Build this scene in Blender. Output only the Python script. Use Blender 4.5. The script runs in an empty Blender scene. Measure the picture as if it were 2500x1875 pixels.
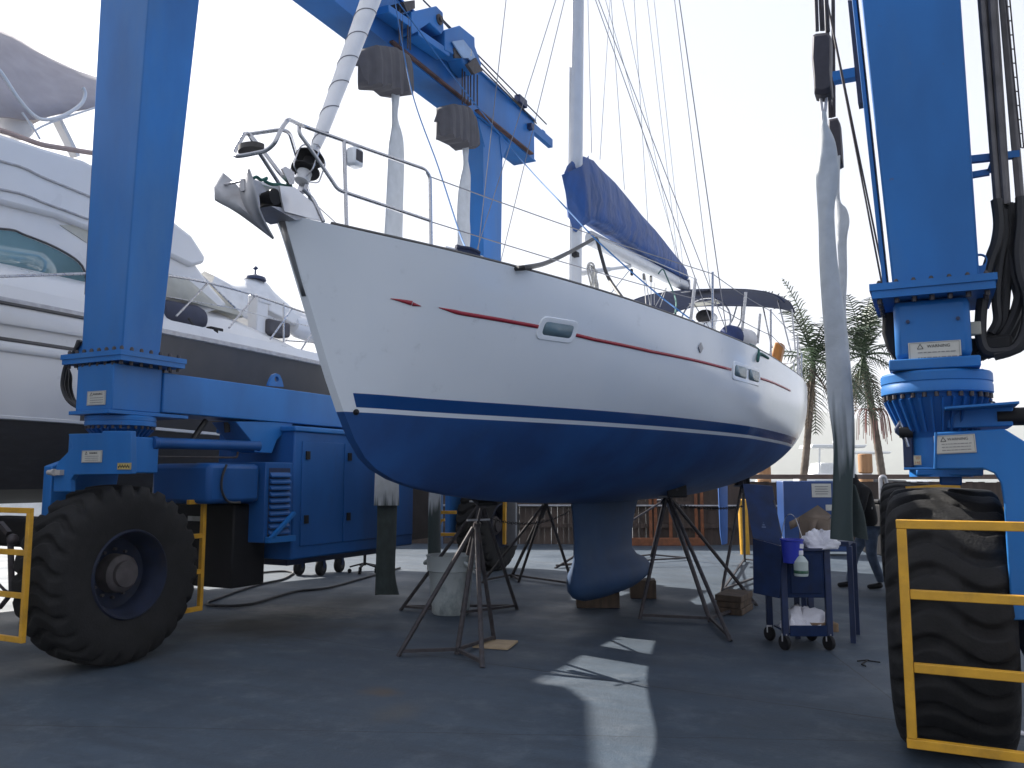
import bpy, math, random
from mathutils import Vector, Matrix
random.seed(7)
R = math.radians
SC = bpy.context.scene
COL = SC.collection
# ------------------------------------------------------------------ camera
F = 2040.0; H = 1.6
PIT = math.atan(228.5 / F); YAW = math.atan(1026 * math.cos(PIT) / F)
cd = bpy.data.cameras.new('camera'); cam = bpy.data.objects.new('camera', cd); COL.objects.link(cam)
cam.location = (0, 0, H); cam.rotation_euler = (math.pi / 2 + PIT, 0, YAW)
cd.sensor_width = 36; cd.lens = 36 * F / 2500; cd.clip_end = 20000; cd.clip_start = 0.05
SC.camera = cam

def ray(px, py):
    l = (px - 1250) / F; d = (937.5 - py) / F
    f = math.cos(PIT) - math.sin(PIT) * d; v = math.sin(PIT) + math.cos(PIT) * d
    return Vector((-f * math.sin(YAW) + l * math.cos(YAW), f * math.cos(YAW) + l * math.sin(YAW), v))
O = Vector((0, 0, H))
def az(px, py, z=0.0):
    r = ray(px, py); return O + r * ((z - H) / r.z)
def ax(px, py, X):
    r = ray(px, py); return O + r * (X / r.x)
def ay(px, py, Y):
    r = ray(px, py); return O + r * (Y / r.y)
def ad(px, py, d):
    r = ray(px, py); return O + r * d
def R1(x, y): return (x * .3617, y * .3617)
def R2(x, y): return (x * .3617, 600 + y * .3617)
def R3(x, y): return (x * .3617, 1100 + y * .3617)
def R4(x, y): return (500 + x * .4069, y * .4069)
def R5(x, y): return (700 + x * .4069, 450 + y * .4069)
def R6(x, y): return (1300 + x * .3617, 350 + y * .3617)
def R7(x, y): return (1900 + x * .27125, y * .27125)
def R8(x, y): return (1800 + x * .31646, 450 + y * .31646)
def R9(x, y): return (1800 + x * .31646, 850 + y * .31646)
def R10(x, y): return (1900 + x * .4068, 1200 + y * .4068)
def R11(x, y): return (900 + x * .3315, 1100 + y * .3315)
def R12(x, y): return (1350 + x * .3315, 1050 + y * .3315)

# ------------------------------------------------------------------ materials
MATS = {}
def mat(name, col, rough=.5, metal=0., var=.12, scale=6., bump=0., bscale=40., spec=.5, alpha=1., trans=0., coat=0., streak=0., dirt=None, dirtamt=0., wear=None, bdist=.02):
    if name in MATS: return MATS[name]
    m = bpy.data.materials.new(name); m.use_nodes = True
    nt = m.node_tree; n = nt.nodes; L = nt.links
    b = n['Principled BSDF']
    b.inputs['Roughness'].default_value = rough; b.inputs['Metallic'].default_value = metal
    b.inputs['Specular IOR Level'].default_value = spec
    b.inputs['Coat Weight'].default_value = coat
    b.inputs['Alpha'].default_value = alpha
    b.inputs['Transmission Weight'].default_value = trans
    tc = n.new('ShaderNodeTexCoord')
    nz = n.new('ShaderNodeTexNoise'); nz.inputs['Scale'].default_value = scale; nz.inputs['Detail'].default_value = 6
    mp = n.new('ShaderNodeMapping'); L.new(tc.outputs['Object'], mp.inputs['Vector'])
    if streak: mp.inputs['Scale'].default_value = (1, 1, streak)
    L.new(mp.outputs['Vector'], nz.inputs['Vector'])
    rp = n.new('ShaderNodeValToRGB')
    rp.color_ramp.elements[0].position = .3; rp.color_ramp.elements[1].position = .7
    a = [max(0, c * (1 - var)) for c in col]; c2 = [min(1, c * (1 + var)) for c in col]
    rp.color_ramp.elements[0].color = (*a, 1); rp.color_ramp.elements[1].color = (*c2, 1)
    L.new(nz.outputs['Fac'], rp.inputs['Fac'])
    out = rp.outputs['Color']
    if dirt:
        n2 = n.new('ShaderNodeTexNoise'); n2.inputs['Scale'].default_value = scale * .6; n2.inputs['Detail'].default_value = 9; n2.inputs['Roughness'].default_value = .7
        L.new(mp.outputs['Vector'], n2.inputs['Vector'])
        r2 = n.new('ShaderNodeValToRGB'); r2.color_ramp.elements[0].position = .52; r2.color_ramp.elements[1].position = .75
        r2.color_ramp.elements[0].color = (0, 0, 0, 1); r2.color_ramp.elements[1].color = (dirtamt,) * 3 + (1,)
        L.new(n2.outputs['Fac'], r2.inputs['Fac'])
        mx = n.new('ShaderNodeMix'); mx.data_type = 'RGBA'
        L.new(r2.outputs['Color'], mx.inputs['Factor']); L.new(out, mx.inputs['A']); mx.inputs['B'].default_value = (*dirt, 1)
        out = mx.outputs['Result']
    if wear:        # small chips and scrapes with their own outline
        n3 = n.new('ShaderNodeTexNoise'); n3.inputs['Scale'].default_value = 11; n3.inputs['Detail'].default_value = 10; n3.inputs['Roughness'].default_value = .78
        L.new(tc.outputs['Object'], n3.inputs['Vector'])
        r3 = n.new('ShaderNodeValToRGB'); r3.color_ramp.elements[0].position = .655; r3.color_ramp.elements[1].position = .69
        r3.color_ramp.elements[0].color = (0, 0, 0, 1); r3.color_ramp.elements[1].color = (.7, .7, .7, 1); L.new(n3.outputs['Fac'], r3.inputs['Fac'])
        mx = n.new('ShaderNodeMix'); mx.data_type = 'RGBA'
        L.new(r3.outputs['Color'], mx.inputs['Factor']); L.new(out, mx.inputs['A']); mx.inputs['B'].default_value = (*wear, 1)
        out = mx.outputs['Result']
    L.new(out, b.inputs['Base Color'])
    mr = n.new('ShaderNodeMapRange'); mr.inputs['To Min'].default_value = max(0, rough - .08); mr.inputs['To Max'].default_value = min(1, rough + .08)
    L.new(nz.outputs['Fac'], mr.inputs['Value']); L.new(mr.outputs['Result'], b.inputs['Roughness'])
    if bump:
        nb = n.new('ShaderNodeTexNoise'); nb.inputs['Scale'].default_value = bscale; nb.inputs['Detail'].default_value = 4
        L.new(mp.outputs['Vector'], nb.inputs['Vector'])
        bp = n.new('ShaderNodeBump'); bp.inputs['Strength'].default_value = bump; bp.inputs['Distance'].default_value = bdist
        L.new(nb.outputs['Fac'], bp.inputs['Height']); L.new(bp.outputs['Normal'], b.inputs['Normal'])
    MATS[name] = m
    return m

M_LIFT = mat('lift_blue', (.013, .128, .385), .45, var=.22, scale=1.7, bump=.10, bscale=5, dirt=(.06, .15, .30), dirtamt=.55, streak=.35, spec=.28, wear=(.10, .06, .04))
M_ENG = mat('cabinet_blue', (.009, .080, .27), .48, var=.2, scale=2.0, bump=.12, bscale=4, dirt=(.02, .035, .07), dirtamt=.6, streak=.4, spec=.25, wear=(.05, .04, .04))
M_DKBLUE = mat('dark_blue', (.008, .020, .068), .5, var=.25, scale=8)
M_CART = mat('cart_blue', (.006, .020, .070), .6, var=.25, scale=8, dirt=(.02, .02, .025), dirtamt=.5, spec=.2)
M_WHITE = mat('gelcoat_white', (.76, .79, .83), .22, var=.02, scale=3, coat=.3)
M_YACHT = mat('yacht_white', (.64, .64, .65), .3, var=.04, scale=2, dirt=(.5, .49, .46), dirtamt=.25)
M_YDARK = mat('yacht_charcoal', (.055, .052, .055), .45, var=.2, scale=3)
M_YBOT = mat('yacht_antifoul', (.018, .018, .022), .8, var=.3, scale=5, dirt=(.045, .045, .05), dirtamt=.6, streak=4)
M_RED = mat('stripe_red', (.33, .02, .035), .35, var=.1)
M_STEEL = mat('stainless', (.42, .42, .44), .28, 1., var=.08, scale=20)
M_ALU = mat('spar_aluminium', (.55, .56, .58), .4, .25, var=.05, scale=9)
M_WIRE = mat('rigging_wire', (.20, .20, .22), .5, .3, var=.1, scale=20)
M_GALV = mat('galvanised', (.36, .36, .38), .5, .7, var=.2, scale=14)
M_NAVY = mat('navy_canvas', (.018, .035, .12), .8, var=.2, scale=10, bump=.25, bscale=14)
M_NAVY2 = mat('cover_canvas', (.010, .060, .225), .55, var=.25, scale=5, bump=1., bscale=3.4, streak=.45, bdist=.07)
M_BIM = mat('bimini_canvas', (.008, .016, .050), .8, var=.2, scale=10, bump=.2, bscale=14)
M_SAIL = mat('sail_cloth', (.74, .74, .76), .75, var=.06, scale=8, bump=.35, bscale=9)
M_RUBBER = mat('rubber_black', (.013, .013, .014), .8, var=.3, scale=9, dirt=(.026, .025, .025), dirtamt=.6, bump=.2, bscale=60, spec=.3)
M_BLACK = mat('black_plastic', (.008, .008, .010), .6, var=.3, scale=12, spec=.25)
M_HOSE = mat('hose_black', (.012, .012, .015), .55, var=.3, scale=30)
M_GREY = mat('grey_canvas', (.075, .072, .082), .85, var=.15, scale=6, bump=.2, bscale=7)
M_YELLOW = mat('guard_yellow', (.58, .30, .018), .5, var=.16, scale=7, dirt=(.20, .11, .02), dirtamt=.6, bump=.15, bscale=30, wear=(.06, .035, .02))
M_STAND = mat('stand_steel', (.055, .05, .055), .6, .4, var=.35, scale=22, dirt=(.09, .05, .035), dirtamt=.6)
M_WOOD = mat('fence_wood', (.060, .042, .034), .85, var=.35, scale=9, streak=.12, bump=.2)
M_RAW = mat('raw_timber', (.20, .13, .075), .85, var=.3, scale=14, streak=.2, bump=.2)
M_PLY = mat('plywood', (.42, .31, .19), .8, var=.15, scale=10)
M_PILE = mat('pile_wood', (.36, .20, .10), .85, var=.2, scale=10, streak=.15)
M_RUST = mat('rust_orange', (.19, .065, .025), .75, var=.3, scale=9)
M_BIN = mat('bin_plastic', (.40, .43, .42), .45, var=.10, scale=3.5, dirt=(.03, .07, .075), dirtamt=1., streak=.6)
M_PLATE = mat('plate_cream', (.46, .45, .41), .5, var=.04, scale=20)
M_YPLATE = mat('plate_yellow', (.48, .36, .12), .5, var=.1, scale=20)
M_INK = mat('ink_black', (.012, .012, .014), .6, var=.05)
M_INKG = mat('ink_grey', (.20, .20, .20), .6, var=.05)
M_INKR = mat('ink_red', (.35, .07, .03), .6, var=.05)
M_BEIGE = mat('beige_canvas', (.46, .45, .40), .85, var=.08, scale=9, bump=.3, bscale=5)
M_SHRINK = mat('clear_cover', (.56, .57, .59), .4, var=.12, scale=5, bump=.8, bscale=5)
M_GLASS = mat('port_glass', (.12, .185, .22), .22, var=.1, scale=2, spec=.35)
M_YGLASS = mat('yacht_glass', (.14, .24, .27), .06, var=.25, scale=1.2, coat=.5)
M_YBIM = mat('yacht_bimini', (.34, .31, .32), .85, var=.1, scale=5, bump=.2)
M_ROPE = mat('rope_blue', (.03, .13, .33), .8, var=.2, scale=60)
M_ROPEW = mat('rope_white', (.42, .41, .39), .85, var=.2, scale=60)
M_ROPEG = mat('rope_green', (.015, .10, .085), .8, var=.2, scale=60)
M_TRUNK = mat('palm_trunk', (.14, .115, .095), .9, var=.3, scale=5, bump=.4, bscale=8)
M_FROND = mat('palm_frond', (.022, .046, .014), .55, var=.5, scale=1.1)
M_DEADF = mat('palm_dead', (.10, .07, .045), .8, var=.4, scale=2)
M_PINKF = mat('palm_flower', (.24, .11, .10), .8, var=.3, scale=4)
M_JEAN = mat('jeans', (.08, .115, .18), .85, var=.3, scale=12, bump=.2)
M_HOOD = mat('hoodie_black', (.008, .008, .009), .9, var=.3, scale=12, bump=.2)
M_SKIN = mat('skin', (.30, .17, .12), .5, var=.08)
M_CARD = mat('cardboard', (.16, .12, .09), .85, var=.2, scale=9)
M_RAG = mat('rag_white', (.72, .71, .76), .9, var=.06, scale=9, bump=.3)
M_TUB = mat('tub_blue', (.015, .03, .36), .4, var=.1)
M_CONT = mat('container_blue', (.010, .045, .165), .45, var=.12, scale=3)
M_FARW = mat('far_white', (.75, .76, .77), .35, var=.06)
M_TAN = mat('wood_grey_wall', (.20, .21, .23), .7, var=.1)
M_HULLB = mat('keel_blue', (.016, .052, .130), .65, var=.2, scale=2.2, bump=.08, bscale=12, dirt=(.055, .095, .15), dirtamt=.5, spec=.35)

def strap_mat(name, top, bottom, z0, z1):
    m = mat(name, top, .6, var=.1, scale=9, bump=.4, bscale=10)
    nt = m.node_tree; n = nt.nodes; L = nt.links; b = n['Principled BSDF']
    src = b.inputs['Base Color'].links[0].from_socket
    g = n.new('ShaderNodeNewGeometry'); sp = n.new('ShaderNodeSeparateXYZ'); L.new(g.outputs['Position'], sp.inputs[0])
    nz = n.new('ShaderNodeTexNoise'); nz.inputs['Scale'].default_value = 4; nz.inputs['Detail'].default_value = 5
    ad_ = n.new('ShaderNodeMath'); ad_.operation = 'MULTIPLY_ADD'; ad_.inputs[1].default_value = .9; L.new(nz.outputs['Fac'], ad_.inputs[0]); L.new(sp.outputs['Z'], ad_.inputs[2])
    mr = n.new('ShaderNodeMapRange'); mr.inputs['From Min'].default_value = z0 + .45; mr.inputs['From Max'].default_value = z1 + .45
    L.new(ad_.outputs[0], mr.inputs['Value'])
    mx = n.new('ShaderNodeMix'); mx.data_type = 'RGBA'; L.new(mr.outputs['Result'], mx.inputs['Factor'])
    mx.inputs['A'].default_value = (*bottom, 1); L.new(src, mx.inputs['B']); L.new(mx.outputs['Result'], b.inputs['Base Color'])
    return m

# ------------------------------------------------------------------ mesh builder
def V(*a): return Vector(a)
def frame(d, up=None):
    d = d.normalized(); up = Vector(up) if up else Vector((0, 0, 1))
    if abs(d.dot(up.normalized())) > .98: up = Vector((0, 1, 0)) if abs(d.y) < .9 else Vector((1, 0, 0))
    x = up.cross(d).normalized(); return x, d.cross(x).normalized()
class MB:
    def __init__(s): s.v = []; s.f = []
    def add(s, vs, fs):
        k = len(s.v); s.v += [Vector(p) for p in vs]; s.f += [tuple(i + k for i in f) for f in fs]; return s
    def box(s, c, sz, rz=0., M=None):
        c = Vector(c); h = Vector(sz) / 2
        vs = [Vector((x * h.x, y * h.y, z * h.z)) for x in (-1, 1) for y in (-1, 1) for z in (-1, 1)]
        if M is None and rz: M = Matrix.Rotation(rz, 3, 'Z')
        if M is not None: vs = [M @ p for p in vs]
        return s.add([p + c for p in vs], [(0, 1, 3, 2), (4, 6, 7, 5), (0, 4, 5, 1), (2, 3, 7, 6), (0, 2, 6, 4), (1, 5, 7, 3)])
    def mm(s, a, b):
        a = Vector(a); b = Vector(b); return s.box((a + b) / 2, [abs(q) for q in (b - a)])
    def bar(s, p, q, w, h=None, up=None):
        p = Vector(p); q = Vector(q); h = h or w; x, y = frame(q - p, up)
        vs = [e + x * (i * w / 2) + y * (j * h / 2) for e in (p, q) for i, j in ((-1, -1), (1, -1), (1, 1), (-1, 1))]
        return s.add(vs, [(3, 2, 1, 0), (4, 5, 6, 7), (0, 1, 5, 4), (1, 2, 6, 5), (2, 3, 7, 6), (3, 0, 4, 7)])
    def tube(s, pts, r, n=8, cap=True):
        pts = [Vector(p) for p in pts]; N = len(pts); rs = r if isinstance(r, (list, tuple)) else [r] * N
        t0 = (pts[1] - pts[0]).normalized(); x, y = frame(t0); vs = []; fs = []
        for i, p in enumerate(pts):
            t = (pts[min(i + 1, N - 1)] - pts[max(i - 1, 0)])
            t = t.normalized() if t.length > 1e-9 else t0
            x = (x - t * x.dot(t)); x = x.normalized() if x.length > 1e-6 else frame(t)[0]; y = t.cross(x)
            for k in range(n):
                a = 2 * math.pi * k / n; vs.append(p + (x * math.cos(a) + y * math.sin(a)) * rs[i])
        for i in range(N - 1):
            for k in range(n):
                fs.append((i * n + k, i * n + (k + 1) % n, (i + 1) * n + (k + 1) % n, (i + 1) * n + k))
        if cap: fs.append(tuple(range(n))[::-1]); fs.append(tuple(range((N - 1) * n, N * n)))
        return s.add(vs, fs)
    def lathe(s, prof, o, axis=(0, 0, 1), n=24, cap=True):
        o = Vector(o); a = Vector(axis).normalized(); x, y = frame(a); vs = []; fs = []
        for r, h in prof:
            for k in range(n):
                t = 2 * math.pi * k / n; vs.append(o + a * h + (x * math.cos(t) + y * math.sin(t)) * r)
        for i in range(len(prof) - 1):
            for k in range(n):
                fs.append((i * n + k, i * n + (k + 1) % n, (i + 1) * n + (k + 1) % n, (i + 1) * n + k))
        if cap and prof[0][0] > 1e-4: fs.append(tuple(range(n))[::-1])
        if cap and prof[-1][0] > 1e-4: fs.append(tuple(range((len(prof) - 1) * n, len(prof) * n)))
        return s.add(vs, fs)
    def prism(s, poly, vec):
        poly = [Vector(p) for p in poly]; vec = Vector(vec); n = len(poly)
        return s.add(poly + [p + vec for p in poly], [tuple(range(n))[::-1], tuple(range(n, 2 * n))] + [(i, (i + 1) % n, n + (i + 1) % n, n + i) for i in range(n)])
    def loft(s, rows, closed=False, caps=False):
        n = len(rows[0]); vs = [p for r in rows for p in r]; fs = []
        for i in range(len(rows) - 1):
            for k in range(n if closed else n - 1):
                fs.append((i * n + k, i * n + (k + 1) % n, (i + 1) * n + (k + 1) % n, (i + 1) * n + k))
        if caps: fs.append(tuple(range(n))[::-1]); fs.append(tuple(range((len(rows) - 1) * n, len(rows) * n)))
        return s.add(vs, fs)
    def ball(s, c, r, n=12, sc=(1, 1, 1)):
        c = Vector(c); rows = []
        for i in range(n // 2 + 1):
            a = math.pi * i / (n // 2)
            rows.append([c + Vector((math.sin(a) * math.cos(b) * r * sc[0], math.sin(a) * math.sin(b) * r * sc[1], math.cos(a) * r * sc[2])) for b in [2 * math.pi * k / n for k in range(n)]])
        return s.loft(rows, closed=True)
def smooth(pts, k=6):
    pts = [Vector(p) for p in pts]; out = []
    for i in range(len(pts) - 1):
        p0 = pts[max(i - 1, 0)]; p1 = pts[i]; p2 = pts[i + 1]; p3 = pts[min(i + 2, len(pts) - 1)]
        for j in range(k):
            t = j / k
            out.append(.5 * ((2 * p1) + (p2 - p0) * t + (2 * p0 - 5 * p1 + 4 * p2 - p3) * t * t + (3 * p1 - p0 - 3 * p2 + p3) * t ** 3))
    out.append(pts[-1]); return out
def fillet(pts, r=.08, k=5):
    pts = [Vector(p) for p in pts]; out = [pts[0]]
    for i in range(1, len(pts) - 1):
        a = pts[i - 1] - pts[i]; b = pts[i + 1] - pts[i]; rr = min(r, a.length * .45, b.length * .45)
        p = pts[i] + a.normalized() * rr; q = pts[i] + b.normalized() * rr
        for j in range(k + 1):
            t = j / k; out.append(p * (1 - t) ** 2 + pts[i] * 2 * t * (1 - t) + q * t * t)
    out.append(pts[-1]); return out
def wpos(o):
    p = Vector((0, 0, 0))
    while o: p += o.location; o = o.parent
    return p
def build(name, mb, m, parent=None, loc=None, bev=0., ang=35, solid=0., m2=None):
    """one mesh object; coordinates are given in world space"""
    base = wpos(parent) if parent else Vector((0, 0, 0))
    loc = Vector(loc) if loc is not None else base
    me = bpy.data.meshes.new(name)
    me.from_pydata([tuple(p - loc) for p in mb.v], [], mb.f)
    me.materials.append(m)
    if m2:
        me.materials.append(m2[1])
        for pg in me.polygons: pg.material_index = 1 if pg.index >= m2[0] else 0
    me.validate()
    import bmesh
    bm = bmesh.new(); bm.from_mesh(me); bmesh.ops.remove_doubles(bm, verts=bm.verts, dist=1e-5)
    bmesh.ops.recalc_face_normals(bm, faces=bm.faces); bm.to_mesh(me); bm.free()
    me.shade_smooth(); me.set_sharp_from_angle(angle=R(ang))
    o = bpy.data.objects.new(name, me); COL.objects.link(o)
    if parent: o.parent = parent
    o.location = loc - base
    if solid:
        md = o.modifiers.new('thickness', 'SOLIDIFY'); md.thickness = solid; md.offset = 0
    if bev:
        md = o.modifiers.new('bevel', 'BEVEL'); md.width = bev; md.segments = 2; md.limit_method = 'ANGLE'; md.angle_limit = R(40)
    return o
def tag(o, label, cat, group=None, kind=None):
    if label: o['label'] = label
    if cat: o['category'] = cat
    if group: o['group'] = group
    if kind: o['kind'] = kind
    return o
def thing(name, label, cat, loc, group=None):
    o = bpy.data.objects.new(name, None); COL.objects.link(o); o.location = Vector(loc); o.empty_display_size = .3
    return tag(o, label, cat, group)
def copy_tree(o, loc, label):
    c = o.copy(); COL.objects.link(c); c.location = Vector(loc); c['label'] = label
    def kids(a, b):
        for ch in list(a.children):
            d = ch.copy(); COL.objects.link(d); d.parent = b; kids(ch, d)
    kids(o, c); return c
def text(body, size, o, xd, up, m, parent, name='lettering', align='CENTER'):
    cu = bpy.data.curves.new('t', 'FONT'); cu.body = body; cu.size = size; cu.align_x = align; cu.align_y = 'CENTER'; cu.extrude = .0008
    t = bpy.data.objects.new('t', cu); COL.objects.link(t)
    bpy.context.view_layer.update()
    me = bpy.data.meshes.new_from_object(t.evaluated_get(bpy.context.evaluated_depsgraph_get()))
    xd = Vector(xd).normalized(); up = Vector(up); zd = xd.cross(up).normalized(); up = zd.cross(xd)
    mb = MB(); vs = [Vector(o) + xd * v.co.x + up * v.co.y + zd * v.co.z for v in me.vertices]
    mb.add(vs, [tuple(p.vertices) for p in me.polygons])
    bpy.data.objects.remove(t); bpy.data.curves.remove(cu); bpy.data.meshes.remove(me)
    return build(name, mb, m, parent)
def ci(xs, ys, x):
    """smooth monotone interpolation"""
    n = len(xs)
    if x <= xs[0]: return ys[0]
    if x >= xs[-1]: return ys[-1]
    i = 0
    while x > xs[i + 1]: i += 1
    d = [(ys[k + 1] - ys[k]) / (xs[k + 1] - xs[k]) for k in range(n - 1)]
    def sl(k):
        if k == 0: return d[0]
        if k == n - 1: return d[-1]
        return 0 if d[k - 1] * d[k] <= 0 else 2 * d[k - 1] * d[k] / (d[k - 1] + d[k])
    h = xs[i + 1] - xs[i]; t = (x - xs[i]) / h
    return ((1 + 2 * t) * (1 - t) ** 2 * ys[i] + t * (1 - t) ** 2 * h * sl(i) + t * t * (3 - 2 * t) * ys[i + 1] + t * t * (t - 1) * h * sl(i + 1))
# ================================================================== setting
def ground_mat():
    m = bpy.data.materials.new('painted_concrete'); m.use_nodes = True
    nt = m.node_tree; n = nt.nodes; L = nt.links; b = n['Principled BSDF']
    tc = n.new('ShaderNodeTexCoord'); P = tc.outputs['Object']
    def noise(sc, det=6, ro=.55, vec=None):
        z = n.new('ShaderNodeTexNoise'); z.inputs['Scale'].default_value = sc; z.inputs['Detail'].default_value = det; z.inputs['Roughness'].default_value = ro
        L.new(vec or P, z.inputs['Vector']); return z.outputs['Fac']
    def ramp(f, p0, p1, c0, c1):
        r = n.new('ShaderNodeValToRGB'); r.color_ramp.elements[0].position = p0; r.color_ramp.elements[1].position = p1
        r.color_ramp.elements[0].color = (*c0, 1); r.color_ramp.elements[1].color = (*c1, 1); L.new(f, r.inputs['Fac']); return r.outputs['Color']
    def mix(f, a, c, typ='MIX'):
        x = n.new('ShaderNodeMix'); x.data_type = 'RGBA'; x.blend_type = typ
        if isinstance(f, float): x.inputs['Factor'].default_value = f
        else: L.new(f, x.inputs['Factor'])
        for s, k in ((a, 'A'), (c, 'B')):
            if isinstance(s, tuple): x.inputs[k].default_value = (*s, 1)
            else: L.new(s, x.inputs[k])
        return x.outputs['Result']
    def math_(op, a, c=None):
        x = n.new('ShaderNodeMath'); x.operation = op
        for i, s in enumerate((a, c)):
            if s is None: continue
            if isinstance(s, (int, float)): x.inputs[i].default_value = s
            else: L.new(s, x.inputs[i])
        return x.outputs[0]
    sp = n.new('ShaderNodeSeparateXYZ'); L.new(P, sp.inputs[0])
    base = ramp(noise(.55, 9, .62), .32, .68, (.030, .049, .073), (.059, .082, .111))
    mpx = n.new('ShaderNodeMapping'); mpx.inputs['Scale'].default_value = (.35, 2.2, 1); mpx.inputs['Rotation'].default_value = (0, 0, YAW * -1); L.new(P, mpx.inputs['Vector'])
    base = mix(ramp(noise(1.6, 8, .7, mpx.outputs['Vector']), .42, .72, (0, 0, 0), (.8,) * 3), base, (.034, .043, .056))
    base = mix(ramp(noise(2.3, 10, .75), .52, .76, (0, 0, 0), (.7,) * 3), base, (.125, .145, .17))
    base = mix(ramp(noise(7.5, 10, .8), .5, .72, (0, 0, 0), (.55,) * 3), base, (.030, .040, .055))
    base = mix(ramp(noise(13, 8, .75), .56, .7, (0, 0, 0), (.4,) * 3), base, (.11, .13, .15))
    base = mix(ramp(noise(60, 5, .8), .6, .75, (0, 0, 0), (.6,) * 3), base, (.022, .025, .03))
    base = mix(ramp(noise(95, 3, .8), .66, .74, (0, 0, 0), (.6,) * 3), base, (.17, .18, .19))
    # worn, damp-stained area near the left wheel
    def spot(cx, cy, rx, ry, lo, hi, nsc):
        dx = math_('DIVIDE', math_('SUBTRACT', sp.outputs['X'], cx), rx); dy = math_('DIVIDE', math_('SUBTRACT', sp.outputs['Y'], cy), ry)
        d = math_('SQRT', math_('ADD', math_('MULTIPLY', dx, dx), math_('MULTIPLY', dy, dy)))
        d = math_('ADD', d, math_('MULTIPLY', math_('SUBTRACT', noise(nsc, 8, .7), .5), 1.6))
        r = n.new('ShaderNodeMapRange'); r.inputs['From Min'].default_value = 1.; r.inputs['From Max'].default_value = .2
        r.inputs['To Min'].default_value = lo; r.inputs['To Max'].default_value = hi; L.new(d, r.inputs['Value']); return r.outputs['Result']
    q = az(930, 1690); base = mix(spot(q.x, q.y, .22, .16, 0., .6, 7), base, (.11, .07, .035))
    q = az(965, 1740); base = mix(spot(q.x, q.y, .22, .40, 0., .3, 5), base, (.10, .08, .05))
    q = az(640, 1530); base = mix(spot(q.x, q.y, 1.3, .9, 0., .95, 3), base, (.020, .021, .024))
    q = az(720, 1490); base = mix(spot(q.x, q.y, 1.1, .45, 0., .85, 9), base, (.22, .21, .20))
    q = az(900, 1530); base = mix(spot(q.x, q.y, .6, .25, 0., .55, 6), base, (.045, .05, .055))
    # joints and cracks: thin dark lines on the slab
    def line(p, q, w, amt, wob=.02):
        nonlocal base
        a = az(*p); c = az(*q); d = (c - a).normalized(); nx, ny = -d.y, d.x
        e = math_('ADD', math_('MULTIPLY', sp.outputs['X'], nx), math_('MULTIPLY', sp.outputs['Y'], ny))
        e = math_('SUBTRACT', e, a.x * nx + a.y * ny)
        e = math_('ADD', e, math_('MULTIPLY', math_('SUBTRACT', noise(3, 6), .5), wob))
        e = math_('ABSOLUTE', e)
        r = n.new('ShaderNodeMapRange'); r.inputs['From Min'].default_value = w; r.inputs['From Max'].default_value = w * .4
        r.inputs['To Min'].default_value = 0; r.inputs['To Max'].default_value = amt; L.new(e, r.inputs['Value'])
        base = mix(r.outputs['Result'], base, (.018, .02, .024))
    line((2030, 1595), (2190, 1716), .007, .9)
    line((900, 1786), (1500, 1797), .007, .75, .05)
    line((1460, 1657), (1590, 1675), .011, .9, .06)
    L.new(base, b.inputs['Base Color'])
    r = ramp(noise(1.1, 6), .3, .7, (.5,) * 3, (.8,) * 3); L.new(r, b.inputs['Roughness'])
    b.inputs['Specular IOR Level'].default_value = .35
    bp = n.new('ShaderNodeBump'); bp.inputs['Strength'].default_value = .5; bp.inputs['Distance'].default_value = .01
    L.new(noise(38, 6, .7), bp.inputs['Height']); L.new(bp.outputs['Normal'], b.inputs['Normal'])
    return m
fd = (az(1720, 1330) - az(1261, 1328)).normalized(); fp = az(1261, 1328)      # line of the fence
fn = Vector((-fd.y, fd.x, 0))                                                 # away from the camera
if fn.y < 0: fn = -fn
g = MB(); e0 = fp + fn * 1.2
g.add([e0 - fd * 600, e0 + fd * 600, e0 + fd * 600 - fn * 320, e0 - fd * 600 - fn * 320], [(0, 1, 2, 3)])
tag(build('ground', g, ground_mat(), loc=(0, 0, 0)), None, None, kind='structure')
q = MB(); q.prism([e0 - fd * 600 + V(0, 0, -.004), e0 + fd * 600 + V(0, 0, -.004), e0 + fd * 600 + fn * .3 + V(0, 0, -.004), e0 - fd * 600 + fn * .3 + V(0, 0, -.004)], (0, 0, -3))
tag(build('quay_edge', q, mat('quay_concrete', (.22, .22, .21), .9, var=.2, scale=4)), None, None, kind='structure')
wm = mat('sea_water', (.03, .045, .05), .12, var=.2, scale=.2, bump=.6, bscale=2.5)
w = MB(); w.add([(-2500, -300, -1.3), (2500, -300, -1.3), (2500, 3200, -1.3), (-2500, 3200, -1.3)], [(0, 1, 2, 3)])
tag(build('water', w, wm), None, None, kind='structure')
# wooded headland across the harbour, mostly lost in the sea mist
hm_ = mat('headland_scrub', (.06, .075, .05), .95, var=.4, scale=.02)
rnd = random.Random(5); hd = MB(); rows = []
for j in range(9):
    row = []
    for i in range(81):
        px_ = -400 + 3600 * i / 80; r_ = ray(px_, 1166); f_ = Vector((r_.x, r_.y, 0)).normalized(); d_ = 2000 + 120 * j
        hgt_ = 2.0 * (78 + 22 * math.sin(i * .13 + 1.) + 9 * math.sin(i * .41) + 4 * math.sin(i * 1.1)) * math.sin(math.pi / 2 * min(1, j / 6))
        row.append(f_ * d_ + V(0, 0, -1.32 + hgt_ + (rnd.uniform(-2, 2) if j else 0)))
    rows.append(row)
hd.loft(rows); tag(build('hills', hd, hm_, loc=(0, 0, 0)), None, None, kind='structure')
hz_ = MB(); hz_.mm((-3000, -900, -5.5), (3000, 3600, 330)); hzo = build('haze', hz_, hm_, loc=(0, 0, 0))
hmat = bpy.data.materials.new('sea_mist'); hmat.use_nodes = True; nn = hmat.node_tree.nodes; nn.remove(nn['Principled BSDF'])
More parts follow.
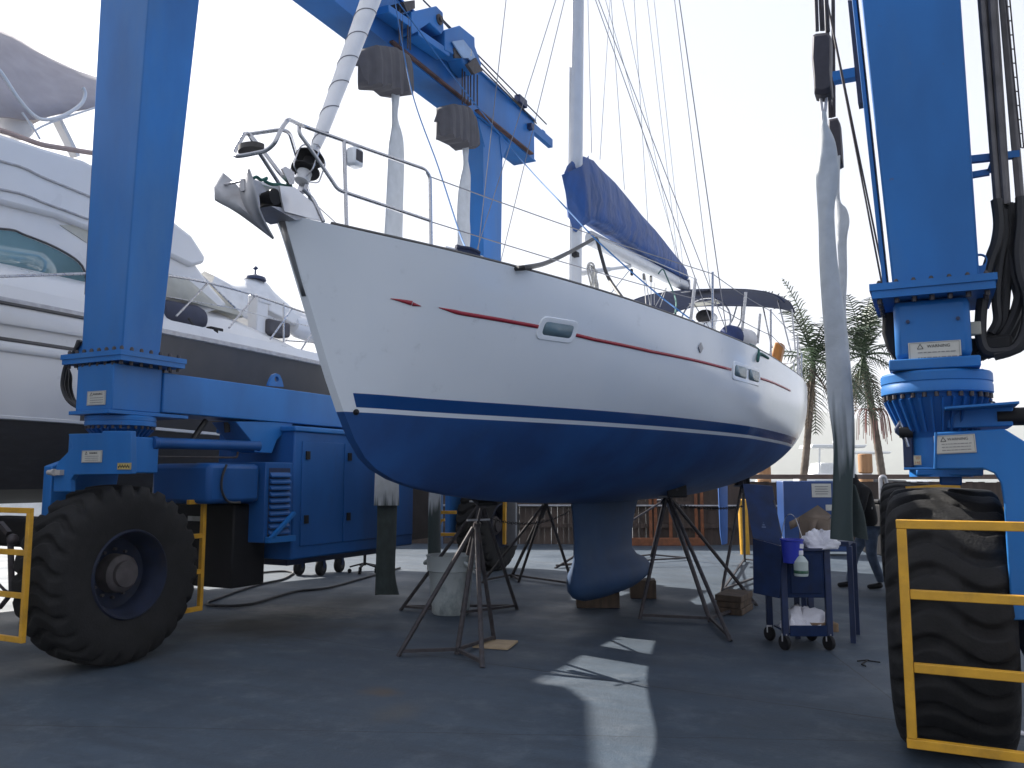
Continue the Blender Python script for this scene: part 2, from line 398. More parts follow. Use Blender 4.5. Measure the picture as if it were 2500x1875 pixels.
pv = nn.new('ShaderNodeVolumePrincipled'); pv.inputs['Color'].default_value = (.93, .95, .97, 1); pv.inputs['Density'].default_value = .0004; pv.inputs['Anisotropy'].default_value = .1
hmat.node_tree.links.new(pv.outputs[0], nn['Material Output'].inputs['Volume']); hzo.data.materials.clear(); hzo.data.materials.append(hmat); tag(hzo, None, None, kind='stuff')
# ------------------------------------------------------------------ light
SUN_AZ = 72.5      # degrees left of +Y (the long axis of the boat lift)
SUN_EL = 35.5
sd = Vector((-math.sin(R(SUN_AZ)) * math.cos(R(SUN_EL)), math.cos(R(SUN_AZ)) * math.cos(R(SUN_EL)), math.sin(R(SUN_EL))))
sl = bpy.data.lights.new('sun', 'SUN'); sl.energy = 5.0; sl.angle = R(.6); sl.color = (1, .95, .87)
so = bpy.data.objects.new('sun', sl); COL.objects.link(so); so.rotation_euler = sd.to_track_quat('Z', 'Y').to_euler(); so.location = sd * 40
wd = bpy.data.worlds.new('World'); SC.world = wd; wd.use_nodes = True
n = wd.node_tree.nodes; L = wd.node_tree.links; bg = n['Background']
sk = n.new('ShaderNodeTexSky'); sk.sky_type = 'NISHITA'; sk.sun_disc = False
sk.sun_elevation = R(SUN_EL); sk.sun_rotation = R(-SUN_AZ); sk.air_density = 1.; sk.dust_density = 4.; sk.ozone_density = 1.5
hs = n.new('ShaderNodeHueSaturation'); hs.inputs['Saturation'].default_value = .32; L.new(sk.outputs[0], hs.inputs['Color'])
mx = n.new('ShaderNodeMix'); mx.data_type = 'RGBA'; mx.inputs['Factor'].default_value = .52
L.new(hs.outputs[0], mx.inputs['A']); mx.inputs['B'].default_value = (8.7, 9.5, 11.5, 1)     # thin bright overcast
L.new(mx.outputs['Result'], bg.inputs['Color']); bg.inputs['Strength'].default_value = .05
SC.view_settings.view_transform = 'Standard'; SC.view_settings.look = 'None'; SC.view_settings.exposure = 1.4; SC.view_settings.gamma = 1
SC.render.engine = 'CYCLES'
# ================================================================== sailing yacht on stands
CX, Y0 = -3.5, 3.82
S_ = [0, .5, 1, 2, 3, 4, 6, 8, 9.5, 11, 12.4]
BS_ = [.05, .36, .65, 1.09, 1.41, 1.64, 1.90, 1.95, 1.86, 1.62, 1.28]
ZS_ = [3.20, 3.165, 3.135, 3.09, 3.05, 3.02, 2.99, 2.98, 2.985, 3.0, 3.04]
KS = [0, .30, .62, .86, 1.15, 1.6, 2.2, 3, 4, 5, 7, 8.5, 10, 11.5, 12.4]
KZ = [3.195, 2.62, 2.04, 1.74, 1.60, 1.51, 1.44, 1.38, 1.34, 1.32, 1.32, 1.39, 1.56, 1.85, 2.06]
NS = [0, 1, 2, 3, 4, 6, 8, 12.4]; NN = [1, 1.05, 1.5, 2, 2.4, 3.0, 3.0, 2.6]; NM = [1, 1, 1.25, 1.5, 1.7, 2, 2, 1.9]
def hb(s): return ci(S_, BS_, s)
def hz(s): return ci(S_, ZS_, s)
def hk(s): return ci(KS, KZ, s)
def hx(s, z):
    zs, zk = hz(s), hk(s); t = min(1, max(0, (zs - z) / max(1e-4, zs - zk)))
    return .03 + max(0, hb(s) - .03) * (1 - t ** ci(NS, NN, s)) ** (1 / ci(NS, NM, s)) if t < 1 else 0
def side(s, z, off=0., sg=1):
    """point on the topsides, off metres proud of the skin"""
    e = .02; x = hx(s, z)
    ds = (hx(s + e, z) - hx(max(0, s - e), z)) / (e + min(s, e)); dz = (hx(s, z + e) - hx(s, z - e)) / (2 * e)
    nv = Vector((1, -ds, -dz)).normalized(); p = Vector((x, s, z)) + nv * off
    return Vector((CX + sg * p.x, Y0 + p.y, p.z))
def onside(px, py):
    r = ray(px, py); t = 2.
    while t < 40:
        p = O + r * t; s = p.y - Y0
        if s > -.02 and p.x < CX + hx(max(s, 0), p.z): return max(s, 0), p.z
        t += .004
    return None
def onrail(px, py, inset=.06):
    r = ray(px, py); t = 2.
    while t < 40:
        p = O + r * t; s = p.y - Y0
        if p.x < CX + max(.05, hb(max(s, 0)) - inset): return p
        t += .004
boat = thing('sailboat', 'white sloop with blue bottom paint standing ashore between the straps of the blue boat lift', 'sailboat', (CX, Y0, 0))
hm = bpy.data.materials.new('hull_paint'); hm.use_nodes = True
n = hm.node_tree.nodes; L = hm.node_tree.links; b = n['Principled BSDF']
tc = n.new('ShaderNodeTexCoord'); sp = n.new('ShaderNodeSeparateXYZ'); L.new(tc.outputs['Object'], sp.inputs[0])
def gt(sock, val):
    k = n.new('ShaderNodeMath'); k.operation = 'GREATER_THAN'; L.new(sock, k.inputs[0])
    if isinstance(val, float): k.inputs[1].default_value = val
    else: L.new(val, k.inputs[1])
    return k.outputs[0]
def mxc(f, a, c):
    k = n.new('ShaderNodeMix'); k.data_type = 'RGBA'; L.new(f, k.inputs['Factor'])
    for s_, nm in ((a, 'A'), (c, 'B')):
        if isinstance(s_, tuple): k.inputs[nm].default_value = (*s_, 1)
        else: L.new(s_, k.inputs[nm])
    return k.outputs['Result']
nz = n.new('ShaderNodeTexNoise'); nz.inputs['Scale'].default_value = 1.6; nz.inputs['Detail'].default_value = 8; L.new(tc.outputs['Object'], nz.inputs['Vector'])
rb = n.new('ShaderNodeValToRGB'); rb.color_ramp.elements[0].position = .4; rb.color_ramp.elements[1].position = .62
rb.color_ramp.elements[0].color = (.003, .046, .180, 1); rb.color_ramp.elements[1].color = (.006, .076, .265, 1); L.new(nz.outputs['Fac'], rb.inputs['Fac'])
rw = n.new('ShaderNodeValToRGB'); rw.color_ramp.elements[0].position = .3; rw.color_ramp.elements[1].position = .75
rw.color_ramp.elements[0].color = (.71, .75, .80, 1); rw.color_ramp.elements[1].color = (.76, .79, .83, 1); L.new(nz.outputs['Fac'], rw.inputs['Fac'])
n2 = n.new('ShaderNodeTexNoise'); n2.inputs['Scale'].default_value = 5.5; n2.inputs['Detail'].default_value = 11; n2.inputs['Roughness'].default_value = .74; L.new(tc.outputs['Object'], n2.inputs['Vector'])
r2 = n.new('ShaderNodeValToRGB'); r2.color_ramp.elements[0].position = .60; r2.color_ramp.elements[1].position = .74; r2.color_ramp.elements[0].color = (0, 0, 0, 1); r2.color_ramp.elements[1].color = (.5, .5, .5, 1); L.new(n2.outputs['Fac'], r2.inputs['Fac'])
wsc = mxc(r2.outputs['Color'], rw.outputs['Color'], (.46, .48, .50)); bsc = mxc(r2.outputs['Color'], rb.outputs['Color'], (.018, .08, .20))
c = mxc(gt(sp.outputs['Z'], 2.035), bsc, wsc)
# boot stripe: between two heights, ending in a slant a hand's breadth behind the stem
lo = n.new('ShaderNodeMath'); lo.operation = 'MULTIPLY_ADD'; L.new(sp.outputs['Z'], lo.inputs[0]); lo.inputs[1].default_value = -.535; lo.inputs[2].default_value = 1.80
band = n.new('ShaderNodeMath'); band.operation = 'MULTIPLY'; L.new(gt(sp.outputs['Z'], 2.067), band.inputs[0])
ib = n.new('ShaderNodeMath'); ib.operation = 'LESS_THAN'; L.new(sp.outputs['Z'], ib.inputs[0]); ib.inputs[1].default_value = 2.158; L.new(ib.outputs[0], band.inputs[1])
b2 = n.new('ShaderNodeMath'); b2.operation = 'MULTIPLY'; L.new(band.outputs[0], b2.inputs[0]); L.new(gt(sp.outputs['Y'], lo.outputs[0]), b2.inputs[1])
c = mxc(b2.outputs[0], c, (.005, .056, .21)); L.new(c, b.inputs['Base Color'])
ro = n.new('ShaderNodeMapRange'); L.new(gt(sp.outputs['Z'], 2.035), ro.inputs['Value']); ro.inputs['To Min'].default_value = .62; ro.inputs['To Max'].default_value = .16
L.new(ro.outputs['Result'], b.inputs['Roughness'])
hu = MB(); st = [0, .06, .13, .2, .3, .4, .5, .62, .75, .87, 1, 1.2, 1.4, 1.6, 1.8] + [2 + .26 * i for i in range(40)] + [12.4]
rows = []
for s in st:
    zs, zk = hz(s), hk(s); row = []
    us = [i / 26 for i in range(27)]
    for u in us:
        z = zs - (zs - zk) * (1 - (1 - u) ** 2 if u < 1 else 1); row.append(Vector((CX + (hx(s, z) if u < 1 else 0), Y0 + s, z)))
    rows.append([Vector((2 * CX - p.x, p.y, p.z)) for p in row] + row[-2::-1])
hu.loft(rows); k = len(rows[-1]); hu.f.append(tuple(range((len(rows) - 1) * k, len(rows) * k)))
hu.f.append(tuple(range(k))[::-1])
build('hull', hu, hm, boat, ang=50)
dk = MB(); dk.loft([[V(CX + x * (hb(s) - .02), Y0 + s, hz(s) - .03 + .05 * (1 - x * x) * hb(s)) for x in (-1, -.6, 0, .6, 1)] for s in st])
build('deck', dk, M_WHITE, boat)
for sg in (1, -1):
    tr = MB(); tr.tube([side(s, hz(s) - .004, .0, sg) + V(-.014 * sg, 0, .012) for s in [.25 + .243 * i for i in range(51)]], .014, 6)
    build('toe_rail', tr, mat('toe_rail_grey', (.10, .095, .09), .5, .2), boat)
# stem plate
sp_ = MB(); sp_.loft([[V(CX + a * w_, Y0 + s - .006 + abs(a) ** 2 * .05, z) for a in (-1, -.5, 0, .5, 1)] for s, z, w_ in [(.0, 3.19, .055), (.1, 3.0, .05), (.2, 2.81, .045), (.235, 2.74, .04)]])
build('stem_plate', sp_, mat('stem_plate_grey', (.25, .25, .26), .35, .8), boat, solid=.006)
# red pin stripe, two pieces, tapering at the front
def stripe(px, w_):
    pts = []
    for p in px: pts.append(onside(*p))
    out = []
    for i in range(len(pts) - 1):
        for j in range(10): t = j / 10; out.append((pts[i][0] + (pts[i + 1][0] - pts[i][0]) * t, pts[i][1] + (pts[i + 1][1] - pts[i][1]) * t))
    out.append(pts[-1]); m_ = MB(); rws = []
    for i, (s, z) in enumerate(out):
        f = i / (len(out) - 1); h = w_(f)
        rws.append([side(s, z + h, .004), side(s, z - h, .004)])
    m_.loft(rws); build('red_stripe', m_, M_RED, boat, solid=.002)
stripe([R5(620, 685), R5(680, 697), R5(750, 713)], lambda f: .002 + .013 * f)
stripe([R5(752, 718), R5(805, 731)], lambda f: .011 * (1 - f) + .0015)
stripe([R5(910, 739), R5(1040, 772), R5(1240, 806), R5(1516, 856)], lambda f: .002 + .011 * min(1, f * 4))
stripe([R5(1730, 903), R6(420, 1325), R6(800, 1405), R6(1340, 1527)], lambda f: .0125)
stripe([R6(1532, 1585), R6(1640, 1622), R6(1740, 1670)], lambda f: .0125)
# hull windows: recessed moulded frame and tinted panes
def rrect(s0, s1, z0, z1, r, k=5):
    o = []
    for cx_, cz_, a0 in ((s1 - r, z1 - r, 0), (s0 + r, z1 - r, 90), (s0 + r, z0 + r, 180), (s1 - r, z0 + r, 270)):
        for j in range(k + 1): a = R(a0 + 90 * j / k); o.append((cx_ + r * math.cos(a), cz_ + r * math.sin(a)))
    return o
def hull_window(a, c, panes, sg=1):
    s0, z1 = a; s1, z0 = c; fr = MB(); r = .05
    o = rrect(s0, s1, z0, z1, r)
    mid = ((s0 + s1) / 2, (z0 + z1) / 2)
    def sc(k): return [((s - mid[0]) * (1 - k / (s1 - s0) * 2) + mid[0], (z - mid[1]) * (1 - k / (z1 - z0) * 2) + mid[1]) for s, z in o]
    fr.loft([[side(s, z, of, sg) for s, z in sc(k_)] for k_, of in ((-.006, .0), (.0, .009), (.030, .010), (.042, .006), (.046, .002))], closed=True)
    f_ = build('hull_window', fr, M_WHITE, boat)
    bk = MB(); q_ = sc(.044); bk.add([side(s, z, .004, sg) for s, z in q_], [tuple(range(len(q_)))]); build('backing', bk, M_WHITE, f_)
    for p0, p1 in panes:
        g_ = MB(); o2 = rrect(p0[0], p1[0], p1[1], p0[1], .025)
        g_.add([side(s, z, .0075, sg) for s, z in o2], [tuple(range(len(o2)))]); build('pane', g_, M_GLASS, f_, solid=.004)
def win(pxs, panes):
    q_ = [onside(*p) for p in pxs]; s0 = min(a[0] for a in q_); s1 = max(a[0] for a in q_)
    zt = (q_[0][1] + q_[1][1]) / 2; zb = (q_[2][1] + q_[3][1]) / 2
    ps = [((s0 + (s1 - s0) * f0, zt - (zt - zb) * .17), (s0 + (s1 - s0) * f1, zt - (zt - zb) * .80)) for f0, f1 in panes]
    hull_window((s0, zt), (s1, zb), ps)
    hull_window((s0, zt), (s1, zb), ps, -1)
win([R5(1530, 795), R5(1730, 820), R5(1710, 960), R5(1516, 920)], [(.12, .88)])
win([R6(1352, 1475), R6(1532, 1522), R6(1530, 1640), R6(1348, 1590)], [(.06, .45), (.56, .94)])
tf = MB(); s, z = onside(*R6(1130, 1380)); tf.prism([side(s - .05, z, .004), side(s, z + .05, .004), side(s + .05, z, .004), side(s, z - .05, .004)], (.008, 0, 0)); build('vent_fitting', tf, M_GALV, boat)
tf = MB(); s, z = onside(868, 1006); tf.ball(side(s, z, 0), .022, 10); build('drain_fitting', tf, M_BLACK, boat)
# keel and rudder
def foil(y0, y1, t, z, n_=16):
    o = []
    for i in range(2 * n_):
        a = math.pi * i / n_; u = (1 - math.cos(a)) / 2
        th = t * 2.1 * (.2969 * math.sqrt(u) * 1. + .35 * u * (1 - u) * 1.2 - .2969 * u) / .28 * .72
        o.append(V(CX + (th if i <= n_ else -th), y0 + (y1 - y0) * u, z))
    return o
kl = MB(); kl.loft([foil(*a) for a in [(8.40, 11.1, .17, 1.5), (8.45, 10.75, .14, 1.34), (8.50, 10.55, .125, 1.1), (8.52, 10.45, .125, .9), (8.51, 10.46, .13, .71), (8.48, 10.64, .20, .62), (8.45, 11.0, .29, .54), (8.44, 11.2, .33, .45), (8.46, 11.15, .32, .37), (8.55, 10.8, .24, .295), (8.75, 10.3, .12, .252), (9.0, 9.9, .02, .245)]], closed=True, caps=True)
build('keel', kl, M_HULLB, boat, ang=60)
rd = MB(); rd.loft([foil(*a) for a in [(15.35, 16.2, .05, 2.0), (15.45, 16.2, .06, 1.4), (15.5, 16.1, .05, .6), (15.6, 16.05, .03, .38)]], closed=True, caps=True)
build('rudder', rd, mat('rudder_blue', (.025, .10, .33), .6), boat)
# coachroof, coaming, cockpit bits
cr = MB(); prof = [(-1, 0), (-.93, .75), (-.8, .95), (0, 1.12), (.8, .95), (.93, .75), (1, 0)]
cr.loft([[V(CX + a * w_, y, 2.98 + c_ * h_) for a, c_ in prof] for y, w_, h_ in [(7.3, .5, .02), (7.9, .8, .16), (9., 1.02, .24), (10.5, 1.12, .30), (12.2, 1.12, .34), (12.3, 1.1, .02)]], caps=True)
build('coachroof', cr, M_WHITE, boat)
co = MB()
for sg in (1, -1): co.loft([[V(CX + sg * (a + o_), y, 2.97 + h_ * k_) for a, k_ in ((1.42, 0), (1.36, .8), (1.28, 1), (1.18, 1), (1.12, 0))] for y, o_, h_ in ((11.0, -.0, .16), (11.9, .0, .27), (13.5, -.05, .30), (15.4, -.2, .26), (15.7, -.2, .02))], caps=True)
build('cockpit_coaming', co, M_WHITE, boat)
def winch(p, k=1.):
    w_ = MB(); w_.lathe([(.085 * k, 0), (.085 * k, .03), (.06 * k, .06), (.062 * k, .13), (.085 * k, .15), (.085 * k, .18), (.03, .2)], p, n=20); return build('winch', w_, M_STEEL, boat)
winch(V(-2.28, 12.2, 3.25), 1.2); winch(V(-4.72, 12.2, 3.25), 1.2); winch(V(-2.75, 11.7, 3.33), .9)
# steering wheel with pedestal
p = ay(*R6(1168, 1205), 13.2); sw = MB(); rr = .40
ringp = [V(p.x + rr * math.cos(a), p.y + .05 * math.sin(a), p.z + rr * math.sin(a)) for a in [2 * math.pi * i / 32 for i in range(33)]]
sw.tube(ringp, .014, 7, cap=False)
for i in range(6): a = math.pi * i / 3; sw.tube([p, V(p.x + rr * math.cos(a), p.y, p.z + rr * math.sin(a))], .008, 5)
build('steering_wheel', sw, M_STEEL, boat)
pd = MB(); pd.loft([[V(p.x + a * w_, p.y + .15 + c_ * w_, z) for a, c_ in ((-1, -1), (1, -1), (1, 1), (-1, 1))] for z, w_ in ((2.9, .12), (p.z - .05, .10), (p.z + .10, .14), (p.z + .16, .12))], closed=True, caps=True)
build('wheel_pedestal', pd, M_WHITE, boat, bev=.02)
cp = MB(); cp.ball(p + V(-.02, .05, .10), .15, 16, (1, .8, .75)); build('compass', cp, M_BLACK, boat)
# mast, boom, vang, furled headsail
mp = ax(1402, 715, CX); mtop = ax(1409, 0, CX); dm = (mtop - mp).normalized(); mp = mp - dm * .9
def oval(p, x, y, a, c_, n_=14): return [p + x * (a * math.cos(2 * math.pi * i / n_)) + y * (c_ * math.sin(2 * math.pi * i / n_)) for i in range(n_)]
ma = MB(); top = mp + dm * 15.5; ma.loft([oval(q_, V(1, 0, 0), V(0, 1, 0), .075, .115) for q_ in (mp, mp + dm * 8, top)], closed=True, caps=True)
mast = build('mast', ma, M_ALU, boat)
tk = MB(); tk.bar(mp + V(0, .12, 0) + dm * 1.0, top + V(0, .12, 0), .02, .025); build('sail_track', tk, M_GALV, mast)
fg = MB(); fg.box(ax(*R6(290, 750), CX + .07) + V(.0, 0, 0), (.06, .08, .05)); build('mast_cleat', fg, M_BLACK, mast)
for zf, ln in ((5.2, 1.05), (9.4, .8)):
    for sg in (-1, 1): spd = MB(); c0 = mp + dm * zf; spd.bar(c0, c0 + V(sg * ln, .25, .1), .10, .03); build('spreader', spd, M_ALU, mast)
b0 = ax(*R6(390, 640), CX); b1 = ax(*R6(1030, 962), CX)
bo = MB(); bo.loft([oval(b0 + (b1 - b0) * t, V(1, 0, 0), V(0, 0, 1), .07, .095) for t in (0, .3, .6, .9, 1)], closed=True, caps=True); boom = build('boom', bo, M_ALU, boat)
bc = MB(); bc.bar(b1 - V(0, .01, 0), b1 + (b1 - b0).normalized() * .06, .15, .2); build('end_cap', bc, M_GALV, boom)
vg = MB(); v0 = ax(*R6(660, 830), CX); v1 = mp + dm * 1.15 + V(0, .12, 0); vm = v0 + (v1 - v0) * .45
vg.tube([v0, vm], .022, 8); vg.tube([vm, v1], .032, 8); build('boom_vang', vg, M_ALU, boat)
# stowed mainsail under its cover: the outline as traced at the mast plane, given body
tp = [(40, 300), (285, 85), (370, 97), (430, 150), (530, 255), (630, 372), (720, 480), (800, 565), (870, 655), (920, 718), (980, 790), (1025, 850)]
bt = [(255, 600), (330, 548), (400, 565), (470, 600), (560, 655), (640, 700), (710, 742), (790, 790), (850, 825), (910, 862), (965, 900), (1015, 930)]
T_ = [(215, 195)] + [(245, 140), (285, 98), (330, 84), (385, 110), (430, 155), (530, 258), (630, 375), (720, 482), (800, 567), (870, 657), (925, 722), (980, 792), (1025, 850)]
B_ = [(272, 606)] + [(276, 585), (292, 548), (330, 536), (385, 545), (440, 580), (540, 640), (640, 700), (720, 748), (800, 796), (870, 836), (925, 870), (980, 908), (1015, 932)]
Wd = [.015, .07, .11, .14, .17, .18, .175, .165, .155, .145, .135, .125, .115, .10]
cov = MB(); rws = []
for i in range(len(T_)):
    a = ax(*R6(*T_[i]), CX); c_ = ax(*R6(*B_[i]), CX); row = []
    for j in range(20):
        th = 2 * math.pi * j / 20; u = (1 - math.cos(th)) / 2; side_ = math.sin(th)
        w_ = Wd[i] * (abs(side_) ** .6) * (1 if side_ > 0 else -1) * (.55 + .45 * u)
        wr = 1 + .16 * math.sin(i * 1.9 + j * 1.3) * (i > 0) + .08 * math.sin(i * 3.7 - j * 2.1)
        row.append(a + (c_ - a) * u + V(w_ * wr, 0, 0))
    rws.append(row)
cov.loft(rws, closed=True, caps=True); sc_ = build('sail_cover', cov, M_NAVY2, boat, ang=70)
apr = MB(); apr.loft([[ax(*R6(x_, y_), CX) + V(d_, 0, 0) for x_, y_, d_ in q_] for q_ in ([(185, 215, .02), (240, 170, .16), (285, 100, .17)], [(205, 330, .03), (250, 330, .19), (282, 330, .2)], [(232, 480, .02), (256, 500, .17), (280, 540, .2)], [(256, 590, .03), (262, 605, .06), (272, 575, .1)])])
build('cover_flap', apr, M_NAVY2, sc_, solid=.004)
j0 = ax(*R4(590, 1120), CX); j1 = ax(*R4(1003, 0), CX); dj = (j1 - j0).normalized()
fj = MB(); pts = []; rs = []
jb = ax(*R4(668, 880), CX); jl = (top - j0).length
for i in range(90):
    t = i / 89; q_ = jb + (j0 + dj * jl * .95 - jb) * t; pts.append(q_); r0 = .042 + .036 * min(1, t * 9) - .03 * t
    if i == 0: r0 = .03
    rs.append(r0)
fj.tube(pts, rs, 14); jib = build('furled_headsail', fj, M_SAIL, boat)
sp2 = MB(); sp2_pts = []
for i in range(900):
    t = i / 899 * .45; k_ = t * 89; i0 = int(k_); r0 = rs[i0] + (rs[i0 + 1] - rs[i0]) * (k_ - i0) + .0015
    q_ = jb + (j0 + dj * jl * .95 - jb) * t; xx, yy = frame(dj); a = t * 2 * math.pi * 62
    sp2_pts.append(q_ + xx * (r0 * math.cos(a)) + yy * (r0 * math.sin(a)))
sp2.tube(sp2_pts, .0032, 5); build('sail_tie', sp2, mat('tie_grey', (.16, .16, .18), .8), jib)
fs = MB(); fs.tube([j0, jb + dj * .1], .018, 8); fs.bar(j0 - dj * .05, j0 + dj * .28, .05, .03); build('forestay_fitting', fs, M_STEEL, boat)
dc = ax(*R4(618, 985), CX)
dr = MB(); dr.lathe([(.02, -.064), (.092, -.060), (.094, -.050), (.036, -.044), (.036, .040), (.092, .046), (.094, .056), (.02, .06)], dc, dj, 24); fdr = build('furling_drum', dr, M_BLACK, boat); dr = MB(); dr.lathe([(.02, -.15), (.045, -.145), (.048, -.07), (.02, -.066)], dc, dj, 20); dr.lathe([(.02, .062), (.026, .066), (.024, .15), (.01, .155)], dc, dj, 20); build('drum_core', dr, M_ALU, fdr)
ca = MB()
for k_ in range(5):
    a = 2 * math.pi * k_ / 5 + .3; xx, yy = frame(dj); u_ = xx * math.cos(a) + yy * math.sin(a)
    ca.tube(fillet([dc - dj * .12 + u_ * .05, dc - dj * .10 + u_ * .104, dc + dj * .07 + u_ * .104, dc + dj * .13 + u_ * .04], .04), .005, 5)
build('drum_cage', ca, M_STEEL, boat)
# bow roller and anchor
ro_ = MB()
for dx in (.10, -.10):
    ro_ = MB(); poly = [ax(*R4(*q_), CX + dx) for q_ in (((440, 1115), (530, 1125), (640, 1220), (715, 1330), (600, 1305), (470, 1270), (452, 1195)) if dx > 0 else ((290, 1075), (440, 1115), (530, 1125), (640, 1220), (715, 1330), (600, 1305), (470, 1270), (330, 1235), (298, 1180)))]
    ro_.prism(poly, (.012 * (1 if dx > 0 else -1), 0, 0)); build('bow_roller', ro_, mat('roller_steel', (.66, .66, .68), .3, .6, var=.06), boat)
ro_ = MB(); ro_.prism([ax(*R4(*q_), CX + .10) for q_ in ((285, 1080), (330, 1095), (362, 1150), (318, 1165), (325, 1250), (300, 1200))], (.010, 0, 0)); build('bow_roller', ro_, M_GALV, boat)
pl = MB(); pl.prism([ax(*R4(*q_), CX) + V(-.1, 0, 0) for q_ in ((320, 1250), (470, 1335), (600, 1310), (470, 1272))], (.2, 0, 0)); build('roller_floor', pl, M_GALV, boat)
rl = MB()
for q_, r_ in (((345, 1195), .05), ((425, 1215), .045)):
    rl.lathe([(r_, -.1), (r_ * .7, 0), (r_, .1)], ax(*R4(*q_), CX), (1, 0, 0), 16)
build('anchor_roller', rl, M_BLACK, boat)
def anc(x, y, dx=0.): return ax(*R4(x, y), CX + dx)
an = MB()      # plough: two curved flukes meeting in a ridge, point down aft
tip = anc(413, 1432); keelr = [anc(250, 1285), anc(300, 1310), anc(355, 1370), tip]
near = [anc(262, 1012, .06), anc(292, 1105, .14), anc(330, 1270, .11), tip]
far_ = [anc(62, 1195, -.2), anc(140, 1245, -.17), anc(235, 1300, -.1), tip]
bk_ = [anc(110, 1040, -.24), anc(200, 1120, -.13), anc(300, 1265, -.03), tip]
an.loft([smooth(bk_, 5), smooth([anc(55, 1130, -.25), anc(150, 1190, -.16), anc(270, 1290, -.05), tip], 5), smooth(far_, 5)])
an.loft([smooth(near, 5), smooth([anc(240, 1090, .0), anc(262, 1200, .03), anc(320, 1310, .04), tip], 5), smooth([anc(212, 1110, -.06), anc(230, 1200, -.05), anc(295, 1310, -.03), tip], 5)])
anchor = build('anchor', an, mat('anchor_galvanised', (.40, .40, .42), .5, .2, var=.15, scale=9, dirt=(.22, .19, .17), dirtamt=.5), boat, solid=.016, ang=28)
sh = MB(); sh.bar(anc(225, 1110), anc(480, 1190), .035, .07); sh.tube([anc(120, 1108, -.2), anc(270, 1075, .06)], .008, 6); build('shank', sh, M_GALV, anchor)
rg = MB(); rg.tube(smooth([anc(x_, y_, .05) for x_, y_ in ((290, 1070), (310, 1062), (340, 1080), (372, 1068), (360, 1085), (400, 1105), (450, 1108), (500, 1120), (525, 1135), (490, 1105), (520, 1118))], 5), .010, 6); build('anchor_lashing', rg, M_ROPEG, boat)
# pulpit
SR = .0125
def rail(pts, r=SR, name='pulpit', f=.09):
    m_ = MB(); m_.tube(fillet(pts, f), r, 8); return build(name, m_, M_STEEL, boat)
def nr(x, y, i=.06): return onrail(*R4(x, y), i)
puf = [nr(1358, 1480), nr(1352, 1060), nr(1320, 1015), nr(1000, 905), nr(580, 752), ax(*R4(500, 715), -3.2), ax(*R4(460, 770), -3.2), ax(*R4(420, 860), -3.22), ax(*R4(370, 905), -3.28), ax(*R4(190, 942), -3.38), ax(*R4(172, 918), -3.5), ax(*R4(240, 798), -3.62), ax(*R4(268, 805), -3.68), ax(*R4(310, 890), -3.7), ax(*R4(445, 1100), -3.7), ax(*R4(470, 1140), -3.7)]
rail(puf, SR, 'pulpit', .07)
rail([nr(566, 748), nr(566, 800), nr(640, 900), nr(800, 1140), nr(860, 1160), nr(1350, 1325)], SR, 'pulpit')
rail([nr(836, 848), nr(851, 1358)], SR, 'pulpit')
rail([ax(*R4(268, 805), -3.66), ax(*R4(350, 905), -3.56), ax(*R4(450, 1040), -3.45), ax(*R4(520, 1110), -3.42)], SR, 'pulpit')
rail([ax(*R4(590, 1135), -3.3), ax(*R4(650, 1195), -3.28), ax(*R4(712, 1330), -3.2)], SR, 'pulpit')
# far half mirrors the near rail
def mir(p): return V(2 * CX - p.x, p.y, p.z)
rail([mir(nr(1358, 1480)), mir(nr(1352, 1060)), mir(nr(1320, 1015)), mir(nr(1000, 905)), mir(nr(580, 752)), ax(*R4(268, 805), -3.68)], SR)
se = MB(); q_ = [az(*R4(*a), 3.47) for a in ((200, 905), (225, 928), (300, 920), (350, 897), (352, 880), (300, 866), (235, 870), (202, 888))]
se.prism([a - V(0, 0, .012) for a in smooth(q_ + [q_[0]], 4)[:-1]], (0, 0, .03)); build('bow_seat', se, mat('seat_brown', (.05, .045, .045), .6), boat)
bp_ = MB(); bp_.prism([ax(*R4(*a), -3.42) for a in ((455, 1015), (475, 1000), (530, 1035), (528, 1105), (500, 1108))], (.012, 0, 0)); build('pulpit_plate', bp_, M_STEEL, boat)
bx = nr(900, 948); sb = MB(); sb.box(bx, (.08, .10, .125)); hl = build('hailer_speaker', sb, M_WHITE, boat, bev=.02)
gr_ = MB(); gr_.box(bx + V(.041, -.005, .006), (.008, .062, .072)); build('speaker_grille', gr_, M_GREY, hl)
clt = MB(); a = nr(1440, 1485, .2); c_ = nr(1665, 1545, .2); clt.bar(a, c_, .025, .018); mid = (a + c_) / 2; clt.bar(mid + (c_ - a) * .12, mid + (c_ - a) * .12 - V(0, 0, .07), .03); clt.bar(mid - (c_ - a) * .12, mid - (c_ - a) * .12 - V(0, 0, .07), .03); build('mooring_cleat', clt, M_ALU, boat)
# stanchions and lifelines
stan = []
for sg in (1, -1):
    for s in (4.35, 6.4, 8.5, 10.3):
        a = V(CX + sg * (hb(s) - .07), Y0 + s, hz(s)); m_ = MB(); m_.tube([a, a + V(.02 * sg, 0, .62)], .0125, 8); build('stanchion', m_, M_STEEL, boat); stan.append((sg, a))
for sg in (1, -1):
    fa = nr(1352, 1060) if sg > 0 else mir(nr(1352, 1060)); fb = nr(1356, 1330) if sg > 0 else mir(nr(1356, 1330))
    for fr_, hh in ((fa, .60), (fb, .30)):
        m_ = MB(); ps = [fr_] + [a + V(.02 * sg, 0, hh) for g_, a in stan if g_ == sg] + [V(CX + sg * 1.35, Y0 + 11.9, hz(11.9) + hh)]
        pp = []
        for i in range(len(ps) - 1):
            for j in range(6): t = j / 6; pp.append(ps[i] + (ps[i + 1] - ps[i]) * t - V(0, 0, .02 * math.sin(math.pi * t)))
        m_.tube(pp + [ps[-1]], .0045, 5); build('lifeline', m_, M_WIRE, boat)
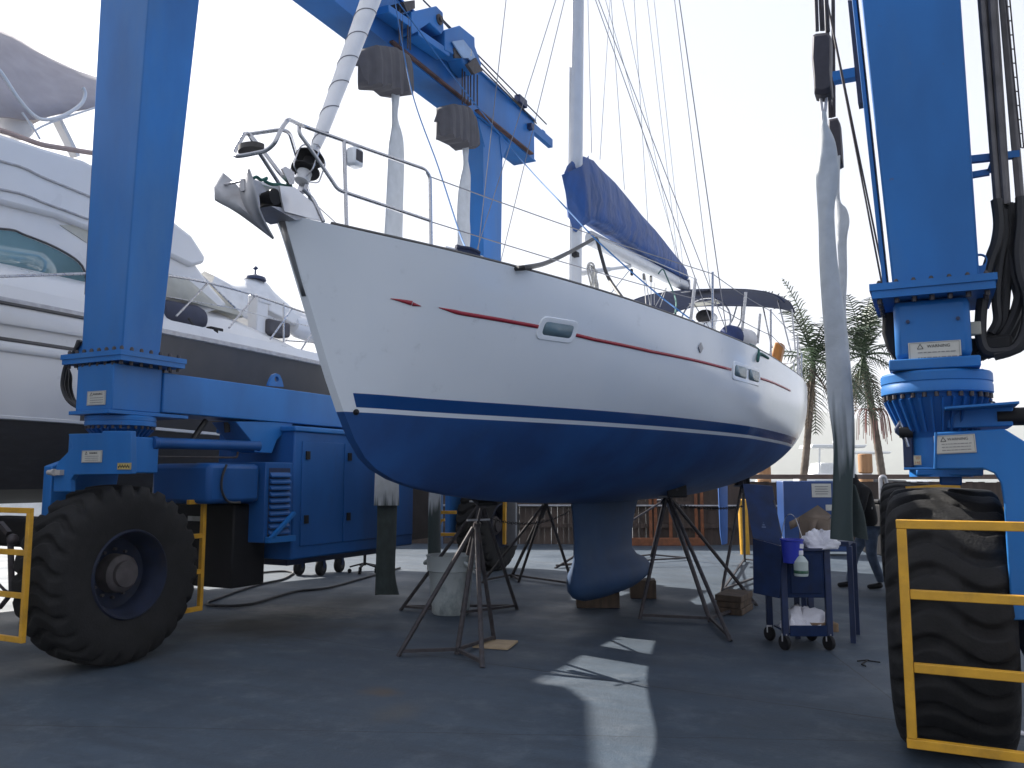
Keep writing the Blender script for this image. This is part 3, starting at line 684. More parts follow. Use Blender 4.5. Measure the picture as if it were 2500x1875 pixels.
# stern rail, gate posts
for sg in (1, -1):
    y1, y2 = Y0 + 10.9, Y0 + 12.3
    rail([V(CX + sg * (hb(10.9) - .07), y1, 3.0), V(CX + sg * (hb(10.9) - .05), y1, 3.66), V(CX + sg * 1.26, y2 - .1, 3.7), V(CX + sg * .5, y2, 3.7), V(CX + sg * .5, y2, 3.03)], .0125, 'stern_rail')
    rail([V(CX + sg * (hb(11.9) - .07), Y0 + 11.9, 3.02), V(CX + sg * (hb(11.9) - .05), Y0 + 11.9, 3.68)], .0125, 'stern_rail')
ob = MB(); q_ = ad(*R6(1650, 1440), 15.3); ob.box(q_, (.18, .3, .5), M=Matrix.Rotation(R(14), 3, 'Y')); build('stern_locker', ob, mat('orange_locker', (.36, .14, .025), .5), boat, bev=.05)
# bimini over the cockpit, on its hoops
fo = [(615, 1090), (700, 1050), (800, 1020), (1000, 993), (1200, 983), (1440, 985), (1580, 1005), (1655, 1035), (1700, 1075)]
re = [(870, 1165), (950, 1145), (1030, 1118), (1120, 1102), (1250, 1098), (1430, 1099), (1560, 1104), (1700, 1122), (1775, 1145)]
f3 = smooth([ay(*R6(*a), 12.9) for a in fo], 3); r3 = smooth([ay(*R6(*a), 14.9) for a in re], 3)
bi = MB(); rws = []
for t in (0, .1, .25, .5, .75, .92, 1):
    rws.append([f3[i] + (r3[i] - f3[i]) * t + V(0, 0, .10 * math.sin(math.pi * t)) for i in range(len(f3))])
bi.loft(rws); bim = build('bimini_top', bi, M_BIM, boat, solid=.012, ang=60)
win_ = MB(); a = [R6(1055, 1075), R6(1240, 1048), R6(1268, 1076), R6(1075, 1100)]; dpt = [13.7, 13.4, 13.9, 14.2]
win_.add([ay(*a[i], dpt[i]) - V(0, 0, .015) for i in range(4)], [(0, 1, 2, 3)]); build('clear_panel', win_, M_BEIGE, bim, solid=.004)
for q_ in ([(1655, 1050), (1730, 1350), (1745, 1400)], [(1555, 1100), (1605, 1330), (1620, 1380)], [(1750, 1120), (1775, 1400)], [(1378, 1100), (1350, 1190), (1310, 1250)], [(1414, 1100), (1405, 1200), (1378, 1250)]):
    m_ = MB(); m_.tube(smooth([ay(*R6(*a), 14.2) for a in q_], 4), .013, 7); build('bimini_hoop', m_, M_STEEL, boat)
for q_ in ([(1440, 1005), (1415, 1262)], [(1537, 1150), (1520, 1350)], [(1100, 915), (1068, 1190)]):
    m_ = MB(); a = [onrail(*R6(*z_), .12) for z_ in q_]; a[0].x, a[0].y = a[1].x + .02, a[1].y; a[0] = ay(*R6(*q_[0]), a[1].y); m_.tube(a, .016, 7); build('rail_post', m_, M_STEEL, boat)
# standing rigging, each wire its own part
def wire(p, q, r=.004, name='stay', m_=None, parent=None):
    w_ = MB(); w_.tube([p, q], r, 5, cap=False); return build(name, w_, m_ or M_WIRE, parent or boat)
sp1 = mp + dm * 5.2; sp2v = mp + dm * 9.4
for sg in (1, -1):
    cp0 = V(CX + sg * 1.62, 8.95, 3.0)
    wire(cp0, sp1 + V(sg * 1.05, .25, .1), .006, 'shroud'); wire(sp1 + V(sg * 1.05, .25, .1), sp2v + V(sg * .8, .25, .1), .006, 'shroud'); wire(sp2v + V(sg * .8, .25, .1), top, .006, 'shroud')
    wire(cp0 + V(0, .25, 0), sp1, .005, 'shroud'); wire(cp0 + V(0, -.55, 0), sp1 - V(0, .1, 0), .005, 'shroud')
wire(V(CX, Y0 + 12.3, 3.1), top, .006, 'backstay')
def pl_wire(a, c_, Xa, Xc, r=.004, name='running_line', m_=None):
    p, q = ax(*a, Xa), ax(*c_, Xc); d = q - p
    return wire(p, q + d * .6 if c_[1] <= 0 else q, r, name, m_)
k = 1.1302
for x0, y0, x1, y1, Xa, Xc in ((1474, 585, 1308, 0, -3.45, -3.5), (1470, 610, 1398, 0, -3.4, -3.5), (1478, 600, 1413, 0, -3.4, -3.5), (1349, 410, 1320, 0, -3.5, -3.5), (1400, 490, 1370, 0, -3.5, -3.5), (1462, 560, 1345, 0, -3.55, -3.5), (1296, 345, 1318, 0, -3.5, -3.5), (1278, 330, 1270, 0, -3.45, -3.5)):
    pl_wire((x0 * k, y0 * k), (x1 * k, y1 * k), Xa, Xc, .0035)
for q_ in ([(1000, 810), (735, 430)],):
    pass
for a, c_ in (((415, 625), (1100, 915)), ((750, 880), (765, 1085)), ((757, 880), (795, 1100)), ((800, 905), (800, 1095)), ((900, 975), (830, 1100)), ((905, 975), (860, 1105)), ((660, 850), (500, 1050)), ((822, 940), (822, 1090))):
    wire(ax(*R6(*a), -3.4), ax(*R6(*c_), -3.1), .006, 'running_line', M_ROPEW)
coil = MB()
for q_ in range(5):
    c0 = ax(*R6(395, 915), -3.38) + V(.012 * q_, .004 * q_, 0); coil.tube([c0 + V(.03 * math.sin(a * 2 + q_), (.05 + .012 * (q_ % 3)) * math.cos(a), .19 * math.sin(a) - .025 * q_ - (.12 if math.sin(a) < 0 else 0) * abs(math.sin(a))) for a in [2 * math.pi * i / 20 for i in range(21)]], .011, 6, cap=False)
build('rope_coil', coil, M_ROPEW, boat)
for q_ in ((670, 870), (752, 900), (800, 915)): blk = MB(); blk.box(ax(*R6(*q_), -3.42), (.03, .05, .09)); build('mainsheet_block', blk, M_BLACK, boat, bev=.01)
# things lying on or tied to the boat
fe = thing('boat_fender', 'white cylindrical fender with navy end cap lying on the sailboat side deck', 'fender', onrail(*R6(1385, 1345), .3))
a = onrail(*R6(1320, 1300), .22); c_ = onrail(*R6(1460, 1330), .22); d = (c_ - a).normalized(); ln = (c_ - a).length
fb = MB(); fb.lathe([(.115, .16), (.125, .2), (.125, ln - .08), (.105, ln - .02), (.05, ln + .03), (.02, ln + .05)], a, d, 18); build('body', fb, mat('fender_white', (.6, .57, .56), .5), fe)
fb = MB(); fb.lathe([(.02, -.06), (.05, -.05), (.10, -.005), (.124, .06), (.124, .17)], a, d, 18); build('end_cap', fb, M_NAVY, fe)
def rope(name, pts, r, m_, label, cat, k_=8):
    m2 = MB(); m2.tube(smooth(pts, k_), r, 7); o = build(name, m2, m_, loc=pts[0]); return tag(o, label, cat)
hp = [onrail(*R5(*q_), i_) for q_, i_ in (((1020, 425), .15), ((1060, 440), .12), ((1130, 462), .1), ((1220, 480), .1), ((1330, 503), .1))] + [ax(*R5(*q_), x_) for q_, x_ in (((1440, 498), -2.55), ((1560, 470), -2.75), ((1700, 405), -3.0), ((1800, 350), -3.15), ((1850, 325), -3.2), ((1865, 345), -3.2), ((1890, 440), -3.15), ((1930, 560), -3.0), ((2030, 705), -2.7))]
rope('shore_hose', hp, .020, M_HOSE, 'black hose lying along the sailboat rail and looped up to its mast', 'hose', 6)
kn = MB()
for i in range(3): kn.tube(smooth([onrail(*R5(*q_), .12) + V(0, 0, .03 * i) for q_ in ((1015, 425), (1045, 432), (1100, 440), (1155, 465))], 5), .022 - .002 * i, 6)
tag(build('canvas_bundle', kn, M_BIM, loc=onrail(*R5(1080, 445), .12)), 'black cloth bundle tied under the sailboat bow cleat', 'cloth bundle')
rope('tag_line', [ax(*R4(1140, 0), -5.4), ax(*R4(1240, 540), -4.7), ax(*R4(1400, 1000), -4.0), ax(*R4(1530, 1400), -3.4), onrail(*R4(1580, 1510), .2)], .0075, M_ROPE, 'blue rope running from the lift beam down to the sailboat bow cleat', 'rope')
rope('long_line', [ax(*R4(1150, 0), -5.4), ax(*R4(1500, 470), -5.0), ax(*R4(1900, 960), -4.3), ax(*R4(2160, 1240), -3.2), ax(*R6(420, 640), -2.75), ax(*R6(660, 860), -2.55), ax(*R6(860, 1030), -2.3), ax(*R6(1010, 1145), -2.05), onrail(*R6(1170, 1258), .1)], .0075, M_ROPE, 'blue rope crossing the navy sail cover to the sailboat quarter', 'rope')
rope('green_line', [ax(*R6(850, 880), -3.3), ax(*R6(880, 850), -3.35), ax(*R6(905, 900), -3.3), ax(*R6(940, 980), -3.), ax(*R6(968, 1060), -2.6), ax(*R6(965, 1150), -2.0)], .010, M_ROPEG, 'dark green rope hanging from the boom beside the sail cover', 'rope')
rope('stern_line', [onrail(*R6(1465, 1360), .05), onrail(*R6(1500, 1375), .03), onrail(*R6(1525, 1400), 0.), onrail(*R6(1520, 1470), -.02), onrail(*R6(1535, 1420), -.02), onrail(*R6(1590, 1450), -.0)], .016, M_ROPEG, 'green rope tied round the sailboat toe rail next to the fender', 'rope')
# ================================================================== boat lift
XL, XR = -6.62, .05          # leg centres
lift = thing('boat_lift', 'huge blue travelling boat lift straddling the white sailboat on four rubber tyres', 'boat lift', (-3.3, 8.5, 0))
def part(name, mb, m=M_LIFT, parent=None, bev=.0, ang=35, solid=0., m2=None): return build(name, mb, m, parent or lift, bev=bev, ang=ang, solid=solid, m2=m2)
def plate(c, xd, up, w, h, lines, head=None, par=None, m=M_PLATE):
    xd = Vector(xd).normalized(); up = Vector(up).normalized(); zd = xd.cross(up); c = Vector(c)
    M = Matrix((xd, up, zd)).transposed()
    p_ = MB().box(c, (w, h, .006), M=M); pl_ = part('warning_plate', p_, m, par)
    f_ = MB()
    for (x, y, ww, hh) in ((0, h * .46, w * .94, .002), (0, -h * .46, w * .94, .002), (-w * .47, 0, .002, h * .92), (w * .47, 0, .002, h * .92)):
        f_.box(c + xd * x + up * y + zd * .0045, (ww, hh, .002), M=M)
    y0 = h * (.1 if head else .3)
    rnd = random.Random(int(abs(c.x * 1000)))
    for i in range(lines):
        y = y0 - (h * .5 / max(1, lines)) * (i + .5); x = -w * .32
        while x < w * .34:
            l = w * rnd.uniform(.03, .10); f_.box(c + xd * (x + l / 2) + up * y + zd * .0045, (l, h * .045, .002), M=M); x += l + w * .018
    build('small_print', f_, M_INKG, pl_)
    if head:
        text(head, h * .21, c + xd * (w * .08) + up * (h * .27) + zd * .004, xd, up, M_INK, pl_)
        t_ = MB(); o = c + xd * (-w * .27) + up * (h * .27) + zd * .0042; k_ = h * .13
        for a, b_ in ((0, 1), (1, 2), (2, 0)):
            tri = [o + up * k_, o - up * k_ * .8 - xd * k_, o - up * k_ * .8 + xd * k_]; t_.bar(tri[a], tri[b_], .003, .002, up=zd)
        build('warning_triangle', t_, M_INK, pl_)
    return pl_
def eyed_plate(poly, c, r, vec, n_=72):
    """flat plate with a real round hole"""
    vec = Vector(vec); w = vec.normalized(); u = V(0, 0, 1); v = w.cross(u); c = Vector(c); P = [((p - c).dot(v), (p - c).dot(u)) for p in poly]; out = []; inn = []
    for i in range(n_):
        a = 2 * math.pi * i / n_; dx, dy = math.cos(a), math.sin(a); best = r * 1.2
        for k_ in range(len(P)):
            (x1, y1), (x2, y2) = P[k_], P[(k_ + 1) % len(P)]; ex, ey = x2 - x1, y2 - y1; den = dx * ey - dy * ex
            if abs(den) < 1e-9: continue
            t = (x1 * ey - y1 * ex) / den; s_ = (x1 * dy - y1 * dx) / den
            if t > 0 and -1e-6 <= s_ <= 1 + 1e-6: best = max(best, t)
        out.append(c + v * dx * best + u * dy * best); inn.append(c + v * dx * r + u * dy * r)
    m_ = MB(); m_.loft([out, inn, [p + vec for p in inn], [p + vec for p in out], out], closed=True); return m_
# ---- front legs, slightly tapered boxes with a bolted foot flange
def bolts(mb, c, hx_, hy_, z, nx, ny, r=.017, h=.03):
    for i in range(nx):
        for sy in (-1, 1): mb.lathe([(r, 0), (r, h), (r * .5, h + .012)], V(c[0] - hx_ + 2 * hx_ * i / (nx - 1), c[1] + sy * hy_, z), (0, 0, 1), 6)
    for i in range(1, ny - 1):
        for sx in (-1, 1): mb.lathe([(r, 0), (r, h), (r * .5, h + .012)], V(c[0] + sx * hx_, c[1] - hy_ + 2 * hy_ * i / (ny - 1), z), (0, 0, 1), 6)
def front_leg(sg, corners0, corners1):
    l_ = MB(); l_.loft([corners0, corners1], closed=True, caps=True); o = part('front_leg', l_, bev=.012); return o
# left: visible inner face and front face
ZF = 2.66
def box_corners(x0, x1, y0, y1, z): return [V(x0, y0, z), V(x1, y0, z), V(x1, y1, z), V(x0, y1, z)]
ZT = 7.0
la = ax(390, 872, -6.36); lb = ax(472, 0, -6.30)
c0 = box_corners(-6.90, -6.36, 5.0, la.y, ZF + .05); 
top_y1 = la.y + (lb.y - la.y) * (ZT + .3 - ZF) / (lb.z - ZF)
left_leg = front_leg(-1, c0, box_corners(-6.88, -6.14, 4.96, top_y1, ZT + .6))
rl0 = ay(2164, 712, 5.2); rl1 = ay(2087, 0, 5.2); rr0 = ay(2366, 700, 5.2); rr1 = ay(2309, 0, 5.2)
f0 = lambda z: rl0.x + .035 + (rl1.x - rl0.x) * (z - rl0.z) / (rl1.z - rl0.z)
right_leg = front_leg(1, box_corners(f0(2.7), .29, 5.2, 5.72, 2.70), box_corners(f0(7.6), .27, 5.2, 5.9, 7.6))
st_ = MB(); st_.loft([box_corners(f0(2.7) - .052, f0(2.7) - .028, 5.24, 5.74, 2.70), box_corners(f0(7.6) - .052, f0(7.6) - .028, 5.24, 5.9, 7.6)], closed=True, caps=True)
part('side_plate', st_, parent=right_leg, bev=.004)
fl = MB(); fl.box((-6.63, 5.25, ZF + .025), (.80, .72, .045)); fl.box((-6.63, 5.25, ZF - .02), (.78, .70, .045)); nf = len(fl.f)
bolts(fl, (-6.63, 5.25), .345, .31, ZF + .0465, 8, 7); bolts(fl, (-6.63, 5.25), .345, .31, ZF - .075, 8, 7); part('foot_flange', fl, parent=left_leg, m2=(nf, M_STAND))
fl = MB(); fl.box((.05, 5.46, 2.685), (.64, .66, .04)); fl.box((.05, 5.46, 2.643), (.62, .64, .045)); nf = len(fl.f); bolts(fl, (.05, 5.46), .27, .28, 2.704, 7, 6, .013, .014); bolts(fl, (.05, 5.46), .27, .28, 2.592, 7, 6, .014, .03); part('foot_flange', fl, parent=right_leg, m2=(nf, M_STAND))
poly = [ay(*R8(*q_), 5.3) for q_ in ((1755, 545), (1790, 540), (1870, 535), (1915, 550), (1930, 590), (1905, 690), (1890, 770), (1750, 785))]
part('lifting_lug', eyed_plate(poly, ay(*R8(1872, 585), 5.3), .031, (0, .03, 0)), parent=right_leg)
# ---- top beams
def beam(x0, x1, y0, y1, z0, z1, name='upper_beam'):
    b_ = MB(); b_.mm((x0, y0, z0), (x1, y1, z1)); o = part(name, b_, bev=.008)
    f_ = MB(); f_.mm((x0 - .03, y0 - .01, z1 + .002), (x1 + .03, y1 + .015, z1 + .03)); f_.mm((x0 - .02, y0 - .01, z0 - .026), (x1 + .02, y1 + .015, z0 - .002)); part('beam_flange', f_, parent=o)
    return o
ub = beam(-6.52, -6.12, 4.6, 13.15, 7.28, 8.0)
rb_ = beam(-.18, .22, 4.6, 13.15, 7.28, 8.0)
cbm = MB(); cbm.mm((-6.1, 4.62, 8.1), (-.2, 5.1, 8.8)); part('cross_beam', cbm, bev=.01)
cb2 = MB(); cb2.mm((-6.5, 4.6, 8.04), (-6.1, 5.1, 8.8)); cb2.mm((-.2, 4.6, 8.04), (.2, 5.1, 8.8)); part('cross_beam_end', cb2, bev=.01)
# brackets on the beam end
for bm_, xe in ((ub, -6.2), (rb_, -.1)):
    e_ = MB(); e_.bar((xe, 13.17, 7.93), (xe, 14.05, 7.93), .09, .16); e_.box((xe, 13.7, 8.03), (.05, .12, .05)); part('beam_bracket', e_, parent=bm_)
e_ = MB(); e_.box((-6.08, 12.5, 8.1), (.12, .3, .14)); part('junction_box', e_, M_DKBLUE, ub, bev=.01)
e_ = MB(); e_.box((-6.08, 12.9, 7.8), (.10, .12, .10)); part('junction_box', e_, M_DKBLUE, ub, bev=.01)
rs_ = MB(); rs_.mm((-6.10, 8.6, 7.28), (-6.04, 10.7, 7.31)); part('rusty_rail', rs_, mat('rusty_rail', (.10, .055, .05), .8, .3, var=.4), ub)
rs_ = MB(); rs_.mm((-6.10, 10.9, 7.28), (-6.02, 12.9, 7.305)); part('rusty_rail', rs_, mat('rusty_rail', (.10, .055, .05), .8, .3, var=.4), ub)
# ---- rear legs
for xc in (-6.33, .02):
    l_ = MB(); l_.loft([box_corners(xc - .17, xc + .17, 11.35, 11.85, 2.6), box_corners(xc - .19, xc + .19, 11.25, 11.95, 7.25)], closed=True, caps=True); rlg = part('rear_leg', l_, bev=.01)
    for sy in (-1, 1): g_ = MB(); g_.prism([(xc + .2, 11.6 + sy * .2, 7.24), (xc + .2, 11.6 + sy * .55, 7.24), (xc + .2, 11.6 + sy * .3, 6.85)], (-.4, 0, 0)); part('gusset', g_, parent=rlg)
# ---- lower side beams
sb_ = MB(); sb_.mm((-6.84, 4.93, 2.19), (-6.36, 5.45, 2.60)); part('leg_socket', sb_, bev=.01)
sb_ = MB(); sb_.mm((-6.82, 5.452, 2.20), (-6.34, 13.2, 2.57)); lbm = part('side_beam', sb_, bev=.01)
sk_ = MB(); sk_.mm((-6.86, 4.88, 2.155), (-6.33, 5.75, 2.188)); part('socket_plate', sk_, parent=lbm, bev=.004)
sb_ = MB(); sb_.mm((-.16, 5.75, 2.22), (.24, 13.2, 2.57)); part('side_beam', sb_, bev=.01)
for py in (670, 1850):
    pass
q_ = [ax(*R2(*a), -6.5) for a in ((1795, 945), (1815, 895), (1830, 870), (1850, 862), (1872, 872), (1888, 905), (1900, 955))]
part('lifting_lug', eyed_plate(q_, ax(*R2(1852, 902), -6.5), .032, (.035, 0, 0)), parent=lbm)
# bracket (tapered box) under the side beam that takes the steering cylinder
tb = MB(); q_ = [ax(*R2(*a), -6.36) for a in ((1590, 1185), (1995, 1190), (1870, 1310), (1835, 1400), (1720, 1395), (1690, 1310))]
tb.prism(q_, (-.34, 0, 0)); part('cylinder_bracket', tb, bev=.006)
cy = MB(); a = ax(*R2(1020, 1330), -6.38); c_ = ax(*R2(1740, 1352), -6.38); cy.lathe([(.03, -.0), (.058, .01), (.062, .05), (.052, .06), (.052, (c_ - a).length - .04), (.06, (c_ - a).length), (.03, (c_ - a).length + .03)], a, c_ - a, 18); scy = part('steering_cylinder', cy, M_ENG)
rod = MB(); rod.tube([ax(*R2(880, 1327), -6.38), a], .018, 10); part('piston_rod', rod, mat('chrome_rod', (.8, .8, .82), .12, 1.), scy)
hp_ = MB(); hp_.tube(fillet([ax(*R2(*q), -6.4) for q in ((1050, 1350), (1055, 1425), (1600, 1430), (1605, 1390))], .04), .012, 6); part('hydraulic_pipe', hp_, M_STAND, scy)
for pts in (((1390, 1180), (1340, 1250), (1300, 1310)), ((1530, 1190), (1535, 1260))): hh_ = MB(); hh_.tube(smooth([ax(*R2(*q), -6.5) for q in pts], 4), .03, 7); part('hydraulic_hose', hh_, M_HOSE, lbm)
# ---- slewing rings, forks, wheels
def ring_unit(x, y, zt, r, hr=1., hc=1.):
    s_ = MB(); s_.lathe([(r * .97, 0), (r, -.012 * hr), (r, -.055 * hr), (r * .985, -.06 * hr), (r * .985, -.068 * hr), (r * 1.0, -.075 * hr), (r * 1.0, -.118 * hr), (r * .97, -.125 * hr)], (x, y, zt), (0, 0, 1), 40); nf = len(s_.f)
    for i in range(28):
        a = 2 * math.pi * i / 28; s_.lathe([(.012, 0), (.012, .026)], V(x + r * .94 * math.cos(a), y + r * .94 * math.sin(a), zt - .125 * hr - .0255), (0, 0, 1), 6)
    o = part('slewing_ring', s_, m2=(nf, M_STAND))
    zc = zt - .125 * hr; hc = .245 * hc; k_ = MB(); k_.lathe([(r * .90, 0), (r * .86, -.2 * hc), (r * .60, -.9 * hc), (r * .58, -hc)], (x, y, zc), (0, 0, 1), 40)
    for i in range(30):
        a = 2 * math.pi * i / 30; u = V(math.cos(a), math.sin(a), 0)
        k_.bar(V(x, y, zc - .10 * hc) + u * r * .89, V(x, y, zc - .85 * hc) + u * r * .63, .012, .05, up=(0, 0, 1))
    part('king_post_cone', k_, M_ENG, o)
    return o
ring_unit(-6.60, 5.22, 2.152, .30, .75, .45); ring_unit(.045, 5.46, 2.20, .295)
# right pedestal box between flange and ring
pb = MB(); pb.mm((-.155, 5.235, 2.27), (.235, 5.70, 2.612)); ped = part('leg_socket', pb, bev=.035)
pb = MB(); pb.mm((-.19, 5.19, 2.205), (.27, 5.73, 2.268)); part('socket_plate', pb, parent=ped, bev=.008)
p_ = ay(*R8(1522, 1290), 5.226); plate(p_, (1, 0, .0), (0, 0, 1), .265, .115, 2, 'WARNING', ped)
bb = MB()
for q in ((1315, 1062), (1702, 1035), (1722, 1333)): bb.lathe([(.011, 0), (.011, .014)], ay(*R8(*q), 5.236), (0, -1, 0), 6)
part('socket_bolts', bb, M_DKBLUE, ped)
# tyre with lugs
def tyre_mesh(r, w, nl=25, left=False):
    prof = [(-.50, .50, 0), (-.52, .58, 0), (-.545, .70, 0), (-.55, .80, 0), (-.535, .88, .3), (-.505, .94, 1), (-.46, .975, 1)] + [(-.42 + .84 * i / 26, .985 + .015 * (1 - ((i - 13) / 13) ** 2), 1) for i in range(27)] + [(.46, .975, 1), (.505, .94, 1), (.535, .88, .3), (.55, .80, 0), (.545, .70, 0), (.52, .58, 0), (.50, .50, 0)]
    NT = nl * 24; rows = []
    for u, rr, k_ in prof:
        row = []
        for i in range(NT):
            th = 2 * math.pi * i / NT
            ph = (th * nl / (2 * math.pi) + .34 * math.sin(u * 6.6 + .5)) % 1.0
            g_ = min(1, max(0, (abs(ph - .5) - .27) / .13))          # 0 on the lug, 1 in the groove
            d_ = k_ * .044 * g_ * (1 if abs(u) > .12 else .55)
            rad = r * rr - d_; row.append((u * w, rad * math.cos(th), rad * math.sin(th)))
        rows.append(row)
    return rows
def wheel(c, r=.775, w=.50, sgn=1, rough=M_RUBBER):
    c = Vector(c); t_ = MB(); rows = tyre_mesh(r, w)
    t_.loft([[V(c.x + sgn * a, c.y + b_, c.z + d_) for a, b_, d_ in row] for row in rows], closed=True)
    rim = MB(); h = w / 2
    prof = [(.50 * r, h * .99), (.485 * r, h * 1.06), (.47 * r, h * 1.05), (.45 * r, h * .80), (.40 * r, h * .55), (.385 * r, h * .15), (.30 * r, h * .05), (.0, h * .02)]
    rim.lathe(prof, c, (sgn, 0, 0), 40, cap=False); rim.lathe(prof, c, (-sgn, 0, 0), 40, cap=False)
    hub = MB(); hub.lathe([(.22 * r, 0), (.21 * r, h * .55), (.19 * r, h * .62), (.15 * r, h * .66), (.145 * r, h * .80), (.05, h * .82), (0, h * .82)], c, (1, 0, 0), 28)
    for i in range(12): a = 2 * math.pi * i / 12; hub.lathe([(.014, 0), (.014, .03)], c + V(h * .06, .27 * r * math.cos(a), .27 * r * math.sin(a)), (1, 0, 0), 6)
    wt = part('wheel', t_, M_RUBBER, ang=75); build('rim', rim, mat('rim_blue', (.010, .016, .038), .6, var=.3, scale=8, dirt=(.03, .024, .022), dirtamt=.8, spec=.3), wt); build('hub', hub, mat('hub_grey', (.060, .052, .055), .65, var=.3, scale=12), wt)
    return wt
wheel((-6.52, 5.14, .765), .775, .50, 1)
wheel((.05, 5.86, .765), .775, .58, -1)
wheel((-7.0, 13.1, .765), .775, .50, 1)
wheel((-.32, 12.6, .765), .775, .58, -1)
# left fork: single arm on the outer side
fk = MB(); q_ = [V(-6.80, *(ax(*R2(*a), -6.74).yz)) for a in ((500, 1290), (690, 1268), (690, 1245), (890, 1250), (890, 1540), (480, 1545), (478, 1660))]
fk.mm((-6.66, 4.752, 1.64), (-6.36, 5.45, 1.965)); fko = part('wheel_fork', fk, bev=.012)
arm = MB(); arm.prism([V(-6.98, 4.76, 1.70), V(-6.98, 5.44, 1.95), V(-6.98, 5.44, 1.62), V(-6.98, 5.30, .62), V(-6.98, 4.98, .62), V(-6.98, 4.76, 1.2)], (.11, 0, 0)); part('fork_arm', arm, parent=fko, bev=.01)
ck = MB(); ck.lathe([(.21, 0), (.21, .3)], V(-6.6, 5.22, 1.75), (0, 0, 1), 28); part('king_post', ck, parent=fko)
fr2 = MB(); fr2.prism([ay(*R2(*a), 4.70) for a in ((460, 1270), (690, 1265), (690, 1250), (885, 1250), (888, 1540), (500, 1545), (475, 1580), (475, 1660), (360, 1660), (362, 1530), (395, 1455), (490, 1360))], (0, .05, 0)); part('fork_front_plate', fr2, parent=fko, bev=.006)
plate(ay(*R2(620, 1422), 4.694), (1, 0, -.0), (0, 0, 1), .25, .10, 3, 'WARNING', fko)
p2 = ay(*R2(838, 1488), 4.694); pl2 = plate(p2, (1, 0, 0), (0, 0, 1), .16, .055, 0, None, fko, M_YPLATE)
im = MB()
for i in range(9): im.box(p2 + V(-.06 + .015 * i, -.0045, .010 * (i % 2) - .006), (.010, .002, .018))
build('small_print', im, M_INK, pl2)
ax_ = MB(); c_ = ay(*R2(370, 1530), 4.66); ax_.lathe([(.03, 0), (.03, .03), (.022, .035), (.022, .085)], c_, (-1, 0, 0), 12); ax_.box(c_ + V(.03, .02, 0), (.07, .04, .045)); part('marker_lamp', ax_, mat('lamp_grey', (.4, .38, .36), .5), fko)
plate(ay(*R2(650, 1028), 4.925), (1, 0, 0), (0, 0, 1), .24, .125, 3, 'WARNING', lift)
# hose loop behind the left leg
for k_, dx in ((0, 0.), (1, .05), (2, .1)): hz_ = MB(); hz_.tube(smooth([ay(*R2(x_, y_), 5.0 + dx) for x_, y_ in ((545 - 6 * k_, 640), (500, 720), (450, 800), (428 + 22 * k_, 880), (425 + 24 * k_, 960), (460 + 18 * k_, 1040), (520 + 8 * k_, 1085), (570, 1092))], 5), .020, 7); part('hydraulic_hose', hz_, M_HOSE, left_leg)
lp = MB(); lp.tube([ay(*R1(690, 200), 5.02), ay(*R2(600, 300), 5.02)], .011, 6); lp.tube([ay(*R1(680, 200), 5.02) - V(.01, 0, 0), ay(*R2(575, 330), 5.02)], .007, 6); part('cable_conduit', lp, M_STAND, left_leg)
e_ = MB(); e_.prism([ay(*R2(*q), 5.02) for q in ((525, 655), (565, 640), (565, 765), (525, 765))], (0, .02, 0)); part('hose_bracket', e_, parent=left_leg)
# right king post, arm and fork
kp = MB(); kp.lathe([(.165, .0), (.165, .26), (.18, .28)], V(.045, 5.46, 1.605), (0, 0, 1), 30); kpo = part('king_post', kp)
arm_px = [(1530, 650), (2060, 625), (2220, 720), (2220, 1659), (2075, 1659), (2050, 1120), (2030, 1020), (1980, 965), (1900, 930), (1530, 935)]
ra = MB(); ra.prism([ay(*R9(*a), 5.16) for a in ((1530, 650), (2060, 622), (2350, 800), (2350, 2100), (2120, 2100), (2060, 1200), (2035, 1040), (1985, 965), (1900, 930), (1530, 935))], (0, .06, 0)); rk = part('wheel_fork', ra, bev=.008)
ra = MB(); ra.prism([ay(*R9(*a), 5.30) for a in ((1380, 928), (1900, 928), (1900, 985), (1380, 985))], (0, .5, 0)); part('fork_crown', ra, parent=rk, bev=.01)
ra = MB(); ra.prism([ay(*R9(*a), 5.42) for a in ((1560, 960), (1735, 960), (1735, 1060), (1560, 1055))], (0, .1, 0)); part('fork_stop', ra, M_ENG, rk, bev=.01)
ra = MB(); ra.mm((.40, 5.222, .62), (.53, 6.1, 1.72)); part('fork_arm', ra, parent=rk, bev=.01)
ra = MB(); ra.prism([ay(*R9(*a), 5.26) for a in ((1620, 480), (2130, 445), (2130, 600), (1620, 620))], (0, .35, 0)); part('steering_arm', ra, parent=rk, bev=.008)
ra = MB(); ra.bar(ay(*R9(1600, 480), 5.25), ay(*R9(2150, 440), 5.25), .40, .012); part('steering_arm_cap', ra, parent=rk)
wl = MB(); wl.tube([ay(*R9(1532, 650), 5.15), ay(*R9(1525, 930), 5.15)], .007, 6); wl.tube([ay(*R9(1285, 930), 5.2), ay(*R9(1930, 930), 5.2)], .008, 6); part('weld_seam', wl, parent=rk)
plate(ay(*R9(1678, 740), 5.155), (1, 0, .04), (-.04, 0, 1), .20, .10, 3, 'WARNING', rk)
p3 = ay(*R9(1390, 865), 5.28); pl3 = plate(p3, (1, 0, 0), (0, 0, 1), .04, .055, 0, None, rk, mat('plate_pale_yellow', (.52, .46, .30), .5))
text('10', .022, p3 + V(0, -.004, .012), (1, 0, 0), (0, 0, 1), M_INKR, pl3); text('145', .020, p3 + V(0, -.004, -.014), (1, 0, 0), (0, 0, 1), M_INKR, pl3)
dk_ = MB(); dk_.prism([ay(*R9(*a), 5.34) for a in ((1265, 400), (1300, 420), (1350, 600), (1365, 925), (1285, 930), (1275, 700), (1215, 650), (1210, 620), (1250, 560))], (0, .10, 0)); part('lock_plate', dk_, M_DKBLUE, rk, bev=.01)
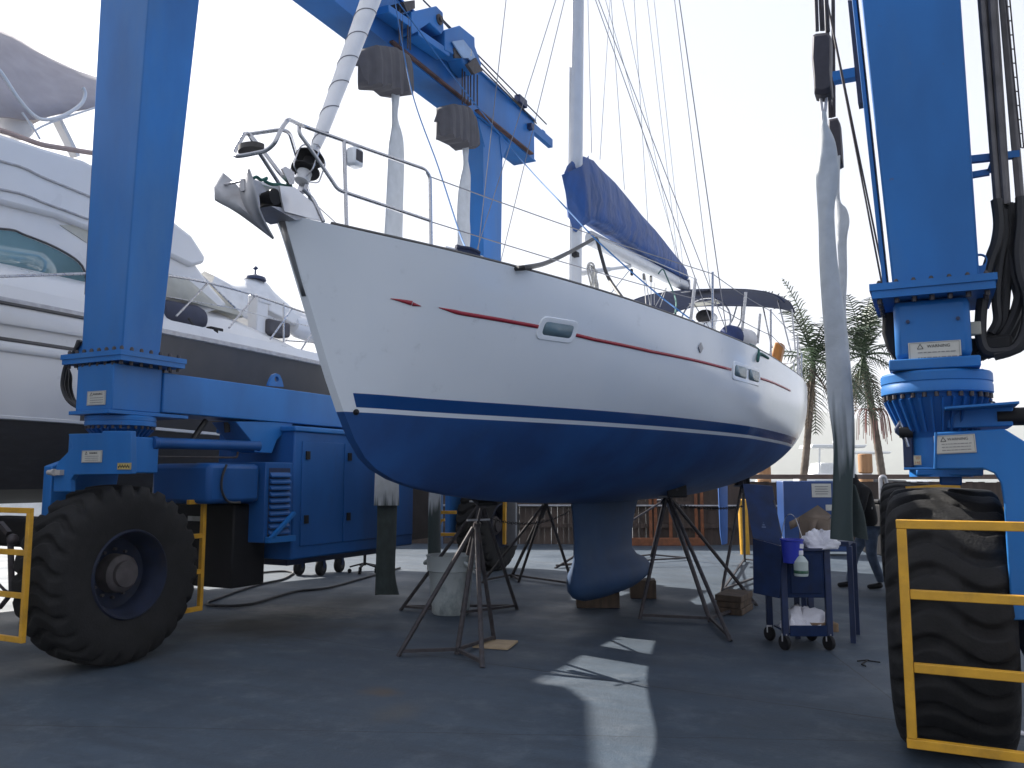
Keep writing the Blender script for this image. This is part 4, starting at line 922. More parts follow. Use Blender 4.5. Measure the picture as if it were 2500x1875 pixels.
dk_ = MB(); dk_.tube([ay(*R9(1245, 370), 5.33), ay(*R9(1340, 600), 5.33)], .012, 8); dk_.tube([ay(*R9(1255, 560), 5.33), ay(*R9(1320, 760), 5.33)], .009, 8); part('lock_rod', dk_, M_STEEL, rk)
dk_ = MB(); dk_.lathe([(.032, 0), (.032, .07)], ay(*R9(1250, 650), 5.33), (1, 0, 0), 12); dk_.box(ay(*R9(1200, 380), 5.33), (.04, .05, .05)); part('lock_knob', dk_, M_BLACK, rk)
# dark motor housing left of the right socket
mh = MB(); mh.prism([ay(*R8(*a), 5.62) for a in ((1120, 930), (1180, 900), (1230, 900), (1230, 1360), (1150, 1260), (1115, 1150))], (0, .2, 0)); part('drive_motor', mh, M_BLACK, ped, bev=.02)
mh = MB(); mh.lathe([(.05, 0), (.05, .14)], ay(*R9(2230, 525), 5.3), (-1, 0, 0), 14); part('hydraulic_motor', mh, M_BLACK, rk)
# pipe bundle and hose loops on the outer side of the right leg
ppx = [(1830, 1960), (1875, 1990), (1915, 2030), (1955, 2060)]
pb_ = MB()
for i, (xa, xb) in enumerate(ppx): 
    a = ay(*R7(xa, 0), 5.45 + .03 * (i % 2)); c_ = ay(*R7(xb, 1640), 5.45 + .03 * (i % 2)); d = c_ - a; pb_.tube([a - d * 1.6, c_ + d * .12], .022 if i < 3 else .013, 10)
for i, (xa, xb, r_) in enumerate(((2010, 2130, .016), (2030, 2150, .02))):
    a = ay(*R7(xa, 0), 5.5); c_ = ay(*R7(xb, 1400), 5.5); d = c_ - a; pb_.tube([a - d * 1.6, c_ + d * .4], r_, 8)
pbo = part('pipe_bundle', pb_, mat('pipe_grey', (.10, .095, .10), .5, .5, var=.25, scale=10), right_leg)
tr_ = MB()
for xa, xb in ((2050, 2185), (2085, 2210)):
    a = ay(*R7(xa, 0), 5.42); c_ = ay(*R7(xb, 1330), 5.42); tr_.tube([a - (c_ - a) * 1.4, c_], .0045, 5)
for i in range(11):
    t = i / 10; tr_.tube([ay(*R7(2055 + 135 * t, 60 + 1270 * t), 5.42), ay(*R7(2085 + 125 * t, 60 + 1270 * t), 5.42)], .004, 5)
part('cable_tray', tr_, M_STAND, pbo)
bk = MB(); bk.bar(ay(*R7(1615, 1450), 5.5), ay(*R7(2170, 1390), 5.5), .04, .04); bk.bar(ay(*R7(1635, 1595), 5.5), ay(*R7(1900, 1550), 5.5), .03, .035); bk.bar(ay(*R7(1900, 1550), 5.5), ay(*R7(1950, 1420), 5.5), .03, .03); part('pipe_bracket', bk, parent=right_leg)
hs_ = [[(2000, 120), (2020, 300), (2000, 450), (1960, 560), (1920, 700), (1900, 850), (1880, 1000), (1880, 1180), (1930, 1290), (2080, 1290)],
       [(2050, 200), (2060, 380), (2030, 560), (2010, 720), (2000, 900), (2010, 1050), (1960, 1150)],
       [(2090, 150), (2110, 340), (2090, 520), (2075, 700), (2060, 880), (2040, 1050), (1950, 1180)],
       [(2140, 150), (2150, 350), (2110, 560), (2130, 720), (2170, 880), (2150, 1080), (2060, 1250), (1920, 1320)],
       [(2190, 100), (2190, 300), (2170, 520), (2190, 700), (2240, 880), (2230, 1100), (2150, 1260), (1980, 1320)],
       [(2230, 200), (2230, 420), (2235, 640), (2270, 860), (2260, 1080), (2190, 1250), (2050, 1300)],
       [(2030, 100), (2080, 450), (2140, 680), (2180, 850), (2120, 1050), (2000, 1240), (1870, 1330)]]
for i, h_ in enumerate(hs_): ho = MB(); ho.tube(smooth([ay(*R8(*q), 5.42 + .035 * (i % 4)) for q in h_], 5), .026 if i % 2 else .031, 8); part('hydraulic_hose', ho, M_HOSE, pbo)
hd = MB(); hd.box(ay(*R8(1990, 1240), 5.5), (.16, .2, .09)); part('hose_manifold', hd, M_BLACK, pbo, bev=.02)
hd = MB(); hd.box(ay(*R8(1830, 1280), 5.6), (.10, .2, .12)); part('hose_manifold', hd, M_BLACK, pbo, bev=.02)
jb_ = MB(); jb_.box(ay(*R8(1822, 1115), 5.4), (.075, .06, .075)); part('junction_box', jb_, mat('box_beige', (.42, .40, .33), .5), right_leg, bev=.006)
tp_ = MB(); tp_.tube(fillet([ay(*q, 5.4) for q in (R8(1870, 1430), R8(1905, 1430), R8(1925, 1600), R9(1930, 320), R9(1945, 410), R9(1990, 420))], .015), .0055, 6); tp_.lathe([(.014, -.02), (.02, 0), (.014, .02)], ay(*R8(1922, 1490), 5.4), (0, 0, 1), 10); part('valve_pipe', tp_, M_STAND, right_leg)
# small bracket and dark rail left of the right leg (end of the rear frame)
dr_ = MB(); dr_.prism([ay(*R7(*a), 9.) for a in ((625, 0), (690, 0), (790, 915), (718, 932))], (0, .15, 0)); dro = part('cable_guide', dr_, M_DKBLUE, right_leg)
dr_ = MB(); dr_.prism([ay(*R7(*a), 8.95) for a in ((480, 645), (685, 605), (690, 690), (495, 725))], (0, .12, 0)); part('guide_bracket', dr_, parent=dro)
# ---- engine cabinet between the left legs
XE = -6.18
c_ = [ax(*R2(1985, 1180), XE), ax(*R3(1985, 740), XE)]
y0e = c_[0].y + .02; en = MB(); YE = ax(1008, 1250, XE).y; YE2 = ax(1052, 1250, XE).y; en.mm((XE, y0e, .72), (-7.3, YE, 2.14)); eng = part('engine_cabinet', en, M_ENG, bev=.02)
ro2 = MB(); ro2.mm((XE + .03, y0e - .03, 2.10), (-7.32, YE2 + .05, 2.16)); part('cabinet_roof', ro2, M_LIFT, eng, bev=.015)
re_ = MB(); re_.mm((XE - .02, YE + .004, .78), (-7.28, YE2, 2.095)); part('radiator_end', re_, mat('radiator_brown', (.035, .028, .03), .8, var=.3), eng)
dw_ = (YE - y0e - .2) / 3
for i, (ya, yb) in enumerate([(y0e + .12 + (dw_ + .03) * k_, y0e + .12 + (dw_ + .03) * k_ + dw_) for k_ in range(3)]):
    d_ = MB(); d_.mm((XE + .001, ya, .86), (XE + .012, yb, 2.0)); do_ = part('cabinet_door', d_, M_ENG, eng, bev=.004)
    h_ = MB()
    for z in (1.10, 1.80): h_.mm((XE + .0125, ya + .05, z), (XE + .03, ya + .11, z + .09))
    part('door_latch', h_, M_BLACK, do_)
# lower front module with louvres
q0 = ax(*R3(1790, 80), -6.2); lv = MB(); lv.mm((-6.19, q0.y, .93), (-7.2, y0e - .004, 1.76)); lvo = part('cooler_module', lv, M_ENG, eng, bev=.01)
lf = MB()
nl_ = 10
for i in range(nl_):
    z = 1.02 + .066 * i; ya, yb = q0.y + .06, y0e - .06
    lf.prism([(-6.188, ya, z), (-6.155, ya, z - .012), (-6.155, ya, z + .004), (-6.188, ya, z + .042)], (0, yb - ya, 0))
part('louvre', lf, M_ENG, lvo)
lk = MB(); lk.mm((-6.189, q0.y + .05, .99), (-6.186, y0e - .05, 1.70)); part('louvre_backing', lk, M_DKBLUE, lvo)
br_ = MB(); br_.bar(ax(*R3(1830, 590), -6.14), ax(*R3(1985, 420), -6.14), .05, .03); br_.bar(ax(*R3(1800, 605), -6.14), ax(*R3(1985, 590), -6.14), .05, .06); part('module_brace', br_, M_LIFT, lvo)
tk_ = MB(); tk_.mm((-6.25, ax(510, 1180, -6.25).y, 1.345), (-7.05, q0.y - .004, 1.74)); part('fuel_tank', tk_, M_ENG, eng, bev=.05)
hk_ = MB(); hk_.tube(smooth([ax(*R3(*q), -6.23) for q in ((1530, 95), (1500, 180), (1498, 270), (1540, 345), (1620, 350))], 5), .012, 6); part('fuel_hose', hk_, M_HOSE, eng)
bb_ = MB(); bb_.mm((-6.4, 6.45, .48), (-7.6, 6.92, 1.33)); bto = part('battery_box', bb_, M_BLACK, eng, bev=.02)
bl_ = MB()
for q in ((1290, 458), (1328, 460)): bl_.box(ay(*R3(*q), 6.447), (.09, .006, .05))
part('box_label', bl_, M_PLATE, bto)
pl_ = MB(); pl_.mm((-7.2, y0e + .3, .62), (-6.5, YE - .2, .718)); part('cabinet_chassis', pl_, M_DKBLUE, eng)
rl_ = MB(); rl_.box(ax(*R2(1955, 1325), -6.36), (.03, .09, .07)); part('work_lamp', rl_, mat('lamp_tan', (.30, .22, .16), .5), lbm, bev=.008)
# yellow wheel guards
def guard(pts_rows, w=.05):
    g_ = MB()
    for a, c_ in pts_rows: g_.bar(a, c_, w, w * .9, up=(0, 1, 0))
    return part('wheel_guard', g_, M_YELLOW, bev=.004)
G = lambda x, y: ay(*R10(x, y), 4.8)
z_ = lambda q: q
xl, xr = -.155, 1.1
guard([((xl - .025, 4.8, 1.362), (xr, 4.8, 1.362)), ((xl, 4.8, 1.338), (xl, 4.8, .302)), ((xl + .025, 4.8, 1.01), (xr, 4.8, 1.01)), ((xl + .025, 4.8, .648), (xr, 4.8, .648)), ((xl - .025, 4.8, .278), (xr, 4.8, .278)), ((xr, 4.8, 1.338), (xr, 4.8, .302))], .046)
mg = MB(); mg.mm((.385, 4.82, .60), (.45, 5.2, .65)); part('guard_mount', mg, M_YELLOW)
def gq(x, y, Y): return ay(*R3(x, y), Y)
ga = [gq(175, 405, 4.25), gq(180, 1285, 4.25)]; gx = -8.6
xg = (ga[0].x + ga[1].x) / 2
guard([((xg + .02, 4.25, ga[0].z), (gx, 4.25, ga[0].z)), ((xg, 4.25, ga[0].z - .02), (xg, 4.25, ga[1].z + .02)), ((xg + .02, 4.25, ga[1].z), (gx, 4.25, ga[1].z)), ((xg - .02, 4.25, gq(160, 690, 4.25).z), (gx, 4.25, gq(160, 690, 4.25).z)), ((xg - .02, 4.25, gq(150, 980, 4.25).z), (gx, 4.25, gq(150, 980, 4.25).z))], .042)
GX = -6.46
Gx = lambda x, y: ax(*R3(x, y), GX)
g1, g2 = Gx(1380, 345), Gx(1345, 1065)
yg = (g1.y + g2.y) / 2
yb = yg - .20
guard([((GX, yb, g1.z), (GX, yg + .02, g1.z)), ((GX, yg, g1.z - .02), (GX, yg, g2.z + .02)), ((GX, yb, g2.z), (GX, yg + .02, g2.z)), ((GX, yb, Gx(1320, 578).z), (GX, yg - .02, Gx(1320, 578).z)), ((GX, yb, Gx(1310, 820).z), (GX, yg - .02, Gx(1310, 820).z))], .045)
# drive link behind the left guard
dl = MB(); dl.bar(gq(0, 490, 4.5), gq(60, 560, 4.5), .04); dl.tube([gq(70, 580, 4.5), gq(80, 950, 4.5)], .025, 8); dl.tube([gq(0, 1060, 4.5), gq(60, 985, 4.5)], .02, 6); dl.ball(gq(85, 600, 4.5), .05, 10); dl.tube(smooth([gq(-10, 900, 4.45), gq(60, 955, 4.45), (gq(130, 880, 4.45))], 5), .012, 6); part('drive_linkage', dl, M_STAND)
dm_ = MB(); q = gq(-60, 450, 4.9); q2 = gq(215, 660, 4.9); dm_.mm((q.x - .3, 4.9, q2.z), (-7.02, 5.25, q.z)); part('drive_motor', dm_, M_BLACK, bev=.04)
# guard and fork at the far left wheel
S5 = lambda x, y, Y=11.1: ay(*R11(x, y), Y)
gl = S5(640, 290); guard([(S5(450, 297), S5(650, 290)), (S5(455, 455), S5(645, 455)), (S5(455, 618), S5(640, 618))], .05)
guard([(S5(455, 360), S5(520, 500)), (S5(520, 500), S5(455, 720)), (S5(455, 530), S5(560, 510)), (S5(445, 740), S5(530, 520))], .04)
gp = MB(); gp.bar(S5(1003, 325, 12.9), S5(1000, 690, 12.9), .05); part('guard_post', gp, M_YELLOW)
fk2 = MB(); fk2.mm((-7.42, 12.3, .6), (-7.32, 13.6, 2.1)); fk2.mm((-7.32, 12.4, 1.7), (-6.5, 13.3, 2.15)); part('wheel_fork', fk2, bev=.01)
pnl = MB(); pnl.prism([S5(455, 250, 12.75), S5(535, 280, 12.75), S5(535, 720, 12.75), S5(455, 720, 12.75)], (0, .06, 0)); pnl.prism([S5(1010, 325, 13.3), S5(1082, 325, 13.3), S5(1082, 700, 13.3), S5(1010, 700, 13.3)], (0, .06, 0)); part('splash_panel', pnl, M_TAN)
yb_ = MB()
for q in ((1320, 1070, 1530, 1075),): yb_.bar(ay(*R9(1300, 1085), 12.0), ay(*R9(1720, 1062), 12.0), .06)
yb_.bar(ay(*R9(1930, 1250), 11.5), ay(*R9(2200, 1240), 11.5), .06); yb_.bar(ay(*R10(1320, 420), 11.), ay(*R10(1420, 420), 11.), .05); part('wheel_guard', yb_, M_YELLOW)
# ---- hoist gear: sheave boxes on the beam
def sheave(px, X, w, poly, m=M_LIFT, knob=None):
    s_ = MB(); s_.prism([ax(*R4(*q), X) for q in poly], (w, 0, 0)); o = part('sheave_box', s_, m, ub, bev=.012)
    if knob:
        k_ = MB(); c_ = ax(*R4(*knob), X + w if w > 0 else X); k_.lathe([(.07, 0), (.07, .03), (.045, .035), (.045, .06), (.02, .065)], c_, (1, 0, 0), 16); part('sheave_pin', k_, M_STAND, o)
    return o
XS = -5.86
sheave(None, XS, -.22, [(1240, 70), (1390, 35), (1430, 75), (1435, 180), (1420, 205), (1350, 135), (1250, 205), (1240, 190)], knob=None)
kn_ = MB(); kn_.lathe([(.075, 0), (.075, .02), (.04, .025), (.04, .05)], ax(*R4(1405, 118), XS), (1, 0, 0), 16); part('sheave_pin', kn_, M_STAND, ub)
sheave(None, XS, -.24, [(1440, 180), (1530, 152), (1620, 225), (1622, 280), (1660, 380), (1655, 425), (1605, 450), (1555, 390), (1540, 350), (1440, 300)])
wp = MB(); wp.prism([ax(*R4(*q), XS + .02) for q in ((1480, 250), (1545, 240), (1600, 310), (1640, 400), (1610, 400), (1575, 350), (1545, 350), (1510, 300))], (.02, 0, 0)); spn = part('sheave_cover', wp, mat('cover_pale_blue', (.20, .32, .52), .45), ub)
text('3', .16, ax(*R4(1597, 318), XS + .041), (0, 1, 0), (0, 0, 1), M_PLATE, ub)
for q_, x_, w_ in ((((1480, 290), (1540, 300), (1560, 350), (1490, 350)), XS - .02, .03), (((1560, 390), (1610, 350), (1650, 430), (1600, 450)), XS + .03, .05), (((1190, 10), (1260, 0), (1262, 50), (1215, 70)), XS, -.2)): dkk = MB(); dkk.prism([ax(*R4(*q), x_) for q in q_], (w_, 0, 0)); part('sheave_wheel', dkk, M_STAND, ub)
for a, c_ in (((1060, 60), (1250, 190)), ((1240, 200), (1430, 330))):
    s_ = MB(); s_.bar(ax(*R4(*a), XS - .12), ax(*R4(*c_), XS - .12), .22, .10); part('trolley', s_, M_LIFT, ub, bev=.01)
# long cables over the beam
for a, c_ in (((1310, 0), (2050, 745)), ((1430, 130), (1990, 740)), ((1650, 400), (1920, 670))): cbx = MB(); cbx.tube([ax(*R4(*a), -5.95), ax(*R4(*c_), -6.1)], .012, 6); part('hoist_cable', cbx, M_STAND, ub)
# ---- hoist blocks and straps
def strap_pts(rows, X=None, Y=None, th=.02):
    """rows: (left pixel, right pixel) pairs in a plane; a band with body"""
    return rows
def band(name, rows, f, thick, m, parent, dirv):
    m_ = MB(); prev = []
    for i, (a, c_) in enumerate(rows):
        p, q = f(*a), f(*c_); row = []; w = (q - p)
        for j in range(18):
            th = 2 * math.pi * j / 18; u = (1 - math.cos(th)) / 2
            k_ = 1 + .12 * math.sin(u * 9 + i * .3)
            row.append(p + w * u + Vector(dirv) * (math.sin(th) * thick * k_))
        prev.append(row)
    m_.loft(prev, closed=True, caps=True); return build(name, m_, m, parent, ang=60)
def fpx(rows, n_=5):
    """smooth pixel outline rows"""
    A = smooth([V(a[0], a[1], 0) for a, c_ in rows], n_); C = smooth([V(c_[0], c_[1], 0) for a, c_ in rows], n_)
    return [((a.x, a.y), (c_.x, c_.y)) for a, c_ in zip(A, C)]
XB = -5.9
def hoist_block(label, canvas, cables, X):
    base = ax(*R4(*canvas[0]), X); t = thing('hoist_block', label, 'hoist block', base, 'hoist blocks hanging from the lift')
    P_ = [ax(*R4(*q), X + .13) for q in canvas]; ys_ = [p.y for p in P_]; ya, yb = min(ys_), max(ys_); rows = []; N_ = 46
    for i in range(N_ + 1):
        y = ya + (yb - ya) * (.004 + .992 * i / N_); zz = []
        for k_ in range(len(P_)):
            p, q = P_[k_], P_[(k_ + 1) % len(P_)]
            if (p.y > y) != (q.y > y): zz.append(p.z + (q.z - p.z) * (y - p.y) / (q.y - p.y))
        z1, z0 = max(zz), min(zz); ed = min(1, 5.5 * min(i, N_ - i) / N_); row = []
        wv = .020 * math.sin(y * 31) + .012 * math.sin(y * 67 + 1)
        for u in (0, .06, .2, .4, .6, .8, .95, 1): row.append(V(X + .13 * ed - .05 * (1 - u) ** 4 + wv * (.25 + .75 * u) - (.03 if u == 0 else 0), y, z1 + (z0 - z1) * u + (.028 * math.sin(y * 31 + .6) if u > .9 else 0)))
        for u in (1, .5, .06, 0): row.append(V(X - .02 - .15 * ed, y, z1 + (z0 - z1) * u))
        rows.append(row)
    m_ = MB(); m_.loft(rows, closed=True, caps=True); o = build('canvas_hood', m_, M_GREY, t, ang=55)
    c2 = MB()
    for x0, y0, x1, y1 in cables: c2.tube([ax(*R4(x0, y0), X + .02), ax(*R4(x1, y1), X + .02)], .012, 6)
    build('hoist_cable', c2, M_STAND, t); return t
hoist_block('rounded grey canvas covered hoist block under the blue beam behind the furled sail', [(1000, 290), (1060, 260), (1180, 275), (1270, 330), (1300, 430), (1300, 545), (1230, 560), (1170, 550), (1130, 515), (1050, 510), (1010, 490), (990, 470), (978, 380)], [(1168, 60, 1168, 265), (1183, 75, 1183, 270), (1218, 100, 1218, 290), (1232, 110, 1232, 300)], XB)
hoist_block('angular grey canvas covered hoist block beside the rear leg of the blue lift', [(1465, 640), (1520, 615), (1610, 630), (1650, 700), (1685, 845), (1665, 870), (1610, 885), (1570, 850), (1510, 820), (1480, 810), (1455, 790), (1447, 720)], [(1545, 400, 1545, 625), (1560, 400, 1560, 620), (1580, 430, 1580, 620), (1595, 445, 1595, 625), (1615, 440, 1615, 630), (1635, 450, 1635, 645)], -5.95)
# left straps
s1 = thing('lifting_strap', 'wide pale lifting strap hanging straight behind the sailboat pulpit', 'lifting strap', ax(*R4(1130, 1440), XB), 'straps hanging from the lift')
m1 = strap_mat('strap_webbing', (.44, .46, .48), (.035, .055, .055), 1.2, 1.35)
UP = [((1122, 520), (1165, 520)), ((1125, 600), (1163, 600)), ((1125, 685), (1153, 685)), ((1124, 740), (1160, 740)), ((1115, 800), (1180, 800)), ((1103, 870), (1192, 870)), ((1097, 1000), (1195, 1000)), ((1090, 1150), (1190, 1150)), ((1083, 1300), (1187, 1300)), ((1076, 1450), (1185, 1450))]
rows = [(R4(*a), R4(*c_)) for a, c_ in UP] + [((936, 800), (984, 800)), ((918, 1100), (974, 1100)), ((913, 1234), (974, 1234))]
band('webbing', fpx(rows), lambda x, y: ax(x, y, XB), .035, m1, s1, (1, 0, 0))
rows = [((921, 1230), (970, 1230)), ((920, 1300), (968, 1300)), ((917, 1400), (965, 1400)), ((918, 1452), (975, 1452))]
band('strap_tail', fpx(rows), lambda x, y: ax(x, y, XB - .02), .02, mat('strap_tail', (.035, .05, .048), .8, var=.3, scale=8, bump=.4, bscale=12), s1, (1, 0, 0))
rows = [((924, 1340), (945, 1340)), ((918, 1400), (940, 1400)), ((916, 1453), (936, 1450))]
band('strap_tail', fpx(rows), lambda x, y: ax(x, y, XB - .1), .02, M_BLACK, s1, (1, 0, 0))
s2 = thing('lifting_strap', 'narrow pale lifting strap hanging in front of the rear leg of the lift', 'lifting strap', ax(*R4(1560, 1480), -5.95), 'straps hanging from the lift')
UP = [((1548, 830), (1582, 830)), ((1551, 900), (1580, 900)), ((1553, 960), (1576, 960)), ((1548, 1010), (1585, 1010)), ((1535, 1060), (1592, 1060)), ((1520, 1150), (1592, 1150)), ((1512, 1300), (1588, 1300)), ((1510, 1520), (1585, 1520))]
rows = [(R4(*a), R4(*c_)) for a, c_ in UP] + [((1080, 900), (1110, 900)), ((1050, 1170), (1078, 1170)), ((1045, 1380), (1076, 1380))]
band('webbing', fpx(rows), lambda x, y: ax(x, y, -5.95), .035, m1, s2, (1, 0, 0))
# right blocks and straps, nearer the camera
YB = 6.8
def steel_block(label, body, cables, Y, shackle):
    t = thing('hoist_block', label, 'hoist block', ay(*R7(*body[0]), Y), 'hoist blocks hanging from the lift')
    m_ = MB(); front = [ay(*R7(*q), Y) for q in body]; cen = sum(front, Vector()) / len(front)
    m_.loft([[cen + (p - cen) * k_ + V(0, d_, 0) for p in front] for k_, d_ in ((.86, 0), (1., .03), (1., .17), (.86, .2))], closed=True, caps=True); build('sheave_cheek', m_, mat('block_dark', (.040, .036, .045), .55, .3, var=.3, scale=7), t, bev=.006)
    c2 = MB()
    for x0, y0, x1, y1 in cables:
        a, c_ = ay(*R7(x0, y0), Y + .08), ay(*R7(x1, y1), Y + .08); c2.tube([c_, a + (a - c_).normalized() * 3], .011, 6)
    build('hoist_cable', c2, M_STAND, t)
    s_ = MB(); s_.tube(smooth([ay(*R7(*q), Y + .1) for q in shackle], 5), .012, 7); build('shackle', s_, M_GALV, t)
    return t
steel_block('large dark steel hoist block above the right hand lifting strap', [(305, 300), (335, 285), (440, 275), (470, 310), (470, 500), (465, 640), (478, 790), (470, 815), (400, 845), (320, 835), (315, 700), (297, 510)], [(335, 0, 345, 280), (345, 0, 355, 280), (375, 0, 388, 275), (385, 0, 398, 275), (397, 0, 408, 275), (430, 0, 445, 280), (440, 0, 455, 285)], YB, ((368, 790), (385, 900), (400, 1010), (420, 1010), (430, 920), (440, 830)))
steel_block('small dark steel hoist block half hidden behind the right hand strap', [(450, 1065), (530, 1048), (555, 1100), (570, 1300), (578, 1460), (545, 1480), (520, 1400), (470, 1300), (450, 1120)], [(452, 830, 460, 1060), (470, 820, 478, 1060), (492, 700, 495, 1055), (505, 560, 508, 1050)], 9.2, ((520, 1300), (530, 1380), (545, 1470), (555, 1400), (550, 1300)))
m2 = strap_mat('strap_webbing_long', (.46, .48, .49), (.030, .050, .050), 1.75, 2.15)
s3 = thing('lifting_strap', 'long pale lifting strap with grimy dark lower end hanging beside the right lift leg', 'lifting strap', ay(2030, 1310, YB), 'straps hanging from the lift')
rows = [(R7(385, 1010), R7(432, 1010)), (R7(382, 1080), R7(442, 1080)), (R7(372, 1140), R7(450, 1130)), (R7(372, 1250), R7(515, 1280)), (R7(350, 1500), R7(545, 1500)), (R7(340, 1640), R7(545, 1640)), (R8(625, 300), R8(750, 200)), (R8(632, 600), R8(770, 550)), (R8(650, 900), R8(810, 850)), (R8(680, 1300), R8(850, 1250)), (R8(690, 1600), R8(885, 1550)), (R9(715, 530), R9(900, 530)), (R9(740, 750), R9(905, 760)), (R9(735, 1100), R9(890, 1100)), (R9(720, 1360), R9(890, 1380)), (R9(715, 1470), R9(900, 1490))]
band('webbing', fpx(rows), lambda x, y: ay(x, y, YB), .03, m2, s3, (0, 1, 0))
rows = [(R9(880, 1040), R9(915, 1060)), (R9(880, 1100), R9(950, 1180)), (R9(885, 1250), R9(985, 1300)), (R9(880, 1450), R9(1010, 1480))]
band('loose_tail', fpx(rows), lambda x, y: ay(x, y, YB + .15), .02, mat('strap_tail', (.03, .04, .04), .8), s3, (0, 1, 0))
s4 = thing('lifting_strap', 'second pale strap bulging out behind the right hand strap', 'lifting strap', ay(*R8(820, 1000), 9.2), 'straps hanging from the lift')
rows = [(R7(520, 1420), R7(560, 1400)), (R8(745, 60), R8(792, 105)), (R8(760, 150), R8(845, 190)), (R8(765, 280), R8(866, 290)), (R8(770, 420), R8(846, 430)), (R8(785, 700), R8(848, 700)), (R8(800, 1000), R8(840, 1000)), (R8(840, 1300), R8(872, 1350)), (R8(860, 1600), R8(890, 1600)), (R9(880, 600), R9(906, 600)), (R9(880, 1000), R9(905, 1000))]
band('webbing', fpx(rows), lambda x, y: ay(x, y, 9.2), .03, m1, s4, (0, 1, 0))
for a, c_ in (((455, 80), (760, 1659)), ((480, 200), (780, 1659))):
    p, q = ay(*R7(*a), 8.6), ay(*R7(*c_), 8.6); cb = MB(); cb.tube([p - (q - p) * .6, q + (q - p) * .62], .009, 6); part('hoist_cable', cb, M_STAND, right_leg)
# ================================================================== motor yacht on the left
yt = thing('motor_yacht', 'large white motor yacht with charcoal bow standing behind the left side of the blue lift', 'motor yacht', (-10.3, 5, 0))
def yp(name, mb, m, par=None, **k): return build(name, mb, m, par or yt, **k)
YC = -10.3
YB_ = [-6, -2, 2, 5, 6.8, 8.5, 10.3, 11.8, 13, 13.9]; YW = [2.0, 2.15, 2.2, 2.18, 2.1, 1.95, 1.62, 1.18, .62, .06]; YZ = [3.1, 3.2, 3.3, 3.34, 3.35, 3.37, 3.42, 3.5, 3.58, 3.66]
def yw(y): return ci(YB_, YW, y)
def yz(y): return ci(YB_, YZ, y)
def ysec(y, sg=1):
    w, z = yw(y), yz(y); t = max(0, (y - 6) / 8); fl = 1 - .55 * t
    return [V(YC + sg * a * w, y + dy, zz) for a, zz, dy in ((1., z, 0), (.985 - .05 * t, z - .14, 0), (.97 - .10 * t, z - .45, -.05 * t), (.96 * fl + .0, 2.2, -.5 * t), (.95 * fl, 1.95, -.7 * t), (.90 * fl, 1.48, -1.0 * t), (.45 * fl, 1.36, -1.3 * t), (.0, 1.28, -1.4 * t))]
def yloft(i0, i1, m, name, ya, yb, nn=30, par=None):
    for_rows = []
    for k_ in range(nn + 1):
        y = ya + (yb - ya) * k_ / nn; a = ysec(y)[i0:i1 + 1]; c_ = ysec(y, -1)[i0:i1 + 1]
        for_rows.append((a, c_))
    m_ = MB(); m_.loft([r[0] for r in for_rows]); m_.loft([r[1] for r in for_rows]); return yp(name, m_, m, par)
hl_ = yloft(0, 3, M_YACHT, 'hull', -6, 6.0)
yloft(0, 3, M_YDARK, 'bow_flank', 6.0, 13.9, par=None)
yloft(3, 7, M_YBOT, 'bottom', -6, 13.9, 40)
tn = MB(); tn.add(ysec(-6) + ysec(-6, -1)[::-1], [tuple(range(16))]); yp('transom', tn, M_YACHT)
# waterline stripe and rub rails
def yline(i, t, off, r, m, name, ya, yb, h=.03):
    m_ = MB(); rows = []
    for k_ in range(61):
        y = ya + (yb - ya) * k_ / 60; s_ = ysec(y); p = s_[i] + (s_[i + 1] - s_[i]) * t + V(off, 0, 0); rows.append([p + V(0, 0, h), p + V(.012, 0, h * .6), p + V(.012, 0, -h * .6), p - V(0, 0, h)])
    m_.loft(rows); return yp(name, m_, m)
yline(3, .02, .004, 0, M_YACHT, 'waterline_stripe', -6, 13.2, .022)
yline(0, .0, .004, 0, M_GALV, 'rub_rail', -6, 13.8, .035)
yline(0, .16, .012, 0, M_YDARK, 'gunwale_stripe', -6, 6.0, .02)
yline(1, .0, .03, 0, M_YACHT, 'moulded_rail', -6, 6.0, .09)
yline(1, .75, .012, 0, M_YDARK, 'gunwale_stripe', -6, 6.0, .018)
yline(1, .98, .02, 0, M_YACHT, 'moulded_rail', -6, 6.0, .05)
# deck
d_ = MB(); d_.loft([[V(YC + a * yw(y) * .995, y, yz(y) + .01 + .1 * (1 - a * a)) for a in (-1, -.5, 0, .5, 1)] for y in [-6 + .5 * i for i in range(40)] + [13.88]]); yp('deck', d_, M_YACHT)
bw = MB(); rows = []
for k_ in range(50):
    y = 2 + 11.7 * k_ / 49; w = yw(y); rows.append([V(YC + w - .01, y, yz(y)), V(YC + w - .06, y, yz(y) + .17), V(YC + w - .16, y, yz(y) + .18), V(YC + w - .2, y, yz(y))])
bw.loft(rows, caps=True); yp('bulwark', bw, M_YACHT)
# foredeck trunk and house
XH = -8.75
tr = MB(); pts = [(4, .0), (6.4, .0), (7.4, -.05), (8.6, -.2), (10.2, -.45), (11.6, -.8)]
rows = []
for y, dx in pts:
    h_ = .55 if y < 8.7 else .55 - .42 * (y - 8.6) / 3.0; w = XH + .35 + dx - YC; z0 = yz(y) - .02
    rows.append([V(YC + a * w, y, z0 + h_ * c_) for a, c_ in ((1, 0), (.94, .75), (.82, 1), (0, 1.12), (-.82, 1), (-.94, .75), (-1, 0))])
tr.loft(rows, caps=True); yp('foredeck_trunk', tr, M_YACHT, ang=50)
hs_ = MB(); side_ = [(ax(*q, XH)) for q in ((-600, 640), (-600, 400), (0, 455), (145, 505), (217, 545), (300, 560), (430, 575), (520, 700), (560, 745), (440, 790), (0, 760))]
hs_.prism([V(XH, p.y, p.z) for p in side_], (2 * (YC - XH), 0, 0)); hou = yp('deckhouse', hs_, M_YACHT, bev=.06)
